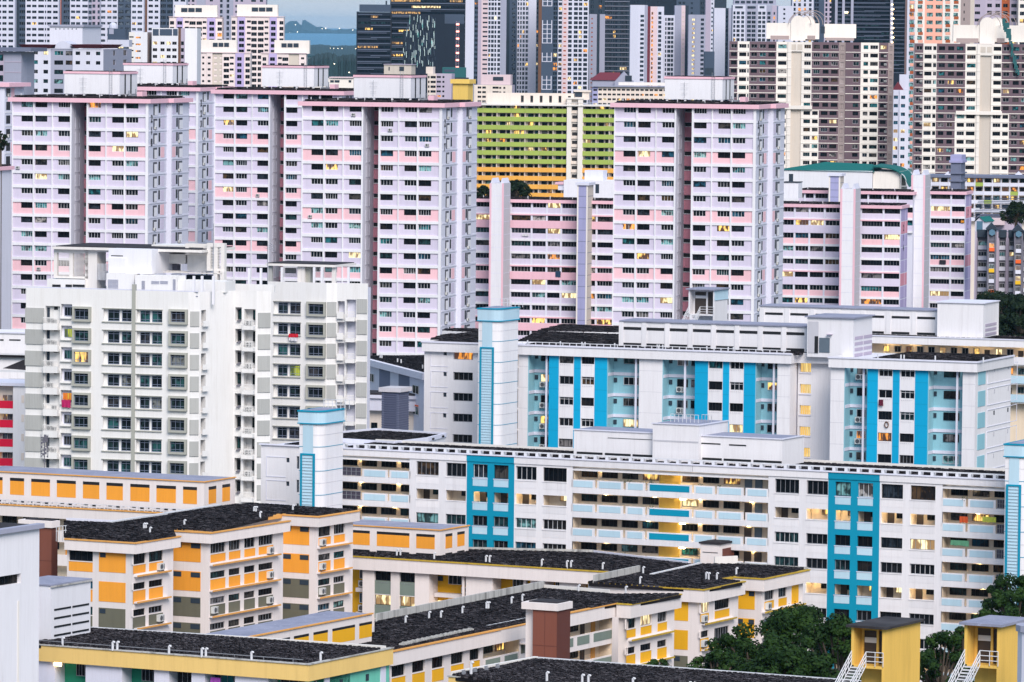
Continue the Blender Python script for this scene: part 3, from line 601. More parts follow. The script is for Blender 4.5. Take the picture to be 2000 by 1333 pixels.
# ------------------------------------------------------------------ lime and amber slab block
def lime_block():
    Y = 1780; b = Building('gallery_block', 915, 205, Y, 3, 'long block with lime green galleries turning amber below, between towers 217 and 216', 'apartment block'); r = b.r; F = Face(b, 0, 0); rng = random.Random(5)
    fx = lambda px: b.fr(px, 260)[0]; zt = b.top; fh = 16.45 * Y / FOC; W = fx(1215)
    obj('core', (MB().box(0, W, 1.6, 14, 0, zt), ['cream']), r)
    segs = [(915, 1107, 7), (1138, 1215, 3)]
    for i in range(11):
        z1 = zt - fh * i + .2; m = 'lime' if i < 7 else 'amber'
        for a, c, n in segs:
            a, c = fx(a), fx(c); w = (c - a) / n
            for k in range(n):
                obj('parapet', cached(('lp', rr(w), m), lambda: MB().box(0, w - .05, 0, .2, 0, fh * .54).mesh('parapet', [m])), r, (a + k * w, 0, z1 - fh * .98))
                for o, ww in ((.22, .38), (.72, .22)):
                    g = pick_glass(rng, .1)
                    window(F, a + (k + o) * w, 1.45, z1 - fh * .62, ww * w, fh * .56, 2, 'frame_dark', g, pane=False)
                obj('pillar', cached(('lpil', m), lambda: MB().box(0, .22, 0, .3, 0, fh).mesh('pillar', ['cream'])), r, (a + k * w, .22, z1 - fh * .98))
            obj('gallery_slab', cached(('lgs', rr(c - a)), lambda: MB().box(0, c - a, .21, 1.6, 0, .18).mesh('gallery_slab', ['cream'])), r, (a, 0, z1 - fh * .98))
    a, c = fx(1107), fx(1138)
    obj('stair_tower', (MB().box(a, a + 1.5, -.6, 2, 0, zt + 2.2).box(c - 1.6, c, -.6, 2, 0, zt + 2.2).box(a + 1.5, c - 1.6, .9, 2, 0, zt + 2.2).box(a - .2, c + .2, -.8, 3, zt + 2.2, zt + 2.7), ['cream_pale']), r)
    for i in range(12):
        z1 = zt - fh * i
        obj('stair_landing', cached('ldg', lambda: MB().box(0, c - a - 3.1, 0, .3, 0, 1.0).mesh('stair_landing', ['cream'])), r, (a + 1.5, .4, z1 - fh * .9))
        obj('stair_opening', cached('ldo', lambda: MB().box(0, c - a - 3.5, 0, .05, 0, 1.1).mesh('stair_opening', ['black' ])), r, (a + 1.7, .84, z1 - fh * .9 + 1.05))
    obj('roof_slab', (MB().box(-.5, W + .5, -1.0, 15, zt - .1, zt + .35), ['white_warm']), r)
    q = MB(); q.box(fx(950), fx(1120), 3, 9, zt + .35, zt + 4.0); obj('roof_house', (q, ['cream']), r)
    for k in range(6): obj('vent_slot', cached('lvs', lambda: MB().box(0, .9, 0, .06, 0, 2.3).mesh('vent_slot', ['black'])), r, (fx(1016 + k * 18.4), 2.95, zt + .9))
    q = MB(); x = -0.3
    while x < W: q.box(x, x + .06, -.95, -.89, zt + .35, zt + 1.1); x += .8
    q.box(-.4, W + .4, -.95, -.9, zt + 1.1, zt + 1.16); obj('railing', (q, ['frame_white']), r)
    q = MB(); q.box(fx(1121), fx(1149), 3, 8, zt + 2, zt + 4.6); q.box(fx(1119), fx(1152), 2.4, 8.6, zt + 4.6, zt + 5.1); obj('machine_room', (q, ['cream']), r)
    rbox(b, 'window', 1123, 1137, 179, 190, 2.9, 3.0, 'far_dark')
lime_block()
# yellow stair head beside tower 217
_b = Building('roof_cabin', 882, 155, 1250, 17, 'mustard yellow stair head with an overhanging flat top, above the right corner of tower 217', 'roof block')
_W = _b.fr(914, 180)[0]; _D = _b.sd(924, 180, _W)[0]; _h = _b.fr(880, 163.5)[1]
obj('wall', (MB().box(.3, _W, 0, _D, 0, _h), ['yellow']), _b.r); obj('roof_cap', (MB().box(-.15, _W + .5, -.5, _D + .5, _h, _b.top), ['yellow']), _b.r)
# ------------------------------------------------------------------ brown and cream towers on the right
def brown_tower(label, cx, y1, Y, pitch, rows, step, cols_up, cols_lo, x0, x1, right_part, seed):
    cols = []
    for c in cols_up: cols.append((*c, 0, step))
    for c in cols_lo: cols.append((*c, step, rows))
    cols += [(*c, 0, rows) for c in right_part]
    return tower('apartment_tower', label, 'apartment tower', x0, x1, y1 - 3, Y, 3, pitch, y1, rows, cols, 20, body='cream', one=True, lit=.04, line=('cream_pale', .12, ('brownwall', 'cream_pale')))
A_, B_ = .40, .86
def W3(*p): return [(a, c, A_, B_) for a, c in p]
_bl = brown_tower('brown and cream apartment tower with a domed cream roof crown, behind tower 216', 0, 84, 1815, 16.15, 18, 8,
    [(1424.7, 1441, 'brownwall', 0, W3((1428, 1439.5))), (1441, 1464, 'cream_pale', 0, W3((1444, 1458), (1460, 1463))), (1464, 1516.6, 'brownwall', 0, W3((1467, 1479), (1484, 1496), (1501, 1514))),
     (1516.6, 1539, 'cream_pale', 0, W3((1520, 1536.5))), (1566, 1586, 'cream_pale', 0, W3((1571, 1584))), (1586, 1639, 'brownwall', 0, W3((1589, 1601.5), (1607.5, 1619), (1624, 1637)))],
    [(1424.7, 1441, 'brownwall', 0, W3((1428, 1439.5))), (1441, 1464, 'cream_pale', 0, W3((1444, 1458), (1460, 1463))), (1464, 1500, 'brownwall', 0, W3((1467, 1479), (1484, 1496))),
     (1500, 1516.6, 'cream_pale', 0, W3((1502, 1514))), (1516.6, 1539, 'cream_pale', 0, W3((1520, 1536.5))), (1566, 1586, 'cream_pale', 0, W3((1571, 1584))),
     (1586, 1601, 'cream_pale', 0, W3((1588, 1599))), (1601, 1639, 'brownwall', 0, W3((1605, 1618), (1622, 1636)))], 1424.7, 1746,
    [(1539, 1546, 'cream_pale', -.5, []), (1546, 1566, 'beige', .45, []), (1639, 1652, 'brownside', .1, [(1642, 1649, .2, .8, 'brownside')]), (1652, 1681.6, 'brownwall', -.2, W3((1667, 1678))),
     (1681.6, 1717, 'cream_pale', -.2, W3((1687, 1696), (1700, 1715))), (1717, 1735, 'brownwall', -.2, W3((1720, 1732))), (1735, 1746, 'brownside', 0, [(1738, 1743, .2, .8, 'brownside')])], 3)
_br = brown_tower('brown and cream apartment tower with a domed crown at the right edge of the picture', 0, 88, 1780, 16.55, 17, 8,
    [(1787, 1803.6, 'brownwall', 0, W3((1790, 1801.5))), (1803.6, 1830, 'cream_pale', 0, W3((1806, 1820), (1823, 1829))), (1830, 1886, 'brownwall', 0, W3((1834, 1846), (1852, 1864), (1869, 1882))),
     (1886, 1909, 'cream_pale', 0, W3((1889, 1906))), (1937, 1957, 'cream_pale', 0, W3((1941, 1956))), (1957, 2040, 'brownwall', 0, W3((1960, 1972), (1979, 1991), (1996, 2010), (2016, 2030)))],
    [(1787, 1803.6, 'brownwall', 0, W3((1790, 1801.5))), (1803.6, 1830, 'cream_pale', 0, W3((1806, 1820), (1823, 1829))), (1830, 1867, 'brownwall', 0, W3((1834, 1845), (1851, 1862))),
     (1867, 1886, 'cream_pale', 0, W3((1871, 1885))), (1886, 1909, 'cream_pale', 0, W3((1889, 1906))), (1937, 1957, 'cream_pale', 0, W3((1941, 1956))), (1957, 1973, 'cream_pale', 0, W3((1960, 1971))),
     (1973, 2040, 'brownwall', 0, W3((1977, 1989), (1994, 2006)))], 1787, 2040,
    [(1909, 1915, 'cream_pale', -.5, []), (1915, 1937, 'beige', .45, [])], 4)
def crown_of(b, x0, x1, xd, yt, yb, yd, ringw, right):
    """cream roof crown: parapet wall, a round-headed centre and steel rings"""
    r = b.r; o = rbox(b, 'roof_crown', x0, x1, yt, yb, 4, 12, 'cream_pale')
    xa, z1 = b.fr(xd[0], yd, 3.5); xb, z0 = b.fr(xd[1], yb, 3.5); c = (xa + xb) / 2; R_ = (xb - xa) / 2; zc = z1 - R_
    for k, dy in enumerate((3.5, 9.0)):
        cx = c + k * R_ * 1.35; q = MB(); n = 14
        pts = [(cx + R_, zc)] + [(cx + R_ * math.cos(math.pi * t / n), zc + R_ * math.sin(math.pi * t / n)) for t in range(1, n)] + [(cx - R_, zc), (cx - R_, z0 - .5), (cx + R_, z0 - .5)]
        m = len(pts); q.v = [(x, dy, z) for x, z in pts] + [(x, dy + 4, z) for x, z in pts]
        q.f = [tuple(range(m)), tuple(reversed(range(m, 2 * m)))] + [(i, i + m, (i + 1) % m + m, (i + 1) % m) for i in range(m)]; q.m = [0] * len(q.f)
        obj('round_gable', (q, ['cream_pale']), o)
    for k in range(6):
        dy = 3.2 + k * 1.6; cx = c + .5 + k * R_ * .36; RR = R_ * (1.55 + .2 * ((k * 7) % 3)); q = MB(); n = 16
        for t in range(n): a0, a1 = math.pi * t / n, math.pi * (t + 1) / n; q.tube((cx + RR * math.cos(a0), dy, zc - .5 + RR * math.sin(a0)), (cx + RR * math.cos(a1), dy, zc - .5 + RR * math.sin(a1)), .11, 5, cap=False)
        obj('steel_ring', (q, ['brownside']), o)
    return o
_c = crown_of(_bl, 1497, 1600, (1545, 1573), 45, 77, 31, 0, 0)
rbox(_bl, 'roof_crown', 1610, 1672, 47, 75, 6, 14, 'cream_pale'); rbox(_bl, 'roof_opening', 1505, 1541, 70, 78, 3.9, 4.1, 'brownside'); rbox(_bl, 'roof_opening', 1577, 1592, 70, 78, 3.9, 4.1, 'brownside')
rbox(_bl, 'roof_opening', 1603, 1611, 52, 66, 3.8, 4.0, 'far_dark'); rbox(_bl, 'roof_opening', 1612, 1668, 74, 80, 3.5, 3.7, 'brownside'); rbox(_bl, 'stepped_ledge', 1497, 1586, 206, 214, -.9, .0, 'cream_pale')
rbox(_bl, 'pier_frame', 1543, 1569, 83, 101, -.2, .0, 'cream_pale'); rbox(_bl, 'pier_opening', 1546, 1555, 87, 98, -.26, -.21, 'beige'); rbox(_bl, 'pier_opening', 1557.5, 1567, 87, 98, -.26, -.21, 'beige')
_c = crown_of(_br, 1862, 2010, (1914, 1943), 49, 83, 34, 0, 0)
rbox(_br, 'roof_opening', 1868, 1911, 75, 84, 3.9, 4.1, 'brownside'); rbox(_br, 'roof_opening', 1947, 1962, 75, 84, 3.9, 4.1, 'brownside')
rbox(_br, 'stepped_ledge', 1867, 1957, 217, 225, -.9, 0, 'cream_pale'); rbox(_br, 'pier_frame', 1911, 1940, 87, 109, -.2, .0, 'cream_pale')
rbox(_br, 'pier_opening', 1915, 1925, 92, 103, -.26, -.21, 'beige'); rbox(_br, 'pier_opening', 1928, 1937, 92, 103, -.26, -.21, 'beige')
for _bb, _xs in ((_bl, (1476, 1729)), (_br, (1799, 1799))):
    for _k in range(1, 14):
        if (_k * 5) % 3 or _bb is _br:
            _x, _z = _bb.fr(_xs[1], 90 + _k * 16.4); ac(_bb.F, _x - .4, _z - .9, -.75)
_q = MB(); _rg = random.Random(4)
for _k in range(26):
    _t = _k / 25; _x = 1962 + 26 * _t + _rg.uniform(-3, 3); _y = 40 + 100 * _t; _P = _br.fr(_x, _y, -1.2); _w = (.35 + .35 * _rg.random()) * (1.3 if _t < .35 else .5); _q.box(_P[0] - _w, _P[0] + _w, -1.3 - .3 * _rg.random(), -1.1, _P[1] - 1.2, _P[1] + .6)
obj('safety_net', (_q, ['teal_net']), _br.r)
# salmon tower
_s = lambda *p: [(a, c, .42, .92) for a, c in p]
_J = tower('apartment_tower', 'salmon and white apartment tower rising behind the two brown towers', 'apartment tower', 1773, 1877, -40, 2400, 0, 15.2, -37.5, 25,
    [(1773, 1788, 'far_white', 0, _s((1777, 1786))), (1788, 1807, 'cream_pale', -.2, _s((1793, 1802))), (1807, 1842, 'salmon', 0, _s((1811, 1823), (1828.5, 1841))), (1842, 1858, 'cream_pale', -.2, _s((1846.5, 1856))), (1858, 1877, 'cream_pale', -.2, _s((1863, 1872)))], 14, body='salmon', one=False)
_q = MB(); _q2 = MB()
for _i in range(24):
    for _k, _c in enumerate((1777, 1793, 1846.5, 1863)):
        _x, _z = _J.fr(_c, -37.5 + 15.2 * (_i + 1)); (_q if (_i + _k) % 2 else _q2).box(_x, _x + 2.1, -.3, -.05, _z + .05, _z + 1.35)
stuff(obj('spandrel_panel', (_q, ['rust']), _J.r)); stuff(obj('spandrel_panel', (_q2, ['salmon']), _J.r))
tower('apartment_tower', 'grey brown apartment tower cut by the top edge, right of the salmon tower', 'apartment tower', 1877, 1990, -40, 2700, 0, 14, -38, 12,
    [(1877, 1896, 'brownside', 0, [(1883, 1885, .4, .8)]), (1896, 1904, 'beige', 0, []), (1904, 1925, 'far_lilac', 0, [(1905, 1915, .3, .7)]), (1925, 1943, 'far_lilac', 0, [(1929, 1938, .3, .8)]), (1943, 1957, 'far_lilac', 0, [(1945, 1954, .3, .8)]),
     (1957, 1973, 'rust', 0, [(1960, 1969, .3, .8)]), (1973, 1990, 'far_lilac', 0, [(1976, 1987, .3, .8)])], 16, body='far_lilac', lit=.1)
tower('apartment_tower', 'white apartment tower at the top right corner of the picture', 'apartment tower', 1990, 2060, -40, 2690, 0, 14.5, -38, 12, [(1990, 2060, 'cream_pale', 0, [(1993, 2003, .3, .8), (2012, 2024, .3, .8)])], 16, body='cream_pale')
# ------------------------------------------------------------------ far skyline
def wl(lo, hi, g, *p): return [(a, c, lo, hi, g) for a, c in p]
H = 'glass_haze'
z1_ = lambda X: X / 7.615
def ft(label, x0, x1, yt, Y, pitch, y1, rows, cols, body, depth=16, lit=.03, cat='apartment tower', **k):
    return tower('apartment_tower', label, cat, x0, x1, yt, Y, 0, pitch, y1, rows, cols, depth, body=body, lit=lit, **k)
P3 = lambda lo, hi, *p: [(a, c, lo, hi, H) for a, c in p]
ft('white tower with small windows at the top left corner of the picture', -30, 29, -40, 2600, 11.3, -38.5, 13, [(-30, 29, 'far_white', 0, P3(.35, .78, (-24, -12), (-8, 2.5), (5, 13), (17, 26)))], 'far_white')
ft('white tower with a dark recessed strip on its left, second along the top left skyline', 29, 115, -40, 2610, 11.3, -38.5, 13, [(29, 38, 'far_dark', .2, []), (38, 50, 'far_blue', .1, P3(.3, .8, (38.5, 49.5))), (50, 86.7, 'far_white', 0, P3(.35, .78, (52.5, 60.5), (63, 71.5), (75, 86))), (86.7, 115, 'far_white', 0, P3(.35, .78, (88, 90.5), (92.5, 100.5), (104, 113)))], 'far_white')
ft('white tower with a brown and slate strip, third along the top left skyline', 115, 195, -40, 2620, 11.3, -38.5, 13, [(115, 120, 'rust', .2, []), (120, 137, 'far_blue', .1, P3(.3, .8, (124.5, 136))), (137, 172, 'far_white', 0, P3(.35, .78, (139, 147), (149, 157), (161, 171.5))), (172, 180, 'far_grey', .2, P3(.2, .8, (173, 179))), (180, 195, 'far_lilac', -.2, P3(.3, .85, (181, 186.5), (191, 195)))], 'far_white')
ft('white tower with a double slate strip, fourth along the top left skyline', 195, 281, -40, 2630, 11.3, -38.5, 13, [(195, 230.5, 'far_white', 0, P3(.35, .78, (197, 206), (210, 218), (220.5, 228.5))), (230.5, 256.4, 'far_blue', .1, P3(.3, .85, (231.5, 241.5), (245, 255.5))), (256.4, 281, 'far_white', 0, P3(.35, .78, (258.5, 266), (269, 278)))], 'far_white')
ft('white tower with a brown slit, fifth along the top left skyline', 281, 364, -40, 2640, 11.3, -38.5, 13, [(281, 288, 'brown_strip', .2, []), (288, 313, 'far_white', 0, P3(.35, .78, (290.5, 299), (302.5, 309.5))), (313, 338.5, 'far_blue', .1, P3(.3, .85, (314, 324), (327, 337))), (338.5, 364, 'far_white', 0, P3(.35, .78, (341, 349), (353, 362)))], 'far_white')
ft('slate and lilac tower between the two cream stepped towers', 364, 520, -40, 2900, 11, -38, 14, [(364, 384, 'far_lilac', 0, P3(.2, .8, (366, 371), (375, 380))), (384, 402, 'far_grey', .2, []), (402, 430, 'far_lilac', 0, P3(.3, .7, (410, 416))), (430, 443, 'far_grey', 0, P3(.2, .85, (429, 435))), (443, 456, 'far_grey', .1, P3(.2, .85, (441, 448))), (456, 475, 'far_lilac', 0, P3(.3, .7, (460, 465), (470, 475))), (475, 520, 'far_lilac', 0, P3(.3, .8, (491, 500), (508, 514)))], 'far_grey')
paint('cream_pink', (.84, .72, .70), dirt=.12)
def cream_tower(label, x0, x1, y1, rows, cols, pent, Y=2480, pitch=11.25):
    b = ft(label, x0, x1, y1 - 4, Y, pitch, y1, rows, cols, 'cream_pink', 15, lit=.02)
    rbox(b, 'penthouse', pent[0], pent[1], pent[2], y1 - 3.5, 1.5, 12, 'cream_pale'); rbox(b, 'cornice', x0 - 1.2, x1 + 1.2, y1 - 6, y1 - 3.8, -.5, 14, 'far_pink')
    n = 3; w = (pent[4] - pent[3]) / n
    for k in range(n): rbox(b, 'penthouse_window', pent[3] + k * w + .8, pent[3] + (k + 1) * w - .8, pent[2] + 6, pent[2] + 14, 1.35, 1.6, 'far_dark')
    return b
big, small = (.12, .72), (.42, .78)
def cc(*spec):
    out = []
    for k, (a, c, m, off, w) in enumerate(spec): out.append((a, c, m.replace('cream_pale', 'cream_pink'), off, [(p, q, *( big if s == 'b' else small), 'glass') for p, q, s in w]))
    return out
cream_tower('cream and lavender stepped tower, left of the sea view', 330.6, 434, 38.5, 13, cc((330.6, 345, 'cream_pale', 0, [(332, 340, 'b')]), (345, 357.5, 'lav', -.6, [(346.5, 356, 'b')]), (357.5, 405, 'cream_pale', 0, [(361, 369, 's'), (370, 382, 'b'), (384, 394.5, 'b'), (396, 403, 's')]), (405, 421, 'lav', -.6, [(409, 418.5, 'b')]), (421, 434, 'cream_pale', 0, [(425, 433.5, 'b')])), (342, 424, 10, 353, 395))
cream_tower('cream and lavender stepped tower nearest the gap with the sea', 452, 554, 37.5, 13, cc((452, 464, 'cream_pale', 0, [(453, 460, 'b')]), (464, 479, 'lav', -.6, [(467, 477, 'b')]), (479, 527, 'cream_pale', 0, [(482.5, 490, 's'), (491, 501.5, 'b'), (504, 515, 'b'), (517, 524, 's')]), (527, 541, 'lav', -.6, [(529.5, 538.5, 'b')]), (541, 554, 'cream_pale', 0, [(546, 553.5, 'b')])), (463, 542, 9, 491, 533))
_b = cream_tower('lower cream tower with an open beige stairwell, just right of the first white tank house', 384, 489, 108, 6, cc((384, 404, 'cream_pale', 0, [(387, 391.5, 'b'), (395, 399, 's')]), (404, 415, 'cream_pale', -.3, [(406, 411.5, 's')]), (415, 434, 'beige', .4, [(418, 424, 's'), (429, 434, 's')]), (434, 460, 'cream_pale', 0, [(437, 447.5, 'b'), (449, 456.5, 's')]), (460, 477, 'lav', -.6, [(463.5, 472, 'b')]), (477, 489, 'cream_pale', 0, [(479.5, 488, 'b')])), (391.7, 462, 78, 415, 448), 2300, 11.5)
cream_tower('lower cream tower in front of the sea view, over the second white tank house', 510, 598, 109, 5, cc((510, 525, 'cream_pale', 0, [(513, 520, 'b')]), (525, 541, 'lav', -.6, [(527.5, 537, 'b')]), (541, 564, 'cream_pale', 0, [(543, 550.5, 's'), (551.5, 563, 'b')]), (564, 584, 'beige', .4, []), (584, 598, 'cream_pale', 0, [(588, 594, 's')])), (536, 604, 79, 549, 584), 2250, 11.5)
# brown roofed block and its slate neighbour
_b = tower('apartment_block', 'white block with two flared dark red roofs, left background', 'apartment block', 52, 202, 95, 1600, 8, 18.4, 93, 12,
    [(52, 99, 'white_cool', 0, [(53.5, 55.5, .3, .7), (65.7, 74, .25, .65), (85, 94, .25, .65)]), (99, 142, 'far_grey', .3, [(105.7, 123, .2, .66), (128, 141, .2, .66)]), (142, 202, 'white_cool', 0, [(147.7, 156.5, .25, .62), (168, 176, .25, .62), (187.5, 196, .25, .62)])], 14, side=(265, 'far_grey', [(.3, .42, .2, .75), (.7, .82, .2, .75)]), body='far_grey', one=True, lit=.05)
for xa, xb, dd in ((37, 107, 12), (139, 205, 24)):
    x, z = _b.fr(xa, 87); x2, z2 = _b.fr(xb, 95); q = MB(); e = 1.4
    q.v = [(x + e, -.2, z2), (x2 - e, -.2, z2), (x2 - e, dd, z2), (x + e, dd, z2), (x, -1.5, z), (x2, -1.5, z), (x2 + .0, dd + 1, z), (x, dd + 1, z)]
    q.f = [(0, 3, 2, 1), (4, 5, 6, 7), (0, 1, 5, 4), (1, 2, 6, 5), (2, 3, 7, 6), (3, 0, 4, 7)]; q.m = [0] * 6; obj('flared_roof', (q, ['darkred']), _b.r)
x, z = _b.fr(107, 95); x2, _ = _b.fr(139, 95); q = MB()
for k in range(8): t0, t1 = math.pi * k / 8, math.pi * (k + 1) / 8; c = (x + x2) / 2; R_ = (x2 - x) / 2; q.quad((c + R_ * math.cos(t0), 0, z), (c + R_ * math.cos(t0), 0, z + 2.2 * math.sin(t0)), (c + R_ * math.cos(t1), 0, z + 2.2 * math.sin(t1)), (c + R_ * math.cos(t1), 0, z)); q.quad((c + R_ * math.cos(t0), 0, z + 2.2 * math.sin(t0)), (c + R_ * math.cos(t0), 10, z + 2.2 * math.sin(t0)), (c + R_ * math.cos(t1), 10, z + 2.2 * math.sin(t1)), (c + R_ * math.cos(t1), 0, z + 2.2 * math.sin(t1)))
obj('arched_gable', (q, ['far_white']), _b.r)
_b = tower('apartment_block', 'grey lilac block with a flat slate roof, behind tower 218 at the left edge', 'apartment block', -20, 42, 101, 1500, 10, 20, 101, 12, [(-20, 8, 'far_lilac', .2, [(-8, 6, .1, .7)]), (8, 42, 'far_grey', 0, [])], 14, side=(53, 'far_grey', [(.4, .55, .4, .6)]), body='far_grey', one=True, line=('far_lilac', .08, ('far_grey',)))
rbox(_b, 'flat_roof', -26, 60, 93, 101.2, -1.5, 16, 'slate')
# white halls behind the brown roofs
_b = Building('plant_room', 97, 50, 1900, 8, 'large white windowless roof hall behind the dark red roofs', 'roof block')
_W = _b.fr(161, 70)[0]; _D = 30; obj('wall', (MB().box(0, _W, 0, _D, 0, _b.top - .4), ['white_cool']), _b.r); obj('cornice', (MB().box(-.5, _W + .5, -.5, _D + .5, _b.top - .4, _b.top + .3), ['far_grey']), _b.r)
for k in range(6): rbox(_b, 'vent_hole', 108 + k * 8, 110 + k * 8, 56, 58, -.05, .02, 'far_dark')
_b = Building('tank_house', 210, 56, 1950, 4, 'dark glazed roof room with a white domed tank, right of the white roof hall', 'roof block')
rbox(_b, 'wall', 210, 245, 56, 78, 0, 8, 'far_blue'); rbox(_b, 'base', 210, 252, 78, 92, -.4, 8, 'far_white'); rbox(_b, 'glazing', 213, 222, 57, 67, -.08, .02, 'far_grey')
x, z = _b.fr(221, 56, 3); q = MB(); R_ = _b.fr(229, 56, 3)[0] - x
for i in range(10):
    for j in range(4):
        def pt(i, j): a = 2 * math.pi * i / 10; e = math.pi / 2 * j / 4; return (x + R_ * math.cos(a) * math.cos(e), 3 + R_ * math.sin(a) * math.cos(e), z + .6 + R_ * 1.1 * math.sin(e))
        q.quad(pt(i, j), pt(i + 1, j), pt(i + 1, j + 1), pt(i, j + 1))
q.tube((x, 3, z - .2), (x, 3, z + .62), R_, 10); obj('water_tank', (q, ['far_white']), _b.r)
_b = tower('apartment_block', 'plain white block with three lit balconies, behind the first tank house', 'apartment block', 252, 288, 63, 2000, 6, 13.2, 66, 10, [(252, 263, 'white_warm', 0, [(252.5, 261, .4, .6)]), (263, 288, 'white', 0, [(265, 275, .3, .55, 'lit_orange')])], 12, side=(296, 'brownside', []), body='white')
_b = tower('apartment_block', 'white block with a dark glazed top storey and a brown stripe', 'apartment block', 296.5, 385, 55, 2000, 4, 13.1, 77.5, 8, [(296.5, 348, 'white', 0, [(298.5, 307, .25, .7), (313.5, 321.5, .25, .7), (325.5, 333.5, .25, .7), (336.5, 345, .25, .7)]), (348, 353, 'brown_strip', 0, []), (353, 361, 'far_lilac', .2, [(353.5, 359, .2, .75)]), (361, 385, 'white', 0, [])], 12, body='white', one=False, lit=.15)
for a, c in ((298.5, 310), (312, 336), (338, 347)): rbox(_b, 'top_glazing', a, c, 57, 70, -.1, .1, 'far_blue')
# dark offices
def office(label, x0, x1, yt, Y, pitch, y1, rows, seed, depth=25, litp=.4):
    b = Building('office_tower', x0, yt, Y, 0, label, 'office tower'); r = b.r; rng = random.Random(seed); fx = lambda p: b.fr(p, 60)[0]; W = fx(x1); fh = pitch * Y / FOC; z1 = b.fr(x0, y1)[1]
    obj('core', (MB().box(0, W, .3, depth, 0, b.top), ['office']), r); obj('side_fin', (MB().box(-.4, .1, -.5, depth, 0, b.top + .3), ['office']), r)
    bands = MB(); 
    for i in range(rows):
        z = z1 - fh * (i + 1)
        x = 0.3
        while x < W - 1:
            w = min(rng.choice([4, 7, 11, 16]), W - x - .2); g = 'glass_office'
            if rng.random() < litp: g = rng.choice(['lit_room', 'lit_pale', 'lit_office', 'lit_office'])
            obj('window', cached(('off', rr(w), g), lambda: MB().box(0, w - .15, 0, .06, 0, fh * .34).mesh('window', [g])), r, (x, .22, z + fh * .42)); x += w
        bands.box(.1 + (W * .4 if rng.random() < .4 else 0), W, -.25, .28, z + fh * .12, z + fh * .2)
        if rng.random() < .7: bands.box(.1, W * rng.uniform(.5, 1), -.25, .28, z + fh * .88, z + fh * .95)
    obj('sunshade', (bands, ['office_band']), r); return b
emat('lit_office', (1.0, .55, .18), .55, (.12, .07, .03))
_b = office('dark glass office block with lit floors, the shorter one beside the sea view', 698, 763, 24, 2900, 11.8, 28, 11, 1)
rbox(_b, 'roof_screen', 702, 763, 9, 24, 1.5, 12, 'far_blue'); rbox(_b, 'roof_mast', 753, 756, 2, 10, 3, 4, 'far_dark')
office('taller dark glass office block with rows of orange lit floors', 764, 908, -40, 2950, 11.8, -39, 15, 2, litp=.5)
_b = Building('theatre_block', 800, 28, 2800, 0, 'dark block covered in a scatter of teal lit fins, in front of the office towers', 'building')
_W = _b.fr(868, 60)[0]; obj('wall', (MB().box(0, _W, 0, 20, 0, _b.top), ['office']), _b.r); rbox(_b, 'roof_box', 868, 906, 28, 47, 3, 15, 'far_blue'); rbox(_b, 'plain_wing', 868, 906, 46.5, 140, .8, 3.0, 'office')
lampmat('teal_light', (.01, .55, .5), .22); _rg = random.Random(9); _q = MB(); _q2 = MB()
for _k in range(230):
    _px = _rg.uniform(787, 850); _py = _rg.uniform(38, 134); 
    if _px < 787 + (90 - _py) * .25: continue
    _x, _z = _b.fr(_px, _py, -.4); (_q if _rg.random() < .3 else _q2).box(_x, _x + .16, -.6, -.35, _z, _z + _rg.uniform(1.5, 3.8))
obj('light_fins', (_q, ['teal_light']), _b.r)['kind'] = 'stuff'; obj('dark_fins', (_q2, ['far_blue']), _b.r)['kind'] = 'stuff'; rbox(_b, 'podium', 787, 800.5, 60, 140, -.3, 8, 'office')
_b = Building('hoist_mast', 891, 42, 2780, 0, 'slim lattice mast with red work lights against the dark offices', 'mast'); _q = MB(); lampmat('red_light', (1, .12, .04), 1.6)
_z0 = _b.fr(891, 140)[1]
for k in range(28):
    z = _b.top - k * (_b.top - _z0) / 28; _q.box(0, .12, 0, .12, z - 1, z); _q.box(1.4, 1.52, 0, .12, z - 1, z); _q.tube((0, 0, z), (1.4, 0, z - .9), .05, 4)
obj('lattice', (_q, ['far_lilac']), _b.r)
for k in range(7): obj('work_light', cached('wlt', lambda: MB().box(0, 1.6, -.1, .2, 0, .9).mesh('work_light', ['red_light'])), _b.r, (0, -.2, _b.top - 2 - k * (_b.top - _z0) / 7))
_b = Building('low_office', 864, 132, 2300, 0, 'low teal box with a faint sign, right of the fin covered block', 'building'); rbox(_b, 'wall', 864, 910, 132, 152, 0, 12, 'teal_net'); rbox(_b, 'sign_band', 868, 888, 136, 141, -.1, 0, 'far_blue')
rbox(_b, 'lower_wall', 858, 915, 151.9, 175, -1, 10, 'far_dark'); rbox(_b, 'loading_bay', 867, 878, 155, 164, -1.15, -1.01, 'frame_white')
_b = Building('machine_room', 750, 127, 1500, 10, 'grey beige machine room peeping over the tank house of tower 217', 'roof block'); rbox(_b, 'wall', 750, 803, 127, 175, 0, 6, 'beige'); rbox(_b, 'window', 780, 789, 130.5, 139, -.1, .1, 'far_dark'); rbox(_b, 'window', 759, 761, 131, 138, -.1, .1, 'far_dark'); rbox(_b, 'parapet', 749, 805, 125.5, 127.2, -.3, 6.3, 'far_lilac')
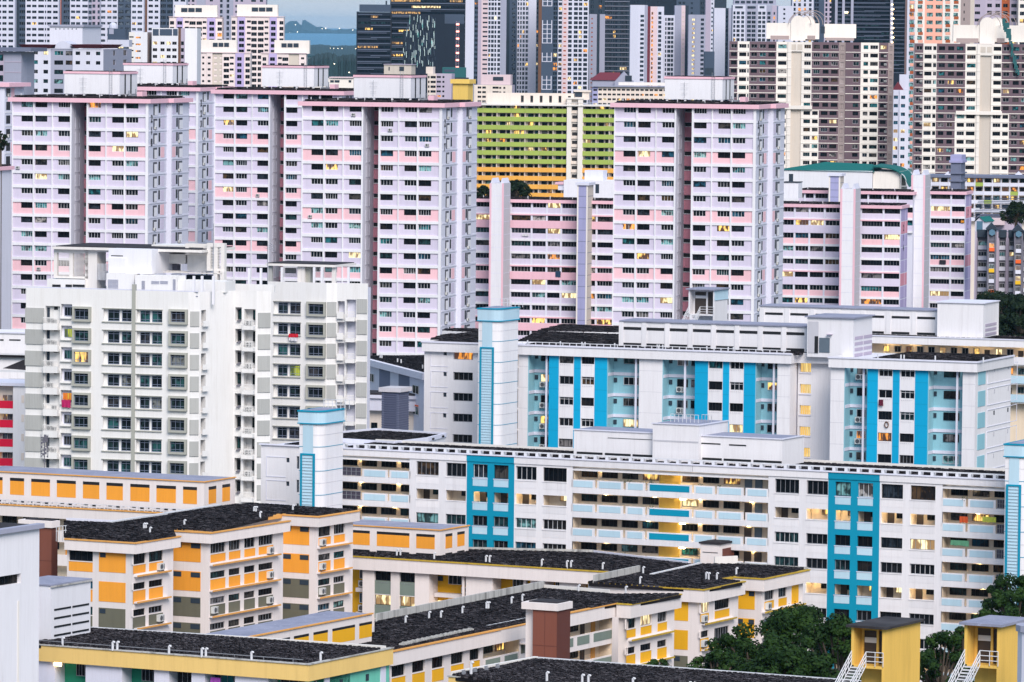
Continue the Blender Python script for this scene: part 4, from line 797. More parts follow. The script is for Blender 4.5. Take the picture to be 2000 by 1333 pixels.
# mid-distance slabs above the lime block
_b = tower('apartment_block', 'cream and brown flats right of the tank house of tower 217', 'apartment block', 835, 882, 144, 1900, 5, 9.3, 146, 10, [(835, 852, 'cream', 0, [(836, 839, .2, .7), (841, 851, .2, .7)]), (852, 882, 'far_lilac', .2, [(853, 861, .3, .7), (864, 868, .3, .7)])], 12, body='far_lilac'); rbox(_b, 'roof_box', 832, 846, 131, 144.2, 1, 8, 'cream')
_b = tower('apartment_block', 'cream flats with a pink grey roof box, left end of the lime block', 'apartment block', 926, 1000, 166, 1900, 5, 9, 167, 10, [(926, 956, 'cream', 0, [(933, 940, .3, .75), (942, 949, .3, .75)]), (956, 1000, 'cream', 0, [(962, 974, .3, .75), (975, 979, .3, .7), (983, 987, .3, .7)])], 12, body='far_lilac')
rbox(_b, 'roof_box', 941, 997, 146, 166.2, 1, 9, 'far_pink'); rbox(_b, 'window', 963, 983, 150.5, 158, .85, 1.1, 'far_dark')
_b = tower('apartment_block', 'low cream slab with shadowed galleries, between the lime block and tower 216', 'apartment block', 1157, 1310, 170, 2000, 3, 9.3, 172.5, 8, [(1157, 1168, 'lilac_blue', 0, [(1159, 1166, .4, .8)]), (1168, 1310, 'cream', 0, [(1169 + k * 9.1, 1169 + k * 9.1 + 6.5, .5, .9) for k in range(15)])], 12, body='cream', lit=.15)
rbox(_b, 'roof_wall', 1208, 1310, 161, 168, 2, 6, 'cream_pale'); rbox(_b, 'roof_edge', 1155, 1310, 168, 171, -1, 12, 'far_grey')
_b = Building('red_roof_house', 1157, 157, 2050, 0, 'house with a dark red pitched roof and a grey gable, below the far towers', 'house')
_a, _z = _b.fr(1157, 157); _c, _ = _b.fr(1238, 157); _ym = _b.fr(1174, 142)[1]; _g = _b.fr(1219, 140)[1]; _gx = _b.fr(1219, 157)[0]
obj('wall', (MB().box(_a, _c, .5, 20, 0, _z), ['far_grey']), _b.r); q = MB(); x1_ = _b.fr(1212, 157)[0]
q.v = [(_a - 1, 0, _z), (x1_, 0, _z), (_a + 3, 7, _ym), (x1_, 7, _ym), (_a - 1, 14, _z), (x1_, 14, _z)]; q.f = [(0, 1, 3, 2), (2, 3, 5, 4), (4, 0, 2), (1, 5, 3)]; q.m = [0] * 4; obj('roof', (q, ['darkred']), _b.r)
x0_ = _b.fr(1200, 157)[0]; q = MB(); q.v = [(x0_, -2, _z - 3), (_c, -2, _z - 3), (_c, -2, _z - .5), (_gx, -2, _g), (x0_, -2, _z - .5), (x0_, 8, _z - 3), (_c, 8, _z - 3), (_c, 8, _z - .5), (_gx, 8, _g), (x0_, 8, _z - .5)]
q.f = [(0, 1, 2, 3, 4), (9, 8, 7, 6, 5), (2, 7, 8, 3), (3, 8, 9, 4), (0, 5, 6, 1), (0, 4, 9, 5), (1, 6, 7, 2)]; q.m = [0, 0, 0, 0, 0, 0, 0]; obj('gable', (q, ['far_grey']), _b.r)
rbox(_b, 'gable_opening', 1221, 1234, 148, 159, -2.2, -1.9, 'far_dark')
# tall far towers right of the offices
G = lambda *p: [(a, c, .18, .85, H) for a, c in p]
GG = lambda lo, hi, *p: [(a, c, lo, hi, H) for a, c in p]
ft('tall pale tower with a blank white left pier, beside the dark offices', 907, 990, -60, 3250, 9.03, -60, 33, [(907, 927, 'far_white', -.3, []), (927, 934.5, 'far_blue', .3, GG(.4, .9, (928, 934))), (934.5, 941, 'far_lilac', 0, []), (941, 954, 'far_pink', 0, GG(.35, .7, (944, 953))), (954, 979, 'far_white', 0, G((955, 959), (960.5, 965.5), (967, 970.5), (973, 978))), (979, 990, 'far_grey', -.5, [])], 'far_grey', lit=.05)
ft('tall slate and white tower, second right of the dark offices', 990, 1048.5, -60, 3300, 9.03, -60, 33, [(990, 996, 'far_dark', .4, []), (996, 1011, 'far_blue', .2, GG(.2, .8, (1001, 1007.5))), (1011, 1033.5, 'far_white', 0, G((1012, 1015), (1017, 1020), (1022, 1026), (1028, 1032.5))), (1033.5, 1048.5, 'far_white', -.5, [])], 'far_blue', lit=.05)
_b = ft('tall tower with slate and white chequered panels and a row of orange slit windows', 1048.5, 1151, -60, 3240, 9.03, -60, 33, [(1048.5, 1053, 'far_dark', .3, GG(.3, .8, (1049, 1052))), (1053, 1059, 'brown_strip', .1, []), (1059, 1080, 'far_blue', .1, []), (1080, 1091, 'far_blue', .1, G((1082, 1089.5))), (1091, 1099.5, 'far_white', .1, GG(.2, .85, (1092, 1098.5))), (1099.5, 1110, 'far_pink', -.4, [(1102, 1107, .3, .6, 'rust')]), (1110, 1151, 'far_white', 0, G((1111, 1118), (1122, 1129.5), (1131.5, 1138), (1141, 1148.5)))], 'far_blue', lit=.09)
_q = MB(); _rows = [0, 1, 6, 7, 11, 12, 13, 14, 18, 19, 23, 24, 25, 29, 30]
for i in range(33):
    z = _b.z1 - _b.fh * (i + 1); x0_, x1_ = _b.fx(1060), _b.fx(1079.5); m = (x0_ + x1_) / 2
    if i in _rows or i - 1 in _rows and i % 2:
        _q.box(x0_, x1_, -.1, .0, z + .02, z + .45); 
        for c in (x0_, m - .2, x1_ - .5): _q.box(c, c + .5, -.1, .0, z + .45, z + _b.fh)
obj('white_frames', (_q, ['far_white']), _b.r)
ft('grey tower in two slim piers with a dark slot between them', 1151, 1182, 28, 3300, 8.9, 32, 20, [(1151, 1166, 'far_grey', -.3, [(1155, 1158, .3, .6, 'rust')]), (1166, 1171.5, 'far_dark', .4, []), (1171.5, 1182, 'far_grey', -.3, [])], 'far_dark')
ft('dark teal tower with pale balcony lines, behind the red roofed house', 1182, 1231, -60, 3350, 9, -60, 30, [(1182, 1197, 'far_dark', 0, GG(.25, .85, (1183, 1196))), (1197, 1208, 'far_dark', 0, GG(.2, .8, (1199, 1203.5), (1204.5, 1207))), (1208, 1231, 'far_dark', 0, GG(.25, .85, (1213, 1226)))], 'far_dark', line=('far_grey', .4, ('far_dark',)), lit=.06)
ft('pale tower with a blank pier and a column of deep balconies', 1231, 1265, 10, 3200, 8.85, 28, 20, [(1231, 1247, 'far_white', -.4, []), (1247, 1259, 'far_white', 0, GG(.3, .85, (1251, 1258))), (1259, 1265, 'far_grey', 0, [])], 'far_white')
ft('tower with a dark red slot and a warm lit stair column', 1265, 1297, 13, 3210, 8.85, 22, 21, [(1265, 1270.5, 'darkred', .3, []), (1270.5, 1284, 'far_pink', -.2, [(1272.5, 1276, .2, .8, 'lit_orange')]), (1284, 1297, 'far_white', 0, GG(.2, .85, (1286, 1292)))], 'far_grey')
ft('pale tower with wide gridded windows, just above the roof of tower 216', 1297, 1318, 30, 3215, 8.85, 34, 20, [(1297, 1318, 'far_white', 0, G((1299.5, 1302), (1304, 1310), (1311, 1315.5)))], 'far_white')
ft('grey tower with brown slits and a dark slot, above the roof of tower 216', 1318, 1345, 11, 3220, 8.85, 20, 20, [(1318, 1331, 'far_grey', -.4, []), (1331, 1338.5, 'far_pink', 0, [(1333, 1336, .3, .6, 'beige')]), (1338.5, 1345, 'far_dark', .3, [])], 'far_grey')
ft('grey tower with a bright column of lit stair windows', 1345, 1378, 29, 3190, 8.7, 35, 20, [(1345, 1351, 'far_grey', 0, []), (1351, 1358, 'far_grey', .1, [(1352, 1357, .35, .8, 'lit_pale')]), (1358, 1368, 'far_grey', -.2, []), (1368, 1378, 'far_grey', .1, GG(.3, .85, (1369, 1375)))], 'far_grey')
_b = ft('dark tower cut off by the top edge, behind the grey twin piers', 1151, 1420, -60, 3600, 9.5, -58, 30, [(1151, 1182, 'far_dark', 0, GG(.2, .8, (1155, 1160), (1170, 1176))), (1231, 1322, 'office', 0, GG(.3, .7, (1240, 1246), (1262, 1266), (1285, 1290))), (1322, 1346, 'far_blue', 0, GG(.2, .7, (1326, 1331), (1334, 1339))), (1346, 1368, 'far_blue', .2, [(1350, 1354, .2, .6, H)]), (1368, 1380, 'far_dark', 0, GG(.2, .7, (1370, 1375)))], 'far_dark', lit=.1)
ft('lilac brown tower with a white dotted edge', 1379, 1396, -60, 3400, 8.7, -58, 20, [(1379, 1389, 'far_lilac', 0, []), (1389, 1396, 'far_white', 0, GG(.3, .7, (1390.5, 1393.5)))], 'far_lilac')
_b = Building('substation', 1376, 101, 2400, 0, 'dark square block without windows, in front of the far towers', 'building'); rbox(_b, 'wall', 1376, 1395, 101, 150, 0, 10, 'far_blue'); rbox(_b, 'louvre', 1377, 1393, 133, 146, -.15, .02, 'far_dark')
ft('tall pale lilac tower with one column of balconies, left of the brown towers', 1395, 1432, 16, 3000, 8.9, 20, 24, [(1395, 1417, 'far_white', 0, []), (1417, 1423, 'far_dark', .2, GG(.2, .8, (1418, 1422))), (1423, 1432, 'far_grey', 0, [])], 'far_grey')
_b = ft('white apartment block with a grid of square windows, left of the domed roof', 1431, 1520, 10, 2950, 8.65, 21.5, 16, [(1431, 1456, 'far_white', 0, G((1432.5, 1436.5), (1439, 1445), (1448, 1453.5))), (1456, 1480, 'far_grey', .2, G((1459.5, 1467), (1468.5, 1476))), (1480, 1497, 'far_white', 0, G((1481, 1487), (1489, 1495))), (1497, 1508, 'far_grey', .2, G((1499, 1505))), (1508, 1520, 'far_lilac', .1, GG(.2, .8, (1511, 1514)))], 'far_grey')
for a, c in ((1432, 1455), (1456, 1480), (1480, 1497)): rbox(_b, 'loft_window', a + 4, c - 4, 12.5, 16.5, -.2, .1, 'far_dark')
rbox(_b, 'upper_wing', 1433, 1516, -20, 9.8, 2, 10, 'far_grey')
for k in range(7): rbox(_b, 'loft_window', 1436 + k * 11, 1444 + k * 11, 2, 7, 1.85, 2.1, 'far_dark')
ft('white panelled tower right behind the steel rings of the domed roof', 1520, 1548, 12, 2900, 9, 14, 12, [(1520, 1548, 'far_white', 0, [(1530, 1534, .3, .7, H)])], 'far_white')
ft('lilac tower with crowded windows behind the domed roof', 1548, 1632, -60, 3100, 9, -58, 20, [(1548, 1590, 'far_white', 0, G((1551, 1555), (1560, 1565), (1571, 1575), (1581, 1586))), (1590, 1611, 'far_blue', .1, G((1592, 1600))), (1611, 1632, 'far_lilac', 0, G((1613, 1617), (1621, 1625), (1627, 1630)))], 'far_grey', lit=.08)
_b = office('dark teal glass tower with one column of orange lights', 1632, 1773, -60, 2700, 8, -58, 25, 7, litp=.0)
for xx in (1632, 1646, 1663, 1740): rbox(_b, 'glass_fin', xx, xx + 1.5, -60, 200, -1, .3, 'far_grey')
for k in range(9): rbox(_b, 'lamp', 1741, 1744 + (k % 2) * 2, 8 + k * 9.2, 10.5 + k * 9.2, -1.2, -.9, 'lamp_far')
rbox(_b, 'lamp', 1650, 1656, 23, 26, -1.2, -.9, 'lamp_far')
_b = tower('apartment_block', 'cluster of pale lilac stepped flats seen in the gap between the brown towers', 'apartment block', 1745, 1775, 176, 1950, 3, 16.5, 182, 10, [(1745, 1757, 'far_white', 0, [(1746, 1754, .3, .7)]), (1757, 1775, 'white_cool', -.6, [(1760, 1768, .3, .7)])], 12, body='far_grey', lit=.2)
q = MB(); a, z = _b.fr(1743, 176); c, _ = _b.fr(1765, 176); zz = _b.fr(1752, 160)[1]; q.v = [(a, 0, z), (c, 0, z), ((a + c) / 2, 0, zz), (a, 8, z), (c, 8, z), ((a + c) / 2, 8, zz)]; q.f = [(0, 1, 2), (3, 5, 4), (1, 4, 5, 2), (0, 2, 5, 3)]; q.m = [0] * 4; obj('roof', (q, ['darkred']), _b.r)
rbox(_b, 'roof_hall', 1757, 1775, 146, 176, 3, 10, 'far_white')
# right edge: slab with green parapets, solar roof, townhouses with hexagon gables
_b = Building('gallery_block', 1818, 346, 1420, 4, 'white gallery block with a few lime parapets, under the right brown tower', 'apartment block'); _r = _b.r; _F = Face(_b, 0, 0); _rg = random.Random(8)
_W = _b.fr(2040, 360)[0]; _zt = _b.top; _fh = 17 * 1420 / FOC
obj('core', (MB().box(0, _W, 1.4, 12, 0, _zt), ['cream']), _r); obj('roof_edge', (MB().box(-.5, _W, -.6, 13, _zt - .1, _zt + .5), ['slate']), _r)
for i in range(5):
    for k in range(13):
        a = k * _W / 13; c = a + _W / 13
        obj('pillar', cached('gbp', lambda: MB().box(0, .25, 0, .3, 0, _fh).mesh('pillar', ['white_cool'])), _r, (a, .05, _zt - _fh * (i + 1)))
        m = 'lime' if (k * 3 + i * 2) % 7 == 1 else 'white_cool'
        obj('parapet', cached(('gbq', m), lambda: MB().box(.25, _W / 13, 0, .2, 0, _fh * .42).mesh('parapet', [m])), _r, (a, .1, _zt - _fh * (i + 1)))
        window(_F, a + .5, 1.25, _zt - _fh * (i + 1) + 1.0, 1.5, 1.0, 2, 'frame_dark', pick_glass(_rg, .3), pane=False)
for x in (1852, 1990):
    a, z = _b.fr(x, 342, 2); q = MB(); q.v = [(a - 1, 2, z), (a + 1, 2, z), (a, 2, z + .9), (a - 1, 5, z), (a + 1, 5, z), (a, 5, z + .9)]; q.f = [(0, 1, 2), (3, 5, 4), (0, 2, 5, 3), (1, 4, 5, 2)]; q.m = [0] * 4; obj('roof_gable', (q, ['white_cool']), _r)
_b = Building('market_hall', 1900, 425, 1330, 8, 'low hall with a wide slatted dark roof, beside block 213 at the right edge', 'hall')
_zr = _b.top; _q = MB(); _W = _b.fr(1990, 425)[0]
for k in range(13): _q.box(0, _W, k * 2.3, k * 2.3 + 1.7, _zr + k * .32, _zr + k * .32 + .12)
obj('roof_slat', (_q, ['solar']), _b.r)['kind'] = 'stuff'; obj('wall', (MB().box(.5, _W - .5, 1, 28, 0, _zr - .1), ['far_lilac']), _b.r)
rbox(_b, 'awning', 1904, 1913, 407, 409, -1, 0, 'frame_white'); rbox(_b, 'lower_wall', 1928, 1962, 426, 440, -2, .5, 'far_pink'); rbox(_b, 'doorway', 1930, 1937, 431, 440, -2.1, -2.0, 'far_dark')
def hexhouse(px, w, yt, cols, label, seed):
    b = Building('town_house', px, yt, 1180, 4, label, 'flats', 'grey flats with hexagon gables'); r = b.r; F = Face(b, 0, 0); rng = random.Random(seed); W = b.fr(px + w, yt + 20)[0]; zt = b.top; fh = 20.6 * 1180 / FOC
    obj('core', (MB().box(0, W, .4, 8, 0, zt), ['house_grey']), r); q = MB(); q.v = [(-.3, -.3, zt), (W + .3, -.3, zt), (W / 2, -.3, zt + 1.4), (-.3, 8, zt), (W + .3, 8, zt), (W / 2, 8, zt + 1.4)]
    q.f = [(0, 1, 2), (3, 5, 4), (0, 2, 5, 3), (1, 4, 5, 2)]; q.m = [0] * 4; obj('roof', (q, ['far_dark']), r)
    q = MB(); R_ = W * .38; n = len(q.v); q.v = [(W / 2 + R_ * math.sin(math.pi / 3 * k), -.38, zt - .6 + R_ * math.cos(math.pi / 3 * k)) for k in range(6)] + [(W / 2 + R_ * math.sin(math.pi / 3 * k), .35, zt - .6 + R_ * math.cos(math.pi / 3 * k)) for k in range(6)]
    q.f = [tuple(range(5, -1, -1))] + [(k, (k + 1) % 6, (k + 1) % 6 + 6, k + 6) for k in range(6)]; q.m = [0] * 7; obj('hexagon_window', (q, ['hexglass']), r)
    obj('gable_face', (MB().box(0, W, .3, .42, zt - 2.6, zt - .02), ['house_grey']), r)
    for x in (0, W - .35): F.box('pier', x, x + .35, .0, .42, 0, zt - .5, 'house_grey')
    for i in range(7):
        z = zt - 2.9 - fh * i; window(F, .4, .2, z - 1.05, W - .8, 1.0, 4, 'frame_white', pick_glass(rng, .15), t=.05)
        F.box('parapet', .38, W - .38, .02, .4, z - 1.85, z - 1.06, cols[i % len(cols)])
WH = 'white_cool'
hexhouse(1929, 17, 449, ['orange_red', WH, 'signal_yellow', WH, 'orange_red', WH], 'grey flats with orange and yellow balcony panels under a hexagon window, beside block 213', 1)
hexhouse(1981, 17, 452, [WH, 'orange_red', WH, 'signal_yellow', WH, 'orange_red'], 'grey flats with a hexagon window, yellow panel near the bottom, touching the right edge', 2)
_b = Building('town_house', 1909, 451, 1186, 4, 'recessed pale and slate flats linking the hexagon gables', 'flats'); _F = Face(_b, 0, 0); _r = _b.r; _zt = _b.top; _fh = 20.6 * 1186 / FOC
_fx = lambda p: _b.fr(p, 480)[0]; obj('core', (MB().box(0, _fx(2030), .4, 9, 0, _zt - .3), ['house_grey']), _r); _rg = random.Random(3)
for a, c in ((1910, 1928), (1952, 1964), (1971, 1981), (2000, 2012)):
    obj('tiled_eave', (MB().box(_fx(a) - .2, _fx(c) + .2, -.5, 2, _zt - 1.4, _zt + .2), ['far_dark']), _r)
    for i in range(7):
        z = _zt - 2.3 - _fh * i; window(_F, _fx(a) + .1, .3, z - .95, _fx(c) - _fx(a) - .2, .95, 3, 'frame_white', pick_glass(_rg, .2), t=.05); _F.box('parapet', _fx(a), _fx(c), .1, .4, z - 1.85, z - 1.0, WH)
for a, c in ((1905, 1909), (1946, 1951.5), (1964.5, 1970.5)): _F.box('pier', _fx(a), _fx(c), -.3, .4, 0, _zt - .2, 'far_lilac')
_b = Building('gable_house', 1905, 433, 1230, 30, 'small white edged gable with a hexagon lattice window beside block 213', 'house')
q = MB(); q.v = [(0, 0, _b.top - 9), (2.2, 0, _b.top - 9), (2.2, 0, _b.top), (1.1, 0, _b.top + 1), (0, 0, _b.top), (0, 5, _b.top - 9), (2.2, 5, _b.top - 9), (2.2, 5, _b.top), (1.1, 5, _b.top + 1), (0, 5, _b.top)]
q.f = [(0, 1, 2, 3, 4), (9, 8, 7, 6, 5), (1, 6, 7, 2), (0, 4, 9, 5)]; q.m = [0] * 4; obj('wall', (q, ['white_cool']), _b.r)
obj('window', (MB().box(.35, 1.85, -.06, .02, _b.top - 2.2, _b.top + .1), ['hexglass']), _b.r); q = MB(); q.v = [(1.1, -.3, _b.top + 1.15), (2.5, -.3, _b.top), (1.1, 5.3, _b.top + 1.15), (2.5, 5.3, _b.top), (-.3, -.3, _b.top), (-.3, 5.3, _b.top)]; q.f = [(0, 1, 3, 2), (4, 0, 2, 5)]; q.m = [0, 0]; obj('roof', (q, ['green_roof']), _b.r)
_b = Building('low_house', 600, 153, 1700, 4, 'pale low house between the tank houses of the second and third towers', 'house')
rbox(_b, 'wall', 600, 690, 153, 190, 0, 8, 'cream_pale')
for a, c in ((645, 652), (653.5, 663), (681, 686)): rbox(_b, 'window', a, c, 157, 161.5, -.1, .05, 'far_dark')
rbox(_b, 'canopy', 643, 690, 150.5, 153, -.5, 8, 'far_pink')
# ================================================================== white flats with grey panels (left centre)
paint('wflat', (.81, .795, .78), dirt=.17, stain=(.55, .50, .42)); paint('gpanel', (.44, .445, .43), dirt=.15); paint('sagegrey', (.42, .42, .37), dirt=.1)
def deg2(pL, pR, Y):
    A = at(*pL, Y); B = on_z(*pR, A.z); return math.degrees(-math.atan2(B.y - A.y, B.x - A.x))
def white_flats():
    Y0 = 702; b = Building('apartment_block', 50, 562, Y0, 19.0, 'big white block with grey ribbed panels and louvred roof frames, left of the teal slabs', 'apartment block')
    r = b.r; F = Face(b, 0, 0); rng = random.Random(11); zt = b.top; ym = 760
    f = lambda px, y=0: b.fr(px, ym, y)[0]
    zrow0 = b.fr(160, 602)[1]; fh = 42.35 * 697 / FOC                      # head of the first window row
    x389, x408 = f(389), f(407); W1 = x389; N = 9
    # main front wall with openings
    cols = [(88, 117, 'balc'), (118, 140, 'small'), (143, 177, 'bay'), (206, 255, 'pair'), (270, 315, 'pair2'), (331, 365, 'bay')]
    hs = []
    for i in range(N):
        z = zrow0 - fh * i
        hs += [(f(88), f(116.5), z - 2.25, z + .15), (f(118.5), f(140), z - 1.2, z + .45), (f(201), f(256), z - 1.62, z - .02), (f(266), f(316), z - 1.62, z - .02)]
    W2 = f(389)
    mb = MB().holes(f(50), f(367), 0, zt, hs, .55); obj('front_wall', (mb, ['wflat']), r)
    # chamfer to the right, then the notch with balconies, the blank side wall
    cx, cy = f(367), 0.0; ca = Face(b, cx, cy, deg=32); cw = ca.az(389, ym)[0]
    mb = MB().holes(0, cw, 0, zt, [], .3); ca.put('chamfer_wall', mb.mesh('chamfer_wall', ['wflat']))
    ex, ey, _ = ca.p(cw, 0, 0)
    S = Face(b, ex, ey, deg=66); a407 = S.az(407, ym)[0]; a457 = S.az(457, ym)[0]; a407 = min(a407, 6)
    hs = [(.3, a407 - .5, zrow0 - fh * i - 1.9, zrow0 - fh * i + .1) for i in range(N)]
    mb = MB().holes(0, a457, 0, zt, hs, 1.0); S.put('side_wall', mb.mesh('side_wall', ['wflat']))
    sx, sy, _ = S.p(a457, 0, 0)
    obj('core', (MB().box(.3, ex - 1.05, 1.35, sy + 12, 0, zt - .6), ['white_cool']), r); obj('parapet_cap', (MB().box(-.1, ex - .1, .35, .55, zt - .01, zt + .12), ['white_cool']), r)
    obj('roof_deck', (MB().box(.2, ex - .2, .5, sy + 12, zt - .61, zt - .5), ['roof_felt']), r)
    # second front plane
    G = Face(b, sx, sy); g = lambda px: G.az(px, ym)[0]; hs2 = []
    zg = lambda i: zrow0 - fh * i
    for i in range(N): hs2 += [(g(458.5), g(471), zg(i) - 1.5, zg(i) + .3), (g(476), g(498), zg(i) - 2.0, zg(i) + .1)]
    mb = MB().holes(0, g(500), 0, zt, hs2, 1.2); G.put('front_wall', mb.mesh('front_wall', ['wflat']))
    px_, py_, _ = G.p(g(500), 0, 0); H2 = Face(b, px_, py_, deg=40); hw = H2.az(524, ym)[0]; hw = max(2, min(hw, 9))
    H2.put('chamfer_wall', MB().holes(0, hw, 0, zt, [], .3).mesh('chamfer_wall', ['wflat']))
    # third wing, further back
    K = Face(b, 0, 31.5); k = lambda px: K.az(px, ym)[0]; ztK = K.az(600, 552)[1]; hs3 = []
    zk0 = K.az(560, 590)[1]
    for i in range(9): hs3 += [(k(533), k(586), zk0 - fh * i - 1.62, zk0 - fh * i)]
    K.put('front_wall', MB().holes(k(522), k(636), 0, ztK, hs3, .5).mesh('front_wall', ['wflat']))
    q = K.p(k(636), 0, 0); C3 = Face(b, q[0], q[1], deg=30); c3w = C3.az(657, ym)[0]
    C3.put('chamfer_wall', MB().holes(0, c3w, 0, ztK, [], .3).mesh('chamfer_wall', ['wflat']))
    q = C3.p(c3w, 0, 0); D3 = Face(b, q[0], q[1], deg=8); d = lambda px: D3.az(px, ym)[0]; hs4 = []
    for i in range(9): hs4 += [(d(658), d(672), zk0 - fh * i - 1.5, zk0 - fh * i + .25), (d(675.5), d(694), zk0 - fh * i - 2.1, zk0 - fh * i + .5)]
    D3.put('front_wall', MB().holes(0, d(717), 0, ztK, hs4, 1.2).mesh('front_wall', ['wflat']))
    q2 = D3.p(d(717), 0, 0)
    obj('core', (MB().box(k(524), q2[0] - .3, 31.5 + 1.75, 31.5 + 3.2, 0, ztK - .6), ['white_cool']), r)
    Z3 = Face(b, q2[0], q2[1], deg=110); Z3.put('side_wall', MB().holes(0, 1.5, 0, ztK, [], .3).mesh('side_wall', ['wflat']))
    S4 = Face(b, k(522), 31.5, deg=-90)
    # grey vertical strip
    F.box('drain_strip', f(257.5), f(264), -.12, .3, 0, zt + .8, 'sagegrey')
    rib = lambda w_, h_: cached(('rib', rr(w_), rr(h_)), lambda: _rib(w_, h_))
    def _rib(w_, h_):
        m = MB(); m.box(0, w_, 0, .1, 0, h_); n = int(w_ / .22)
        for j in range(n): m.box((j + .2) * w_ / n, (j + .7) * w_ / n, -.03, .0, .02, h_ - .02)
        return m.mesh('ribbed_panel', ['gpanel'])
    bayf = lambda w_, h_: cached(('bayf', rr(w_), rr(h_)), lambda: _bay(w_, h_))
    def _bay(w_, h_):
        m = MB(); t = .28; y0, y1 = -.42, .02
        m.box(0, t, y0, y1, 0, h_); m.box(w_ - t, w_, y0, y1, 0, h_); m.box(t, w_ - t, y0, y1, 0, t); m.box(t, w_ - t, y0, y1, h_ - t, h_); m.box(t, w_ - t, -.06, .0, t, h_ - t)
        return m.mesh('bay_frame', ['sagegrey'])
    def fwin(face, a, z, w_, h_, dd, glass, par=None):
        """three-part window with low and high lights"""
        def mk():
            m = MB(); t = .055; e = .06
            for (x0, x1, z0, z1) in ((0, w_, 0, t), (0, w_, h_ - t, h_), (0, t, t, h_ - t), (w_ - t, w_, t, h_ - t), (t, w_ - t, h_ * .2, h_ * .2 + t), (t, w_ - t, h_ * .78, h_ * .78 + t)): m.box(x0, x1, 0, e, z0, z1)
            n = 3 if w_ > 1.7 else 2
            for j in range(1, n): m.box(w_ * j / n - t * .4, w_ * j / n + t * .4, .004, e - .004, t, h_ - t)
            return m.mesh('window', ['winblue'])
        o = face.put('window', cached(('fw', rr(w_), rr(h_)), mk), a, dd, z, par)
        obj('pane', pane_mesh(w_ - .06, h_ - .06, glass), o, (.03, .065, .03)); return o
    def gl(): 
        v = rng.random()
        return 'lit_green' if v < .02 else ('lit_room' if v < .035 else 'glass_green')
    for i in range(N):
        z = zrow0 - fh * i
        for (a, c) in ((50, 86), ): F.put('ribbed_panel', rib(f(86) - f(49), 1.95), f(49), -.12, z - 2.1)
        ca.put('ribbed_panel', rib(cw - .3, 1.95), .25, -.11, z - 2.0)
        H2.put('ribbed_panel', rib(hw - .3, 1.95), .2, -.11, z - 2.3)
        for (a, c) in ((142.5, 178), (330.5, 366.5)):
            wv = f(c) - f(a); F.put('bay_frame', bayf(wv, 1.95), f(a), 0, z - 1.75)
            fwin(F, f(a) + .3, z - 1.45, wv - .6, 1.36, -.14, gl())
        for (a, c) in ((208.5, 230.5), (235.5, 254.5), (271.5, 290), (294.5, 315.5)):
            fwin(F, f(a), z - 1.58, f(c) - f(a), 1.42, .36, gl())
        for FF, a, e, zt_ in ((F, f(201), f(256), z), (F, f(266), f(316), z), (K, k(533), k(586), zk0 - fh * i)): FF.box('recess_back', a, e, .46, .54, zt_ - 1.62, zt_ - (.02 if FF is F else 0), 'wflat')
        F.box('window_sill', f(199), f(256.5), -.16, .0, z - 1.78, z - 1.66, 'sagegrey'); F.box('window_sill', f(265), f(317), -.16, 0, z - 1.78, z - 1.66, 'sagegrey')
        F.box('window_head', f(199), f(256.5), -.12, 0, z + .02, z + .1, 'sagegrey'); F.box('window_head', f(265), f(317), -.12, 0, z + .02, z + .1, 'sagegrey')
        # service balcony
        F.box('balcony_back', f(88), f(116.5), .54, .6, z - 2.25, z + .15, 'wflat'); F.box('door', f(88.5), f(93.5), .48, .535, z - 1.5, z - .1, 'far_dark'); F.box('vent_window', f(102), f(109), .48, .535, z - .35, z + .05, 'black')
        mb_ = lambda: _rail()
        def _rail():
            m = MB(); w_ = f(116) - f(88)
            m.box(0, w_, -.7, .5, -.85, 0); m.box(0, w_, -.7, -.62, .72, .8)
            n = 14
            for j in range(n): m.box(w_ * j / n, w_ * j / n + .03, -.69, -.64, 0, .72)
            return m.mesh('service_balcony', ['wflat'])
        F.put('service_balcony', cached('wrail', mb_), f(88), 0, z - 2.1)
        if rng.random() < .75: ac(F, f(93), z - 2.08, -.45)
        if rng.random() < .6: ac(F, f(103), z - 2.08, -.45, sc_=.8)
        F.box('recess_back', f(118.5), f(140), .54, .6, z - 1.2, z + .45, 'white_cool'); window(F, f(122.5), .46, z - 1.1, f(139) - f(122.5), 1.15, 3, 'winblue', gl(), t=.05)
        F.box('drying_ledge', f(118), f(139), -.25, 0, z - 1.5, z - 1.42, 'gpanel')
        # notch balconies on the side wall
        S.box('notch_back', .3, a407 - .5, 1.0, 1.05, z - 1.9, z + .1, 'white_cool'); S.box('notch_window', .6, max(1.2, a407 - 1.4), .9, .99, z - 1.3, z - .1, 'far_dark')
        S.box('notch_parapet', .2, a407 - .4, -.5, -.4, z - 2.0, z - 1.3, 'wflat')
        G.box('recess_back', g(458.5), g(471), 1.19, 1.25, zg(i) - 1.5, zg(i) + .3, 'white_cool'); window(G, g(459), .9, zg(i) - 1.3, g(466.5) - g(459), 1.3, 2, 'frame_dark', 'glass_green', t=.05)
        G.box('drying_ledge', g(463), g(470), -.3, 0, zg(i) - 1.55, zg(i) - 1.4, 'house_grey')
        G.box('recess_back', g(476), g(498), 1.19, 1.25, zg(i) - 2.0, zg(i) + .1, 'wflat'); window(G, g(488), .95, zg(i) - 1.35, g(496) - g(488), 1.3, 2, 'frame_dark', 'glass_green', t=.05)
        G.put('service_balcony', cached('wrail2', lambda: _rail2(g(498) - g(476))), g(476), 0, zg(i) - 2.05)
        if rng.random() < .8: ac(G, g(480), zg(i) - 2.0, -.35)
        zz = zk0 - fh * i
        for (a, c) in ((541, 559.5), (564, 585.5)): fwin(K, k(a), zz - 1.56, k(c) - k(a), 1.4, .34, gl())
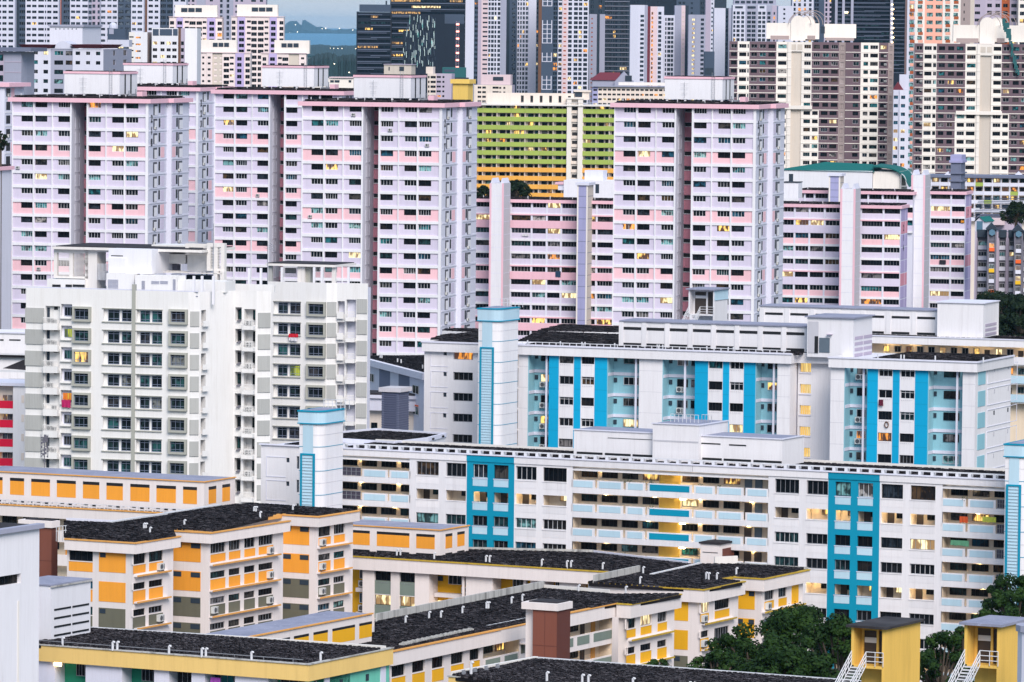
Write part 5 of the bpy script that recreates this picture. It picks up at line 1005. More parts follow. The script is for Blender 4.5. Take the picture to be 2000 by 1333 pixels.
        K.box('window_sill', k(533), k(587), -.16, 0, zz - 1.78, zz - 1.66, 'sagegrey'); K.box('window_head', k(533), k(587), -.12, 0, zz + .02, zz + .1, 'sagegrey')
        wv = k(636) - k(599); K.put('bay_frame', bayf(wv, 1.95), k(599), 0, zz - 1.82); fwin(K, k(599) + .3, zz - 1.52, wv - .6, 1.36, -.14, gl())
        C3.put('ribbed_panel', rib(c3w - .2, 1.95), .1, -.11, zz - 1.8); D3.put('ribbed_panel', rib(d(716) - d(696), 1.95), d(696), -.11, zz - 1.35)
        D3.box('recess_back', d(658), d(672), 1.19, 1.25, zz - 1.5, zz + .25, 'cream'); D3.box('notch_window', d(659), d(666), 1.1, 1.18, zz - 1.2, zz - .1, 'far_dark'); D3.box('notch_parapet', d(658), d(671), -.4, -.3, zz - 2.1, zz - 1.2, 'wflat')
        D3.box('recess_back', d(675.5), d(694), 1.19, 1.25, zz - 2.1, zz + .5, 'wflat'); D3.box('notch_window', d(680), d(690), 1.05, 1.18, zz - .9, zz + .4, 'far_dark')
        D3.put('service_balcony', cached('wrail3', lambda: _rail2(d(693.5) - d(676))), d(676), 0, zz - 1.9)
    # clothes, things of their own
    return b, F, f, zrow0, fh, K, k, zk0, zt, G, g, ztK
def _rail2(w_):
    m = MB(); m.box(0, w_, -.75, .3, -.5, 0); m.box(0, w_, -.75, -.68, .75, .82); n = 7
    for j in range(n + 1): m.box((w_ - .05) * j / n, (w_ - .05) * j / n + .05, -.74, -.69, 0, .75)
    m.box(0, w_, -.74, -.69, .36, .41)
    return m.mesh('service_balcony', ['wflat'])
plain('winblue', (.20, .24, .34), .4)
emat('lit_green', (.55, .62, .05), .55, (.06, .09, .02))
_w, _F, _f, _z0, _fh, _K, _k, _zk0, _zt, _G, _g, _ztK = white_flats()
def louvre_frame(parent, b, xa, xb, ya, yb, y0, d, n, mat='white_warm', slats=18, t=.45, split=True):
    """open roof frame filled with thin slats; pixels of the front face on local plane y0"""
    a, z1 = b.fr(xa, ya, y0); c, z0 = b.fr(xb, yb, y0); m = MB()
    m.box(a, a + t, y0, y0 + d, z0, z1); m.box(c - t, c, y0, y0 + d, z0, z1); m.box(a + t, c - t, y0, y0 + d, z1 - t, z1); m.box(a + t, c - t, y0, y0 + d, z0, z0 + t * .6)
    if split: m.box((a + c) / 2 - .25, (a + c) / 2 + .25, y0 + .05, y0 + d, z0 + t * .6, z1 - t)
    o = obj('roof_frame', (m, [mat]), parent); s = MB()
    for i in range(slats):
        z = z0 + t * .6 + (z1 - z0 - t * 1.6) * (i + .3) / slats; s.box(a + t, c - t, y0 + .12, y0 + .2, z, z + .06)
    obj('louvre_slat', (s, ['white_warm']), o)['kind'] = 'stuff'; return o
_r = _w.r
louvre_frame(_r, _w, 105, 172, 487, 545, 9, .6, 2, slats=20); rbox(_w, 'roof_wall', 92, 166, 545, 566, 8.6, 12, 'wflat')
for a, c in ((102, 118), (128, 140), (142, 165)): rbox(_w, 'vent_opening', a, c, 556, 561, 8.5, 8.65, 'black')
rbox(_w, 'roof_pier', 166, 189, 484, 568, 9, 12, 'white_warm'); rbox(_w, 'roof_wall', 187, 209, 530, 548, 9.4, 11, 'wflat')
rbox(_w, 'roof_wall', 189, 213, 487, 493, 9, 12, 'white_warm')
_p = MB()
for i in range(9): x, z = _w.fr(189 + i * 2.6, 533, 9); _p.box(x, x + .08, 9, 9.08, z - 1.0, z + 1.2)
obj('railing', (_p, ['frame_white']), _r)
_o = rbox(_w, 'machine_room', 212, 296, 486, 536, 6, 14, 'white'); rbox(_w, 'vent_slot', 217, 240, 499, 501, 5.95, 6.02, 'black', _o); rbox(_w, 'lower_box', 211.5, 245, 504, 534, 5.8, 6.0, 'white', _o)
rbox(_w, 'lower_wall', 208, 262, 534, 566, 5.0, 7, 'wflat'); rbox(_w, 'lower_wall', 264, 345, 538, 572, 4, 7, 'wflat')
def slots(b, xa, xb, ya, yb, y0, n, mat='far_grey'):
    m = MB(); a, z1 = b.fr(xa, ya, y0); c, z0 = b.fr(xb, yb, y0)
    for i in range(n): z = z0 + (z1 - z0) * i / n; m.box(a, c, y0 - .06, y0 + .02, z, z + (z1 - z0) / n * .5)
    o = obj('vent_grille', (m, [mat]), b.r); o['kind'] = 'stuff'; return o
slots(_w, 211, 231, 545, 566, 5.0, 8); slots(_w, 277, 283, 548, 568, 4, 10); slots(_w, 296, 311, 548, 555, 4, 3); slots(_w, 313, 328, 548, 555, 4, 3); slots(_w, 338, 343, 545, 572, 4, 14)
# long canopy roof over the frames
x1, z1 = _w.fr(104, 486, 8.5); x2, z2 = _w.fr(438, 470, 16)
obj('canopy_roof', (MB().box(x1, x2, 8.3, 20, z1 - .05, z1 + .28), ['white_warm']), _r); obj('canopy_felt', (MB().box(x1 + .3, x2 - .3, 8.7, 19.6, z1 + .282, z1 + .4), ['roof_mid']), _r)
rbox(_w, 'roof_wall', 296, 362, 478, 498, 14, 18, 'wflat'); rbox(_w, 'roof_wall', 312, 362, 496, 516, 12, 17, 'wflat'); rbox(_w, 'louvre_bank', 314, 347, 516, 530, 13, 14, 'house_grey'); rbox(_w, 'vent_slot', 309, 337, 491.5, 493.5, 13.9, 14.05, 'black'); rbox(_w, 'vent_slot', 341, 358, 489.5, 491.5, 13.9, 14.05, 'black')
rbox(_w, 'gantry_beam', 296, 362, 528, 533, 11, 11.6, 'white_warm'); rbox(_w, 'gantry_beam', 310, 434, 531, 536, 10, 10.6, 'white_warm')
louvre_frame(_r, _w, 404, 438, 475, 530, 10.5, .8, 2, slats=14, t=.5); louvre_frame(_r, _w, 362, 404, 476, 500, 11, .6, 1, slats=4, t=.5, split=False); rbox(_w, 'roof_wall', 366, 412, 498, 532, 12, 15, 'wflat')
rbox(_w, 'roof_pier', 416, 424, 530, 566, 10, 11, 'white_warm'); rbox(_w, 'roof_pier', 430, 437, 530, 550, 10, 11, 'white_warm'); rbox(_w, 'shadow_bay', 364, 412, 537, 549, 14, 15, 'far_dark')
rbox(_w, 'roof_wall', 348, 440, 548, 572, 4.5, 8, 'wflat'); rbox(_w, 'parapet_step', 352, 535, 552, 572, 12, 12.5, 'wflat')
_p = MB()
for px in (376, 392, 414, 484, 507, 548, 611, 626, 678):
    y_ = 2 if px < 420 else (14 if px < 520 else 33); x, z = _w.fr(px, 548 + (14 if px < 420 else -2 if px < 520 else -4), y_); _p.box(x, x + .28, y_, y_ + .28, z - 2.2, z + 1.5)
obj('vent_post', (_p, ['white']), _r)['kind'] = 'stuff'
_p = MB(); x, z = _w.fr(417, 470, 8); _p.tube((x, 8, z - 9), (x, 8, z + 2.2), .05, 5); x, z = _w.fr(523, 490, 32); _p.tube((x, 32, z - 6), (x, 32, z + 1.2), .05, 5)
for k in range(4): _p.tube((x - .6 + k * .3, 32, z + .4 + .2 * k), (x + 1.0, 32, z + .2 * k), .03, 4)
obj('antenna', (_p, ['metal']), _r)
# second canopy on the rear wing
x1, z1 = _K.az(519, 517, 2); x2, _ = _K.az(655, 520, 2)
_K.box('canopy_roof', x1, x2, 2, 10, z1 - .15, z1 + .15, 'white_warm'); _K.box('canopy_felt', x1 + .2, x2 - .2, 2.3, 9.7, z1 + .152, z1 + .25, 'roof_mid')
for px in (524, 581, 588, 648): xa, _ = _K.az(px, 540, 2.5); _K.box('canopy_post', xa, xa + .5, 2.5, 3.0, _ztK - .5, z1 - .151, 'white_warm' if px != 524 else 'gpanel')
xa, _ = _K.az(594, 540, 3); _K.box('canopy_core', xa, xa + .9, 3, 4.5, _ztK - .5, z1 - .16, 'sagegrey')
_m = MB(); xa, _ = _K.az(536, 540, 6); xb, _ = _K.az(648, 540, 6)
for i in range(11): z = _ztK + .4 + (z1 - _ztK - .6) * i / 11; _m.box(xa, xb, 6, 6.08, z, z + .06)
_K.put('louvre_slat', _m.mesh('louvre_slat', ['white_warm']))['kind'] = 'stuff'
# things hung out of the windows
def cloth(name, label, cat, face, a, d, z, w_, h_, col, group=None, seed=1):
    mname = 'cloth_' + name + str(seed); plain(mname, col, .9); rg = random.Random(seed); m = MB(); nx, nz = 7, 4; base = len(m.v)
    for j in range(nz + 1):
        for i in range(nx + 1): m.v.append((w_ * i / nx + rg.uniform(-.02, .02), -.05 - .06 * math.sin(i * 2.1 + seed) * (j / nz), -h_ * j / nz + (rg.uniform(-.05, .05) if j == nz else 0)))
    for j in range(nz):
        for i in range(nx): n = base + j * (nx + 1) + i; m.f.append((n, n + nx + 1, n + nx + 2, n + 1)); m.m.append(0)
    me = m.mesh(name, [mname]); o = obj(name, me); o.data.materials[0].use_backface_culling = False
    s = o.modifiers.new('thickness', 'SOLIDIFY'); s.thickness = .02
    P = Vector(face.p(a, d, z)); b = face.b; o.location = b.O + b.u * P.x + b.v * P.y + Vector((0, 0, P.z)); o.rotation_euler = (0, 0, face.rz - b.th)
    tag(o, label, cat, group); return o
_z = _z0 - _fh * 4
cloth('hanging_cloth', 'bright orange cloth hung in a recess, white flats, fifth row from the top', 'laundry', _F, _f(124), -.1, _z + .1, 1.4, .9, (.85, .22, .02), seed=3)
cloth('hanging_cloth', 'magenta cloth hung below an orange one on the white flats', 'laundry', _F, _f(122), -.25, _z - .8, 1.3, 1.0, (.5, .01, .12), seed=4)
cloth('hanging_cloth', 'yellow cloth beside the bright orange one on the white flats', 'laundry', _F, _f(133), -.1, _z + .1, .7, .8, (.75, .5, .05), seed=6)
_z = _zk0 - _fh
cloth('flag', 'red over white flag hung below a green lit window of the white flats rear wing', 'flag', _K, _k(565), -.3, _z - 1.45, 1.35, .5, (.65, .01, .03), seed=8)
cloth('hanging_cloth', 'white towel hung below the red flag cloth, rear wing of the white flats', 'laundry', _K, _k(565.5), -.28, _z - 1.96, 1.2, .45, (.75, .74, .78), seed=9)
# dark mesh banner
_b = Building('mesh_banner', 80, 849, 690, 19, 'dark perforated mast panel standing before the white flats at the left', 'mast')
_q = MB(); _rg = random.Random(2)
for i in range(18):
    for j in range(5):
        if _rg.random() < .62: _q.box(j * .2, j * .2 + .18, 0, .08, _b.top - .16 * i - .15, _b.top - .16 * i)
_q.box(.4, .5, .05, .12, 0, _b.top); _q.box(.92, 1.0, .0, .08, _b.top - 3, _b.top); _q.box(-.04, .0, 0, .08, _b.top - 3, _b.top); obj('panel', (_q, ['house_grey']), _b.r)['kind'] = 'stuff'
# ================================================================== white and teal slabs
paint('cyan', (.0, .36, .62), dirt=.12, stain=(.8, .9, 1)); paint('cyan2', (.0, .27, .42), dirt=.12, stain=(.8, .9, 1)); paint('aqua', (.27, .52, .60), dirt=.15); paint('pale_aqua', (.48, .66, .76), dirt=.12)
paint('gallery_wall', (.80, .66, .50), dirt=.2); paint('gallery_yellow', (.80, .52, .10), dirt=.1); plain('door_dark', (.05, .035, .03)); plain('door_grey', (.12, .16, .2)); paint('twhite', (.79, .77, .79), dirt=.16)
plain('leaf', (.035, .07, .02), .6); plain('pot', (.3, .12, .06), .8)
def block(b, name, pts, z0, z1, mat, top=None):
    """prism from pixel corners read on the level z1"""
    P = [b.hz(px, py, z1) for px, py in pts]; m = MB(); A = sum(P[i][0] * P[(i + 1) % len(P)][1] - P[(i + 1) % len(P)][0] * P[i][1] for i in range(len(P)))
    if A < 0: P.reverse()
    m.prism(P, z0, z1, 0, 1 if top else None); return obj(name, (m, [mat] + ([top] if top else [])), b.r)
def vent_pipes(b, xs, y, z, h=.7, r=.1):
    for x in xs: obj('vent_pipe', cached(('vpp', h, r), lambda: MB().tube((0, 0, 0), (0, 0, h), r, 7).mesh('vent_pipe', ['frame_white'])), b.r, (x, y, z))
def stair_core(label, px0, px1, psx, yt, Y, deg, ystrip, Yside=None, foot=0):
    """rounded white lift tower with an aqua head band and a louvred aqua strip"""
    b = Building('lift_tower', px0, yt, Y, deg, label, 'lift tower'); r = b.r; zt = b.top
    W = b.fr(px1, yt + 40)[0]; D = max(4.0, b.sd(psx, yt + 40, W)[0]); R_ = 1.3
    plan = [(0, D), (0, 0)] + [(W - R_ + R_ * math.sin(t * math.pi / 12), R_ - R_ * math.cos(t * math.pi / 12)) for t in range(7)] + [(W, D)]
    plan.reverse(); plan = plan[::-1]
    A = sum(plan[i][0] * plan[(i + 1) % len(plan)][1] - plan[(i + 1) % len(plan)][0] * plan[i][1] for i in range(len(plan)))
    if A < 0: plan.reverse()
    grow = lambda g: [(x + (g if x > W / 2 else -g), y + (g if y > D / 2 else -g)) for x, y in plan]
    obj('shaft', (MB().prism(plan, foot, zt - .1), ['twhite']), r)
    zs = b.fr(px0 + 5, yt + 23)[1]
    obj('head_band', (MB().prism(grow(.12), zs, zt - .08), ['pale_aqua']), r)
    obj('head_trim', (MB().prism(grow(.2), zt - .079, zt + .08).prism(grow(.2), zs - .12, zs - .001), ['cyan2']), r)
    obj('roof_felt', (MB().prism(grow(-.3), zt + .081, zt + .12), ['roof_felt']), r)
    q = MB(); z = zs - 2.8
    while z > foot: q.prism(grow(.03), z, z + .06); z -= 2.8
    obj('floor_line', (q, ['cyan2']), r); q = MB(); z = zs - 1.4
    while z > foot: q.prism(grow(.02), z, z + .04); z -= 1.4
    obj('joint_line', (q, ['grey_wall']), r)
    a, _ = b.fr(px0 + 7, yt + 60); c, _ = b.fr(px0 + 26.5, yt + 60); zl = b.fr(px0 + 10, ystrip)[1]
    F = Face(b, 0, 0); F.box('aqua_strip', a, c, -.06, .0, zl, zs - .12, 'pale_aqua'); F.box('louvre_panel', a - .05, c + .05, -.1, 0, foot, zl, 'pale_aqua')
    for (p, q_) in ((a - .28, a - .05), (c + .05, c + .28)): F.box('louvre_frame', p, q_, -.2, 0, foot, zl + .2, 'cyan2')
    F.box('louvre_frame', a - .05, c + .05, -.2, 0, zl, zl + .2, 'cyan2'); q = MB(); z = zl - .35
    while z > foot: q.box(a, c, -.18, -.1, z, z + .1); z -= .36
    stuff(obj('louvre_slat', (q, ['pale_aqua']), r))
    q = MB()
    for i in range(7): q.box(W * .3 + i * .55, W * .3 + i * .55 + .06, D * .8, D * .8 + .06, zt + .1, zt + 1.1)
    q.box(W * .3, W * .3 + 3.4, D * .8, D * .8 + .06, zt + 1.1, zt + 1.16); q.box(W * .3, W * .3 + 3.4, D * .8, D * .8 + .06, zt + .6, zt + .65); obj('railing', (q, ['frame_white']), r)
    return b, W, D
def gallery_window(F, a, c, d, z0, h_, rng, lit=.05, frame='frame_grey', n=None):
    return window(F, a, d, z0, c - a, h_, n or max(2, int(round((c - a) / .62))), frame, pick_glass(rng, lit), t=.055)
# ------------------------------------------------------------------ rear slab
def rear_slab():
    Y0 = 732; b = Building('apartment_slab', 829, 667, Y0, 22.0, 'white slab with teal vertical stripes and aqua bays, higher of the two teal slabs', 'apartment block')
    r = b.r; F = Face(b, 0, 0); rng = random.Random(21); zt = b.top; ym = 760; f = lambda px, y=0: b.fr(px, ym, y)[0]
    zr = b.fr(1107, 694)[1]; fh = 2.83                  # head of the first window row
    W1 = f(1543); DEP = 11; off = -4.2; f3 = lambda px: b.fr(px, ym, off)[0]; W3 = f3(1905); N = 8
    F3 = Face(b, 0, off); S = Face(b, W3, off, 'right'); sideD = b.sd(1990, 720, W3)[0] - off; sideD = min(sideD, 16)
    zf = b.fr(1200, 698.5)[1]                      # underside of fascia, seg 1
    def wallcol(FF, a, c, mat, wins, d=0.0, thick=.5):
        hs = [(w[0] - a, w[1] - a, w[2] - 0, w[3]) for w in wins]
        m = MB().holes(0, c - a, 0, zf + .02, hs, .28); m.quad((0, 0, 0), (0, thick, 0), (0, thick, zf), (0, 0, zf)); m.quad((c - a, 0, 0), (c - a, 0, zf), (c - a, thick, zf), (c - a, thick, 0))
        FF.put('wall_bay', m.mesh('wall_bay', [mat]), a, d, 0)
    def solid(FF, a, c, mat, name='pier', d=0.0):
        FF.box(name, a, c, d, d + 2.6, 0, zf, mat)
        q = MB()
        for i in range(N): q.box(.02, c - a - .02, -.012, .005, zr - fh * i - 1.75, zr - fh * i - 1.71)
        FF.put('panel_joint', q.mesh('panel_joint', ['grey_wall' if mat == 'twhite' else 'cyan2']), a, d)['kind'] = 'stuff'
    def wincol(FF, a, c):
        ws = [(a + .08, c - .08, zr - fh * i - 1.12, zr - fh * i) for i in range(N)]
        wallcol(FF, a, c, 'twhite', ws, .02)
        for i in range(N):
            z = zr - fh * i
            if rng.random() < .25: window(FF, a + .1, .2, z - 1.1, c - a - .2, 1.08, 3, 'frame_white', pick_glass(rng, .12), transom=.25, t=.06)
            else: window(FF, a + .1, .2, z - 1.1, c - a - .2, 1.08, rng.choice([2, 3, 4]), rng.choice(['frame_dark', 'frame_grey', 'frame_dark', 'frame_white']), pick_glass(rng, .12), t=.055)
            o = FF.put('pole_holder', cached('poleh', lambda: _holes()), a + .25, -.02, z - 1.32)
    def _holes():
        m = MB()
        for i in range(6): m.box(i * .26, i * .26 + .09, -.02, .03, 0, .07)
        return m.mesh('pole_holder', ['grey_wall'])
    def recess(FF, a, c, ws, post, acs, small, flip=False):
        """set-back aqua bay with two windows, a thin post, air conditioners"""
        dd = 2.2; FF.box('recess_wall', a, c, dd, dd + .3, 0, zf, 'aqua')
        FF.box('recess_side', a, a + .12, .02, dd, 0, zf - .01, 'aqua')
        if post: FF.box('post', post - .12, post + .12, .25, .5, 0, zf, 'white_cool')
        for i in range(N):
            z = zr - fh * i
            FF.box('floor_band', a + .12, c, dd - .12, dd, z - fh + .2, z - fh + .62, 'white_cool'); FF.box('side_band', a + .12, a + .17, .05, dd - .13, z - fh + .2, z - fh + .62, 'white_cool')
            if small: FF.box('small_window', small[0], small[1], dd - .12, dd - .01, z - .75, z - .15, 'far_dark')
            for (p, q) in ws: window(FF, p, dd - .12, z - 1.05, q - p, 1.05, max(2, int((q - p) / .6)), rng.choice(['frame_white', 'frame_grey', 'frame_dark']), pick_glass(rng, .1), t=.055)
            if acs is not None and rng.random() < .85: ac(FF, acs, z - 1.75, dd - .55, sc_=1.15)
    # left end wall
    hs = []
    for i in range(N): z = zr - fh * i; hs += [(f(885), f(923), z - 1.12, z), (f(865.5), f(872), z - .62, z - .05)]
    F.put('end_wall', MB().holes(0, f(937), 0, zf, hs, .28).mesh('end_wall', ['twhite']))
    for i in range(N):
        z = zr - fh * i; gallery_window(F, f(885) + .04, f(923) - .04, .2, z - 1.1, 1.08, rng, .2); F.box('vent_window', f(866), f(871.5), .15, .27, z - .6, z - .08, 'far_dark')
        fr = MB(); a, c = f(841), f(875); fr.box(a, c, -.05, .0, z - 2.15, z - 2.08); fr.box(a, a + .06, -.05, 0, z - 2.08, z - .02); fr.box(a, c, -.05, 0, z - .02, z + .06); obj('panel_frame', (fr, ['white_cool']), r)
    # seg 1
    solid(F, f(1012), f(1031), 'twhite'); recess(F, f(1031), f(1072), [(f(1045), f(1063)), (f(1066.5), f(1071.5))], f(1065.5), f(1045), (f(1033), f(1039)))
    solid(F, f(1072), f(1091), 'cyan'); wincol(F, f(1091), f(1120.5)); solid(F, f(1120.5), f(1134), 'cyan'); wincol(F, f(1134), f(1161)); solid(F, f(1161), f(1185.5), 'cyan')
    recess(F, f(1185.5), f(1248), [(f(1207), f(1237)), (f(1242), f(1247))], f(1240), None, (f(1188), f(1194)))
    solid(F, f(1248), f(1293.5), 'twhite'); recess(F, f(1293.5), f(1357), [(f(1312), f(1333)), (f(1339), f(1356.5))], f(1336), f(1312.5), (f(1296), f(1302)))
    solid(F, f(1357), f(1382.5), 'cyan'); wincol(F, f(1382.5), f(1411.5)); solid(F, f(1411.5), f(1424), 'cyan'); wincol(F, f(1424), f(1452.5)); solid(F, f(1452.5), f(1475), 'cyan')
    recess(F, f(1475), f(1518), [(f(1489), f(1507)), (f(1512), f(1517.5))], f(1509.5), None, (f(1476.5), f(1482))); solid(F, f(1518), f(1543), 'twhite')
    # gallery return behind the lift tower
    for i in range(N):
        z = zr - fh * i; a, c = f(1000), f(1012)
        F.box('gallery_floor', a - 2, c, -.6, 2.4, z - 1.95, z - 1.75, 'white_warm'); F.box('gallery_back', a - 2, c, 2.4, 2.5, z - 1.75, z + .9, 'gallery_wall')
        F.put('railing', cached('grail', lambda: _grail(c - a + 1.5)), a - 1.5, -.55, z - 1.75)
    # recessed middle with lit landing windows
    M_ = Face(b, 0, 3.0); m_ = lambda px: b.fr(px, ym, 3.0)[0]; hs = []
    a0, a1 = W1 + .05, f3(1622)
    for i in range(N): z = zr - fh * i - .15; hs.append((m_(1562) - a0, m_(1583.5) - a0, z - 1.25, z + .0))
    M_.put('wall_bay', MB().holes(0, a1 - a0, 0, zf + .3, hs, .4).mesh('wall_bay', ['twhite']), a0, 0, 0)
    for i in range(N):
        z = zr - fh * i - .15
        window(M_, m_(1562) + .02, .3, z - 1.23, m_(1583.5) - m_(1562) - .04, 1.2, 5, 'frame_white', 'lit_stair', t=.03); M_.box('window_sill', m_(1561), m_(1584.5), -.12, 0, z - 1.4, z - 1.27, 'white_cool')
    # seg 3
    g = f3; solid(F3, g(1622), g(1649), 'twhite'); recess(F3, g(1649), g(1694), [(g(1664), g(1682)), (g(1688), g(1693.5))], g(1685), g(1662.5), (g(1650.5), g(1656)))
    solid(F3, g(1694), g(1714.5), 'cyan'); wincol(F3, g(1714.5), g(1743.5)); solid(F3, g(1743.5), g(1757), 'cyan'); wincol(F3, g(1757), g(1787)); solid(F3, g(1787), g(1812.5), 'cyan')
    recess(F3, g(1812.5), g(1880), [(g(1834), g(1865)), (g(1870.5), g(1879.5))], g(1868), g(1874.5), (g(1814.5), g(1820))); solid(F3, g(1880), W3, 'twhite')
    # side wall
    s = lambda px: S.az(px, 760)[0]
    S.put('side_wall', MB().holes(0, sideD, 0, zf + .2, [], .3).mesh('side_wall', ['twhite']))
    for i in range(N):
        z = zr - fh * i + .2
        S.box('aqua_panel', s(1910), s(1924), -.06, 0, z - 2.1, z - .1, 'aqua')
        q = MB(); a, c = s(1928), s(1986); q.box(a, c, -.06, 0, z - 2.2, z - 2.12); q.box(a, c, -.06, 0, z - .02, z + .06); q.box(a, a + .08, -.06, 0, z - 2.12, z - .02); q.box(c - .08, c, -.06, 0, z - 2.12, z - .02); S.put('panel_frame', q.mesh('panel_frame', ['white_cool']))
        for px in (1941, 1968): S.box('vent_slot', s(px), s(px) + .45, -.03, .01, z - .75, z - .2, 'grey_wall' if i not in (2,) else 'black')
    # bodies, roofs and fascias
    zr2 = zt
    fa = lambda name, x0, x1, y0, y1: obj(name, (MB().box(x0, x1, y0, y1, zf - .02, zt), ['twhite']), r)
    fa('fascia', -.15, W1 + .3, -.55, -.02 - .1); fa('fascia', W1 + .301, g(1620) - .01, 2.0, 2.6); fa('fascia', g(1620), W3 + .35, off - .55, off - .1); fa('fascia', W3 - .1, W3 + .35, off - .099, off + sideD)
    obj('fascia_return', (MB().box(W1 - .1, W1 + .3, -.099, 2.0, zf, zt - .002).box(g(1620), g(1620) + .4, off - .099, 2.6, zf, zt - .002), ['twhite']), r)
    cap = MB(); cap.box(-.25, W1 + .4, -.68, -.55, zt - .12, zt + .1); cap.box(g(1620) - .1, W3 + .5, off - .68, off - .55, zt - .12, zt + .1); cap.box(W3 + .35, W3 + .5, off - .55, off + sideD, zt - .12, zt + .1); obj('coping', (cap, ['white_cool']), r)
    obj('core', (MB().box(.1, W1 - .1, 2.62, DEP, 0, zt - .3).box(W1 - .1, g(1622), 3.5, DEP, 0, zt - .31).box(g(1622), W3 - .32, off + 2.62, DEP, 0, zt - .3), ['white_cool']), r)
    slab_roof(b, f(1020), f(1560), .2, DEP - .5, zt - .1, .7, .06, jit=.05); slab_roof(b, g(1700), W3 - .5, off + .4, off + sideD, zt - .1, .7, .06, jit=.05); slab_roof(b, f(840), f(940), .6, 9, zt - .1, .7, .06)
    vent_pipes(b, [f(p) for p in (1028, 1092, 1134, 1140, 1198, 1281, 1285, 1292, 1378, 1420, 1430)], .3, zt - .1); vent_pipes(b, [g(p) for p in (1712, 1757, 1763, 1824, 1918)], off + .4, zt - .1)
    q = MB(); q.box(f(1005), W1, .0, .08, zt + .35, zt + .43)
    for i in range(40): x = f(1005) + (W1 - f(1005)) * i / 40; q.box(x, x + .1, 0, .08, zt - .1, zt + .35)
    obj('roof_pipe', (q, ['frame_white']), r)
    # crossing roofs behind, and the plant rooms
    for pts in (((1012, 668), (1052, 649), (1213, 655), (1213, 676)), ((1050, 647), (1100, 635), (1213, 640), (1213, 650)), ((840, 664), (868, 655), (935, 650), (960, 660), (960, 668)), ((863, 646), (890, 643), (940, 644), (940, 650))):
        o = block(b, 'rear_roof', pts, zt - 2.2, zt - .15, 'twhite', 'roof_mid')
        P = [b.hz(px, py, zt - .15) for px, py in pts]; x0 = min(p[0] for p in P); x1 = max(p[0] for p in P); y0 = min(p[1] for p in P); y1 = max(p[1] for p in P)
        def inside(x, y, P=P):
            s_ = 0; n = len(P)
            for i in range(n):
                (ax, ay), (bx, by) = P[i], P[(i + 1) % n]; cr = (bx - ax) * (y - ay) - (by - ay) * (x - ax)
                if s_ == 0: s_ = 1 if cr > 0 else -1
                elif (cr > 0) != (s_ > 0): return False
            return True
        slab_roof(b, x0, x1, y0, y1, zt - .12, .8, .07, clip=inside)
    def plant(xa, xb, ya, yb, y0, d, mat='twhite', n=6, name='plant_room', lows=True):
        a, z1 = b.fr(xa, ya, y0); c, _ = b.fr(xb, ya, y0); z0 = b.fr(xa, yb, y0)[1]; z0 = zt - .4
        o = obj(name, (MB().box(a, c, y0, y0 + d, z0, z1), [mat]), r); obj('felt_roof', (MB().box(a - .2, c + .2, y0 - .2, y0 + d, z1 + .001, z1 + .16), ['roof_felt']), o)
        w_ = (c - a) / n
        for i in range(n):
            x = a + w_ * (i + .12); x2 = a + w_ * (i + .9)
            obj('vent_slot', cached(('vsl', rr(w_)), lambda: MB().box(0, w_ * .76, 0, .05, 0, .38).mesh('vent_slot', ['black'])), o, (x, y0 - .04, z1 - 1.1))
            if lows: obj('vent_slot', cached(('vsl2', rr(w_)), lambda: MB().box(0, w_ * .76, 0, .05, 0, .55).mesh('vent_slot', ['black'])), o, (x, y0 - .04, z0 + .35))
            obj('pilaster', cached(('vpl', rr(z1 - z0)), lambda: MB().box(0, w_ * .2, 0, .12, 0, z1 - z0 - .02).mesh('pilaster', ['twhite'])), o, (x - w_ * .2, y0 - .1, z0))
        return o
    plant(1213, 1577, 628, 690, 3.5, 6, n=8)
    a, z1 = b.fr(1577, 620, 1.0); c, _ = b.fr(1667, 620, 1.0)
    o = obj('plant_room', (MB().box(a, c, 1.0, 1.0 + 8, zt - .4, z1), ['twhite']), r); obj('felt_roof', (MB().box(a - .3, c + .3, .7, 9.3, z1 + .001, z1 + .16), ['roof_felt']), o)
    rbox(b, 'door', 1600, 1620, 660, 689, .9, .99, 'door_grey', o); rbox(b, 'doorway', 1591, 1597.5, 657, 690, .9, .99, 'black', o); rbox(b, 'recess_panel', 1579, 1598, 628, 690, .93, .98, 'grey_wall', o); rbox(b, 'shade', 1614, 1624, 653, 654.5, .5, 1.0, 'far_lilac', o)
    for i in range(4):
        for x0 in (.6, 4.4): obj('louvre', cached('lvr', lambda: MB().box(0, .05, 0, 3.4, 0, .4).mesh('louvre', ['far_lilac'])), o, (c + .01, 1.0 + x0, zt + 2.0 - .75 * i))
    # stair head with steps and rails
    return b, zt, f, F, F3, g, zr, fh
def _grail(w_):
    m = MB(); m.box(0, w_, 0, .06, 1.0, 1.07); m.box(0, w_, 0, .06, .05, .1); m.box(0, w_, 0, .06, .55, .59); n = max(3, int(w_ / .55))
    for i in range(n + 1): m.box((w_ - .05) * i / n, (w_ - .05) * i / n + .05, 0, .06, .1, 1.0)
    m.box(.05, w_ - .05, .08, .1, .1, 1.0, 1)
    return m.mesh('railing', ['frame_grey', 'railing_mesh'])
plain('railing_mesh', (.07, .06, .09), .8)
emat('lit_stair', (1.0, .70, .22), .62, (.75, .45, .10))
_d, _dzt, _df, _dF, _dF3, _dg, _dzr, _dfh = rear_slab()
stair_core('rounded white lift tower with an aqua head, left end of the higher teal slab', 935, 976, 1012, 603, 717, 24, 681)
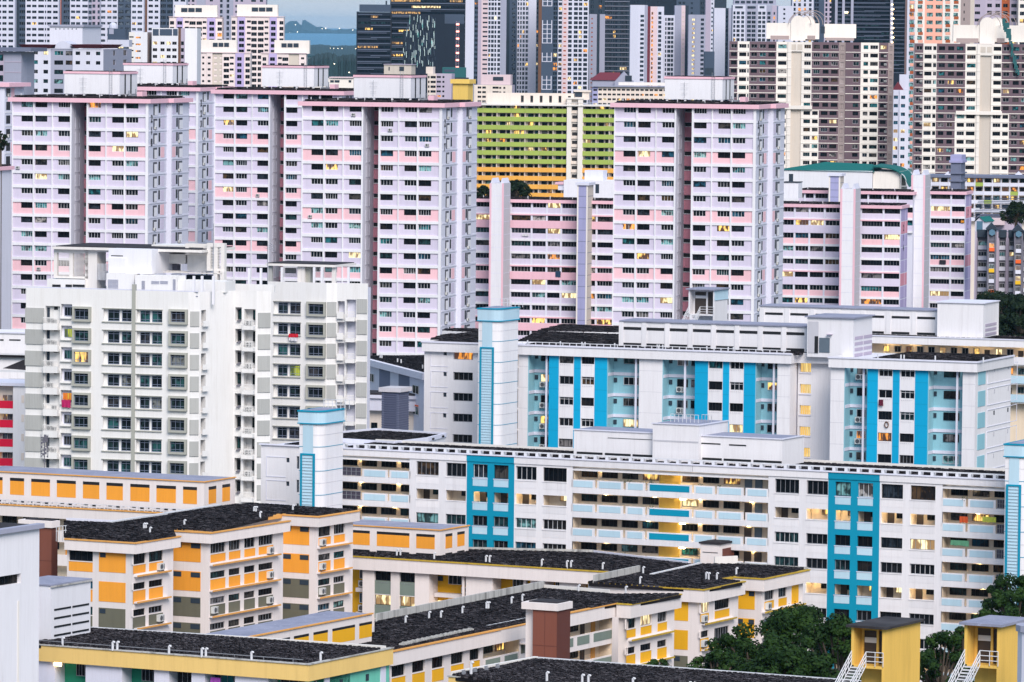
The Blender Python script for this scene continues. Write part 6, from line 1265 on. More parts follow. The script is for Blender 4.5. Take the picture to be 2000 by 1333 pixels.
def stair_head(label, px, py, pxr, pys, Y, deg, W_, H_, D_, mat, trim, roofm, stairs_to=None, opening=.45, sign=True, cat='stair head', name='roof_cabin'):
    """roof stair head: solid cabin with a recessed door front, landing, flight of steps and rails down to the roof"""
    b = Building(name, px, py, Y, deg, label, cat); r = b.r; zt = b.top; F = Face(b, 0, 0); t = .22; L = 1.1
    obj('cabin_wall', (MB().box(0, t, 0, D_, zt - H_, zt).box(W_ - t, W_, 0, D_, zt - H_ - 2.2, zt).box(t, W_ - t, L + .35, D_, zt - H_ - 2.2, zt - .01).box(t, W_ - t, 0, L + .35, zt - H_ - .2, zt - H_), [mat]), r)
    if trim: obj('trim_band', (MB().box(W_, W_ + .06, -.05, D_, zt - 1.35, zt).box(W_ + .06, W_ + .1, -.08, D_, zt - 1.42, zt - 1.3), ['pale_aqua']), r)
    obj('roof', (MB().box(-.3, W_ + .3, -.35, D_ + .1, zt + .001, zt + .18), [roofm]), r)
    F.box('door', t + .25, W_ * .56, L + .25, L + .34, zt - H_ + .0, zt - .35, 'door_dark'); F.box('door', W_ * .62, W_ - t - .12, L + .25, L + .34, zt - H_, zt - .35, 'door_dark')
    F.box('door_post', W_ * .56, W_ * .62, L + .1, L + .34, zt - H_, zt - .2, mat)
    if sign: F.box('notice_board', t + .3, W_ * .54, L + .2, L + .24, zt - 1.25, zt - .85, 'frame_white')
    # landing rail
    q = MB(); za = zt - H_ ; x0 = W_ * .45
    for x in (x0, (x0 + W_) / 2, W_ - .1): q.tube((x, -.05, za - .02), (x, -.05, za + 1.05), .035, 5)
    for h_ in (.35, .7, 1.05): q.tube((x0, -.05, za + h_), (W_ - .1, -.05, za + h_), .035, 5)
    obj('landing_rail', (q, ['frame_white']), r)
    # flight towards the front-left
    n = 12; run = .28; rise = .2; q = MB()
    for i in range(n): y = -.1 - run * i; q.box(.15, x0 - .1, y - run, y, za - rise * (i + 1), za - rise * i - .12)
    obj('steps', (q, ['frame_white']), r); q = MB()
    for x in (.05, x0):
        for h_ in (.0, .45, .75, 1.05): q.tube((x, 0, za + h_), (x, -run * n, za - rise * n + h_), .04, 5)
        for i in range(0, n + 1, 2): q.tube((x, -run * i, za - rise * i), (x, -run * i, za - rise * i + 1.05), .03, 5)
    obj('stair_rail', (q, ['frame_white']), r); return b
stair_head('white stair head with an aqua band and white steps, standing before tower 216', 1345, 566, 1420, 0, 752, 23, 3.9, 3.4, 5.2, 'twhite', True, 'roof_felt')
# ------------------------------------------------------------------ slab behind the rear slab, mostly roof rooms
_b = Building('apartment_slab', 1480, 650, 815, 20, 'white slab showing only plant rooms and a lit gallery, behind the higher teal slab', 'apartment block'); _r = _b.r; _zt = _b.top; _F = Face(_b, 0, 0); _rg = random.Random(31)
_x = lambda px, y=0: _b.fr(px, 665, y)[0]
obj('core', (MB().box(0, _x(2060), 1.6, 11, 0, _zt), ['gallery_wall']), _r)
obj('fascia', (MB().box(-.2, _x(2060), -.5, 0, _zt - 1.05, _zt + .1), ['twhite']), _r); obj('coping', (MB().box(-.2, _x(2060), -.6, -.5, _zt + .0, _zt + .2), ['white_cool']), _r); obj('gallery_ceiling', (MB().box(0, _x(2060), 0, 1.6, _zt - .3, _zt - .1), ['white_cool']), _r)
slab_roof(_b, 0, _x(2050), .3, 8, _zt + .05, .8, .07)
for i in range(3):
    z = _zt - 1.05 - 2.8 * (i + 1); obj('parapet', (MB().box(0, _x(2060), 0, .15, z + .2, z + 1.35), ['pale_aqua' if i else 'twhite']), _r); obj('gallery_floor', (MB().box(0, _x(2060), .15, 1.6, z, z + .2), ['white_warm']), _r)
    for k in range(14): 
        a = _x(1720 + k * 22); gallery_window(_F, a, a + 1.0, 1.5, z + 1.45, .95, _rg, .25) if _rg.random() < .75 else _F.box('door', a, a + .8, 1.5, 1.59, z + .2, z + 2.2, 'door_dark')
    if i == 0:
        for px in (1730, 1775, 1880, 1915, 1990): _F.box('ceiling_lamp', _x(px), _x(px) + .7, 1.0, 1.1, _zt - .42, _zt - .31, 'lamp')
def plantB(xa, xb, ya, y0, d, n, slots_=True):
    a, z1 = _b.fr(xa, ya, y0); c, _ = _b.fr(xb, ya, y0); o = obj('plant_room', (MB().box(a, c, y0, y0 + d, _zt - .3, z1), ['twhite']), _r); w_ = (c - a) / max(1, n)
    obj('felt_roof', (MB().box(a - .2, c + .2, y0 - .2, y0 + d, z1 + .001, z1 + .15), ['roof_felt' if slots_ else 'white_cool']), o)
    if slots_:
        for i in range(n):
            for z in (z1 - 1.25, _zt + .25): obj('vent_slot', cached(('vb', rr(w_)), lambda: MB().box(0, w_ * .7, 0, .05, 0, .35).mesh('vent_slot', ['black'])), o, (a + w_ * (i + .2), y0 - .04, z))
            obj('pilaster', cached(('vbp', rr(w_)), lambda: MB().box(0, w_ * .18, 0, .12, 0, z1 - _zt).mesh('pilaster', ['twhite'])), o, (a + w_ * (i - .02), y0 - .1, _zt - .2))
    return o, a, c, z1
plantB(1485, 1832, 598.5, 2.5, 6, 7)
_o, _a, _c, _z1 = plantB(1831, 1921, 591.5, .4, 9, 0, False)
for i in range(4): obj('louvre', cached('lvr2', lambda: MB().box(0, .05, 0, 6.5, 0, .4).mesh('louvre', ['far_lilac'])), _o, (_c + .01, 1.5, _zt + 1.8 - .7 * i))
# ------------------------------------------------------------------ front slab
def front_slab():
    b = Building('apartment_slab', 510, 869, 640, deg2((663, 878), (1960, 940.5), 628), 'white slab with two teal window blocks and lit galleries, lower of the two teal slabs', 'apartment block')
    r = b.r; F = Face(b, 0, 0); rng = random.Random(41); zt = b.top; ym = 1000; f = lambda px, y=0: b.fr(px, ym, y)[0]
    W = f(2010); fh = 2.815; zr = b.fr(1740, 953.5)[1]; N = 8; zf = b.fr(1740, 943)[1]; DEP = 10.5
    GD = 1.7
    rowtop = lambda i: zr - fh * i + (.42 if i == 0 else 0)
    def winseg(a, c, cols, mat, spm):
        hs = [(x0 - a, x1 - a, zr - fh * i - 1.2, rowtop(i)) for i in range(N) for x0, x1 in cols]
        F.put('wall_bay', MB().holes(0, c - a, 0, zf + .45, hs, .3).mesh('wall_bay', [mat]), a, 0, 0)
        for i in range(N):
            z = zr - fh * i; corr = i % 3 == 1
            for x0, x1 in cols:
                h_ = rowtop(i) - z + 1.2
                if corr:
                    F.box('gallery_back', x0, x1, GD, GD + .08, z - 1.6, z + .35, 'gallery_wall'); F.box('gallery_side', x0 - .1, x0, .3, GD, z - 1.6, z + .35, 'gallery_wall'); F.box('gallery_side', x1, x1 + .1, .3, GD, z - 1.6, z + .35, 'gallery_wall')
                    F.box('gallery_ceiling', x0 - .1, x1 + .1, .301, GD, z + .03, z + .15, 'white_warm'); F.box('gallery_floor', x0 - .1, x1 + .1, .3, GD, z - 1.9, z - 1.75, 'grey_wall')
                    window(F, x0 + (x1 - x0) * .48, GD - .1, z - .75, (x1 - x0) * .45, .78, 3, 'frame_dark', pick_glass(rng, .2), t=.05)
                    if rng.random() < .5: F.box('door', x0 + .15, x0 + .95, GD - .08, GD - .01, z - 1.6, z + .0, 'door_dark')
                    if rng.random() < .45: F.box('ceiling_lamp', x0 + .4, x0 + 1.0, .8, .88, z - .06, z + .02, 'lamp')
                else:
                    gallery_window(F, x0 + .03, x1 - .03, .2, z - 1.18, h_ - .04, rng, .045, rng.choice(['frame_grey', 'frame_grey', 'frame_dark', 'frame_white']))
                F.box('spandrel', x0 + .0, x1 - .0, -.02 if spm == 'pale_aqua' else .0 - .015, .02, z - 2.15, z - 1.32, spm)
                F.box('window_sill', x0 - .05, x1 + .05, -.07, .0, z - 1.3, z - 1.21, spm if spm != 'pale_aqua' else 'white_cool')
    def gallery(a, c, panels, yellow=None, rails=()):
        F.box('gallery_back', a, c, GD, GD + .2, 0, zf + .45, 'gallery_wall')
        F.box('gallery_side', c - .05, c + .02, .25, GD, 0, zf + .44, 'gallery_wall'); F.box('gallery_side', a - .02, a + .05, .25, GD, 0, zf + .44, 'gallery_wall')
        if yellow: F.box('landing_wall', yellow[0], yellow[1], GD - .06, GD - .005, 0, zf, 'gallery_yellow')
        for i in range(N):
            z = zr - fh * i; F.box('gallery_floor', a + .05, c - .05, .2, GD, z - 1.98, z - 1.8, 'white_cool')
            F.box('gallery_ceiling', a + .06, c - .06, .22, GD - .02, z + .36, z + .5, 'white_warm') if i == 0 else None
            F.box('gallery_edge', a, c, -.02, .2, z - 2.4, z - 1.75, 'twhite')
            F.box('gallery_lip', a, c, .0, .2, z + .22, z + .4, 'twhite') if i == 0 else None
            x = a
            for (p, q, m) in panels:
                F.box('parapet', p - .28, q + .28, .0, .18, z - 1.749, z - .82, 'twhite'); F.box('parapet_panel', p, q, -.035, -.001, z - 1.68, z - .95, m)
            for (p, q) in rails: F.put('railing', cached(('rl', rr(q - p)), lambda: _grail(q - p)), p, .02, z - 1.745)
            x = a + .4; step = 0
            while x < c - 1.2:
                if yellow and yellow[0] - .6 < x < yellow[1] + .1: x += .8; continue
                k = (int((x - a) / 3.0)) % 4
                if k == 3: F.box('door', x, x + .9, GD - .09, GD - .01, z - 1.78, z + .15, rng.choice(['door_dark', 'door_dark', 'door_grey'])); x += 1.3
                else: window(F, x, GD - .1, z - .62, min(2.0, c - x - .2), .80, 4, 'frame_dark', pick_glass(rng, .06), t=.055); x += 2.6
            nl = max(1, int((c - a) / 5)); 
            for k in range(nl):
                x = a + (c - a) * (k + .5) / nl + rng.uniform(-.5, .5); dark = (i * 7 + k * 3 + int(a)) % 5 == 0
                if not dark: F.box('ceiling_lamp', x, x + .35, 1.45, 1.55, z + .26, z + .32, 'lamp')
            if yellow: F.box('ceiling_lamp', yellow[1] + .3, yellow[1] + 1.0, .8, .95, z + .18, z + .3, 'lamp')
    # left end wall
    hs = []
    for i in range(N): z = zr - fh * i; hs += [(f(558), f(564.5), z - .5, z + .05), (f(578.5), f(585), z - 1.2, z + .3)]
    F.put('end_wall', MB().holes(0, f(600), 0, zt, hs, .3).mesh('end_wall', ['twhite']))
    for i in range(N):
        z = zr - fh * i; F.box('vent_window', f(558), f(564.5), .18, .29, z - .5, z + .05, 'far_dark'); F.box('slit_window', f(578.5), f(585), .18, .29, z - 1.2, z + .3, 'far_dark')
        q = MB(); a, c = f(519.5), f(558); q.box(a, c, -.05, 0, z - 2.3, z - 2.22); q.box(a, c, -.05, 0, z + .06, z + .14); q.box(a, a + .07, -.05, 0, z - 2.22, z + .06); obj('panel_frame', (q, ['white_cool']), r)
    P = lambda *s: [(f(a), f(c), m) for a, c, m in s]
    A = 'pale_aqua'
    gallery(f(650), f(799), P((711, 752, A), (764, 797, A)), rails=((f(651), f(664.5)), (f(666.5), f(704))))
    winseg(f(799), f(911), [(f(812.5), f(856)), (f(870.5), f(909.5))], 'twhite', 'twhite')
    winseg(f(911), f(1004), [(f(923), f(951.5)), (f(963.8), f(992.3))], 'cyan2', A)
    winseg(f(1004), f(1118), [(f(1006.5), f(1047)), (f(1060), f(1106))], 'twhite', 'twhite')
    gallery(f(1118), f(1500), P((1119.5, 1157, A), (1170, 1212, A), (1226, 1255, A), (1268.5, 1346, 'cyan2'), (1359, 1391, A), (1404, 1447, A), (1460, 1497, A)), (f(1276), f(1317)))
    winseg(f(1500), f(1617), [(f(1513), f(1560)), (f(1575), f(1616.5))], 'twhite', 'twhite')
    winseg(f(1617), f(1718), [(f(1631), f(1661)), (f(1675), f(1704.5))], 'cyan2', A)
    winseg(f(1718), f(1840.5), [(f(1720.8), f(1763)), (f(1778), f(1826.5))], 'twhite', 'twhite')
    gallery(f(1840.5), f(1964), P((1842, 1881, A), (1895, 1940, A)), rails=((f(1947), f(1962)),))
    for a, c in ((665, 911), (1004, 1352), (1353, 1617), (1718, 1965)): F.box('fascia', f(a), f(c), -.12, .2, zf + .001 + .1, zt, 'twhite')
    for a, c in ((911, 1004), (1617, 1718)): F.box('fascia', f(a) + .01, f(c) - .01, -.1, .2, zf + .101, zt - .05, 'cyan2')
    F.box('coping', -.2, W, -.22, .25, zt + .001, zt + .14, 'white_cool')
    obj('core', (MB().box(.0, W, GD + .25, DEP, 0, zt - .2), ['white_cool']), r)
    slab_roof(b, f(660), W, 1.0, DEP - .4, zt + .02, .75, .07, jit=.05); slab_roof(b, f(545), f(590), 1.0, 9, zt + .02, .75, .07)
    F.box('rear_parapet', f(655), W, DEP - .2, DEP, zt - .5, zt + .42, 'white_warm')
    q = MB()
    for k in range(58): x = f(665) + (W - f(665)) * k / 58; q.box(x, x + .35, .3, 1.1, zt + .1, zt + .5); 
    q.box(f(665), W, 1.05, 1.15, zt + .5, zt + .6); q.box(f(665), W, .35, .45, zt + .5, zt + .6); obj('roof_pipe_run', (q, ['frame_white']), r)['kind'] = 'stuff'
    # wing going back at the left
    pts = ((655, 862), (668, 849), (735, 843), (870, 852), (835, 861), (770, 869)); o = block(b, 'rear_wing', pts, 0, zt + .0, 'twhite', 'roof_mid')
    P_ = [b.hz(px, py, zt) for px, py in pts]
    def inside(x, y):
        n = len(P_); c = False
        for i in range(n):
            (ax, ay), (bx, by) = P_[i], P_[(i + 1) % n]
            if (ay > y) != (by > y) and x < (bx - ax) * (y - ay) / (by - ay) + ax: c = not c
        return c
    slab_roof(b, min(p[0] for p in P_), max(p[0] for p in P_), min(p[1] for p in P_), max(p[1] for p in P_), zt + .05, .75, .06, clip=inside)
    q = MB()
    for i in range(len(P_)):
        (ax, ay), (bx, by) = P_[i], P_[(i + 1) % len(P_)]; L_ = math.hypot(bx - ax, by - ay); nx, ny = -(by - ay) / L_ * .15, (bx - ax) / L_ * .15; n = len(q.v)
        q.v += [(ax - nx, ay - ny, zt - .1), (bx - nx, by - ny, zt - .1), (bx + nx, by + ny, zt - .1), (ax + nx, ay + ny, zt - .1), (ax - nx, ay - ny, zt + .4), (bx - nx, by - ny, zt + .4), (bx + nx, by + ny, zt + .4), (ax + nx, ay + ny, zt + .4)]
        q.f += [(n + 4, n + 5, n + 6, n + 7), (n, n + 1, n + 5, n + 4), (n + 2, n + 3, n + 7, n + 6), (n + 1, n + 2, n + 6, n + 5), (n + 3, n, n + 4, n + 7)]; q.m += [0] * 5
    obj('parapet', (q, ['white_cool']), r)
    # plant rooms
    def room(xa, xb, ya, y0, d, slotspec):
        a, z1 = b.fr(xa, ya, y0); c, _ = b.fr(xb, ya, y0); o = obj('plant_room', (MB().box(a, c, y0, y0 + d, zt - .2, z1), ['twhite']), r)
        obj('coping', (MB().box(a - .12, c + .12, y0 - .12, y0 + .2, z1 + .001, z1 + .12).box(c - .15, c + .12, y0 + .2, y0 + d, z1 + .001, z1 + .12), ['white_cool']), o); obj('felt_roof', (MB().box(a + .0, c - .16, y0 + .21, y0 + d, z1 + .001, z1 + .05), ['roof_felt']), o)
        for (p, q, u, v) in slotspec: rbox(b, 'vent_slot', p, q, u, v, y0 - .04, y0 + .01, 'black', o)
        return o, a, c, z1
    room(1121, 1290, 840, 2.6, 6, ((1187, 1274, 855, 860),)); room(1366, 1528, 852, 2.6, 6.5, ((1370, 1407, 865, 869), (1424, 1457, 868, 872)))
    o, a, c, z1 = room(1275, 1365, 828, 1.8, 8.5, ()); rbox(b, 'joint', 1276, 1364, 862, 863, 1.77, 1.81, 'grey_wall', o)
    q = MB()
    for i in range(8): q.box(a + .8 + i * .5, a + .85 + i * .5, 5, 5.05, z1, z1 + 1); q.box(c - 1.5 + (i % 4) * .4, c - 1.45 + (i % 4) * .4, 6, 6.05, z1, z1 + 1)
    q.box(a + .8, a + 4.4, 5, 5.05, z1 + .95, z1 + 1.0); q.box(c - 1.5, c - .2, 6, 6.05, z1 + .95, z1 + 1); obj('railing', (q, ['frame_white']), o)
    for (p, q_) in ((1125, 1175), (1180, 1230), (1234, 1273), (1370, 1408), (1412, 1465), (1470, 1525)): x0, x1 = f(p, 2.5), f(q_, 2.5); F.box('vent_slot', x0, x1, 2.54, 2.61, zt + .35, zt + .75, 'black')
    return b, F, f, zr, fh, zt
_cb, _cF, _cf, _czr, _cfh, _czt = front_slab()
stair_core('rounded white lift tower with an aqua head, left end of the lower teal slab', 585, 628, 670, 803, 622, 24, 889)
stair_core('white lift tower with an aqua head, cut by the right edge of the picture', 1964, 2010, 2060, 868, 592, 24, 950)
# potted plants and washing on the galleries
def potted(label, face, a, d, z, s, seed, group=None):
    rg = random.Random(seed); o = bpy.data.objects.new('potted_plant', None); COL.objects.link(o); b = face.b; P = Vector(face.p(a, d, z)); o.location = b.O + b.u * P.x + b.v * P.y + Vector((0, 0, P.z)); tag(o, label, 'plant', group)
    obj('pot', cached('potm', lambda: MB().tube((0, 0, 0), (0, 0, .28), .16, 8).mesh('pot', ['pot'])), o)
    m = MB()
    for k in range(46):
        t = rg.uniform(0, 6.28); l = rg.uniform(.2, .75) * s; e = rg.uniform(.2, 1.4); c = Vector((math.cos(t) * math.cos(e), math.sin(t) * math.cos(e), math.sin(e))) * l + Vector((0, 0, .28)); q = Vector((rg.uniform(-1, 1), rg.uniform(-1, 1), rg.uniform(-1, 1))).normalized() * .09; w_ = q.cross(c).normalized() * .05
        m.quad(tuple(c - q), tuple(c + w_), tuple(c + q), tuple(c - w_))
        if k % 4 == 0: m.tube((0, 0, .2), tuple(c), .012, 4)
    obj('foliage', (m, ['leaf']), o); return o
for i, (px, row, s, lab) in enumerate(((1223, 0, 1.3, 'tall leafy plant on the top gallery, left of the yellow stairwell, lower teal slab'), (1268, 0, 1.1, 'trailing plant on the top gallery of the lower teal slab, touching the dark teal panel'), (1366, 0, .7, 'small round potted plant on the top gallery, right of the yellow stairwell'),
                                       (1404, 0, .7, 'small dark potted plant on the top gallery, in the middle of the right hand run'), (1217, 3, 1.0, 'leafy plant on the fourth gallery of the lower teal slab, left of the yellow stairwell'), (1880, 0, .8, 'potted plant on the top gallery at the right end of the lower teal slab'), (1270, 1, 1.0, 'bushy plant on the second gallery of the lower teal slab beside the yellow stairwell'))):
    potted(lab, _cF, _cf(px), .35, _czr - _cfh * row - 1.4, s, i)
_z = _czr - _cfh * 1
cloth('hanging_cloth', 'red and orange cloth drying on the second gallery, right end of the lower teal slab', 'laundry', _cF, _cf(1874), .1, _czr - _cfh * 1 - .0, 1.0, .7, (.7, .1, .02), seed=13)
cloth('hanging_cloth', 'lime yellow cloth drying on the second gallery, right end of the lower teal slab', 'laundry', _cF, _cf(1919), .1, _czr - _cfh * 1 + .1, 1.6, .6, (.55, .6, .08), seed=14)
cloth('hanging_cloth', 'green striped cloth drying on the third gallery, right end of the lower teal slab', 'laundry', _cF, _cf(1857), .1, _czr - _cfh * 2 + .1, 2.2, .6, (.12, .35, .2), seed=15)
cloth('hanging_cloth', 'dark red clothes hung under a window between teal stripes, higher slab', 'laundry', _dF3, _dg(1718), -.25, _dzr - _dfh * 1 - 1.3, .6, .8, (.12, .005, .03), seed=16)
_o = bpy.data.objects.new('wreath', None)
_m = MB()
for k in range(12): t0, t1 = 2 * math.pi * k / 12, 2 * math.pi * (k + 1) / 12; _m.tube((.26 * math.cos(t0), 0, .38 * math.sin(t0)), (.26 * math.cos(t1), 0, .38 * math.sin(t1)), .07, 5)
_o = obj('wreath', (_m, ['brown_strip'])); P = Vector(_dF3.p(_dg(1733), -.12, _dzr - _dfh * 2 - 1.75)); _o.location = _d.O + _d.u * P.x + _d.v * P.y + Vector((0, 0, P.z)); _o.rotation_euler = (0, 0, -_d.th); tag(_o, 'small brown wreath hung on a white panel between teal stripes of the higher slab', 'wreath')
# ------------------------------------------------------------------ small neighbours
_dg2 = deg2((716, 700), (826, 728), 770)
_b = Building('apartment_block', 716, 700, 770, _dg2, 'low white block with a dark roof, between the white flats and the higher teal slab', 'apartment block'); _r = _b.r; _zt = _b.top; _F = Face(_b, 0, 0)
_x = lambda px: _b.fr(px, 730)[0]; _W = _x(832)
obj('wall', (MB().box(-4, _W, .0, 18, 0, _zt - .9), ['white_cool']), _r); obj('fascia', (MB().box(-4, _W, -.5, 18, _zt - .9, _zt), ['white_cool']), _r); slab_roof(_b, -3.5, _W, .2, 17, _zt + .05, .8, .07)
vent_pipes(_b, [2, 3, 12, 14, 26], 1.5, _zt)
for a, c in ((741, 762), (779, 800)): _F.box('bay_recess', _x(a), _x(c), -.03, 0, _zt - 9.5, _zt - .95, 'slate'); _F.box('bay_window', _x(a) + .6, _x(c) - 2, -.06, -.031, _zt - 5.2, _zt - 4.4, 'far_dark')
for a, c in ((722, 732), (807, 820)):
    for i in range(2): window(_F, _x(a), -.1, _zt - 3.2 - 2.9 * i, (_x(c) - _x(a)) * .9, 1.2, 2, 'frame_white', 'glass_green'); 
_F.box('red_frame', _x(722), _x(732), -.12, -.02, _zt - 4.9, _zt - 4.7, 'orange_red'); _F.box('red_frame', _x(809), _x(818), -.12, -.02, _zt - 4.9, _zt - 4.7, 'orange_red')
_b = Building('gallery_block', 700, 776, 745, 14, 'low white gallery block behind the dark louvred shaft', 'apartment block'); _r = _b.r; _zt = _b.top; _F = Face(_b, 0, 0); _x = lambda px: _b.fr(px, 800)[0]
obj('wall', (MB().box(0, _x(835), .9, 6, 0, _zt), ['cream']), _r); obj('roof_edge', (MB().box(0, _x(835), -.3, 6, _zt - .1, _zt + .35), ['white_cool']), _r); obj('roof_dark', (MB().box(0, _x(835), .2, 6, _zt + .352, _zt + .6), ['roof_mid']), _r)
for i in range(4):
    z = _zt - .5 - 2.9 * i; _F.box('parapet', 0, _x(835), 0, .9, z - 2.8 - (0 if i else -1.5), z - 1.3 if i else z + .35, 'pale_aqua' if i else 'white_cool')
    for px in (722, 808, 822): window(_F, _x(px), .8, z - 1.15, .9, 1.0, 2, 'frame_dark', 'glass_green', pane=False)
_b = lift_tower(746, 779, 765, 728, 22, 798, 'shaft_grey' if 'shaft_grey' in MATS else paint('shaft_grey', (.11, .125, .20), dirt=.1).name, 'slate', 'slate', 'dark grey blue louvred shaft between the white flats and the teal slabs', seams=99, cap='grey_wall')
_q = MB(); _z = _b.top - .4
while _z > _b.top - 16: _q.box(.0, _b.W, -.12, -.04, _z, _z + .16); _q.box(_b.W, _b.W + .08, .0, _b.D, _z, _z + .16); _z -= .32
obj('louvre_slat', (_q, ['shaft_grey']), _b.r)['kind'] = 'stuff'
# far left: white stepped roofs and the red parapets
paint('redwall', (.72, .01, .05), dirt=.1)
_b = Building('apartment_slab', -60, 650, 800, 10, 'white slab with thin dark slots between tower 218 and the white flats, left edge', 'apartment block'); _r = _b.r; _zt = _b.top; _x = lambda px: _b.fr(px, 700)[0]
obj('wall', (MB().box(0, _x(60), 0, 10, 0, _zt), ['twhite']), _r); obj('roof_edge', (MB().box(0, _x(60), -.2, .2, _zt, _zt + .2), ['white_cool']), _r)
for (a, c, y) in ((0, 7, 663), (18, 40, 663), (0, 8, 690), (18, 40, 690.5), (18, 50, 740)): rbox(_b, 'vent_slot', a, c, y, y + (3 if y < 700 else 5), -.05, .01, 'black')
_q = MB(); 
for y in (695, 750): z = _b.fr(20, y)[1]; _q.box(0, _x(60), -.6, 0, z - .25, z + .12)
obj('roof_ledge', (_q, ['roof_mid']), _r); obj('ledge_cap', (MB().box(0, _x(60), -.9, -.6, _b.fr(20, 693)[1], _b.fr(20, 690)[1]).box(0, _x(60), -.9, -.6, _b.fr(20, 748)[1], _b.fr(20, 745)[1]), ['frame_white']), _r)
_b2 = Building('roof_canopy', 5, 720, 770, 10, 'dark pitched canopy with a white edge at the far left', 'canopy'); q = MB(); x1 = _b2.fr(55, 720)[0]; q.v = [(0, 0, _b2.top), (x1, 0, _b2.top - .2), (x1, 0, _b2.top + 1.6), (0, 5, _b2.top), (x1, 5, _b2.top - .2), (x1, 5, _b2.top + 1.6)]; q.f = [(0, 1, 2), (3, 5, 4), (0, 2, 5, 3), (0, 3, 4, 1), (1, 4, 5, 2)]; q.m = [0] * 5; obj('canopy', (q, ['roof_mid']), _b2.r)
obj('edge_beam', (MB().box(-2, x1, -.3, .0, _b2.top - .5, _b2.top - .2), ['frame_white']), _b2.r)
_b = Building('gallery_block', -60, 752, 735, 12, 'white gallery block with bright red parapets at the left edge', 'apartment block'); _r = _b.r; _zt = _b.top; _F = Face(_b, 0, 0); _x = lambda px: _b.fr(px, 830)[0]; _rg = random.Random(4)
obj('wall', (MB().box(0, _x(60), .9, 8, 0, _zt), ['cream']), _r); obj('end_wall', (MB().box(_x(25.5), _x(60), -.05, .9, 0, _zt), ['twhite']), _r); obj('roof_edge', (MB().box(-.1, _x(60), -.3, 8, _zt, _zt + .4), ['white_cool']), _r)
for i in range(6):
    z = _b.fr(10, 771 + 37.5 * i)[1]; h = 37.5 * 735 / FOC; _F.box('parapet', 0, _x(25), 0, .3, z - h * .72, z - h * .33, 'redwall'); _F.box('floor_band', 0, _x(25.4), .02, .3, z - h, z - h * .721, 'twhite')
    for px in (-12, 3, 13): window(_F, _x(px), .5, z - h * .33, _x(px + 9) - _x(px), h * .3, 3, 'frame_grey', pick_glass(_rg, .25), t=.05)
    _F.box('recess', _x(42), _x(47), -.1, -.06, z - h * .4, z - .05, 'cream')
# ================================================================== orange and cream blocks in the foreground
paint('owhite', (.82, .745, .72), dirt=.14); paint('orange', (.90, .36, .04), dirt=.12); paint('ochre', (.82, .42, .015), dirt=.1); paint('olive', (.15, .145, .105), dirt=.15); paint('sage', (.20, .25, .215), dirt=.15)
paint('trim_orange', (.78, .38, .10), dirt=.35); paint('trim_ochre', (.55, .36, .04), dirt=.6, stain=(.2, .2, .2)); paint('redbrown', (.22, .075, .05), dirt=.1); paint('redbrown_dark', (.13, .045, .035), dirt=.1)
paint('stained', (.50, .49, .47), dirt=.95, stain=(.12, .12, .12)); paint('mint', (.16, .55, .42), dirt=.15); paint('deep_green', (.02, .26, .16), dirt=.15); paint('butter', (.84, .575, .20), dirt=.16); paint('yellow_wall', (.86, .54, .12), dirt=.25)
GD_ = 27.4
def prow(P):
    A = sum(P[i][0] * P[(i + 1) % len(P)][1] - P[(i + 1) % len(P)][0] * P[i][1] for i in range(len(P))); return P if A > 0 else P[::-1]
def roof_poly(b, pts, z, cell=.55, pale=.16, base='roof_dark', jit=.04, slab=True):
    P = prow([b.hz(px, py, z) for px, py in pts]); obj('roof_deck', (MB().prism(P, z - .35, z - .02), [base]), b.r)
    def ins(x, y):
        c = False; n = len(P)
        for i in range(n):
            (ax, ay), (bx, by) = P[i], P[(i + 1) % n]
            if (ay > y) != (by > y) and x < (bx - ax) * (y - ay) / (by - ay) + ax: c = not c
        return c
    if slab: slab_roof(b, min(p[0] for p in P), max(p[0] for p in P), min(p[1] for p in P), max(p[1] for p in P), z + .05, cell, .06, jit=jit, pale=pale, clip=ins)
    return P
def kerb(b, A, B, z, h_, mat, t=.2, name='parapet', low=.3):
    """upstand wall between two pixel points lying on the level z"""
    (ax, ay), (bx, by) = b.hz(*A, z), b.hz(*B, z); L_ = math.hypot(bx - ax, by - ay); nx, ny = -(by - ay) / L_ * t / 2, (bx - ax) / L_ * t / 2
    return obj(name, (MB().prism(prow([(ax - nx, ay - ny), (bx - nx, by - ny), (bx + nx, by + ny), (ax + nx, ay + ny)]), z - low, z + h_), [mat]), b.r)
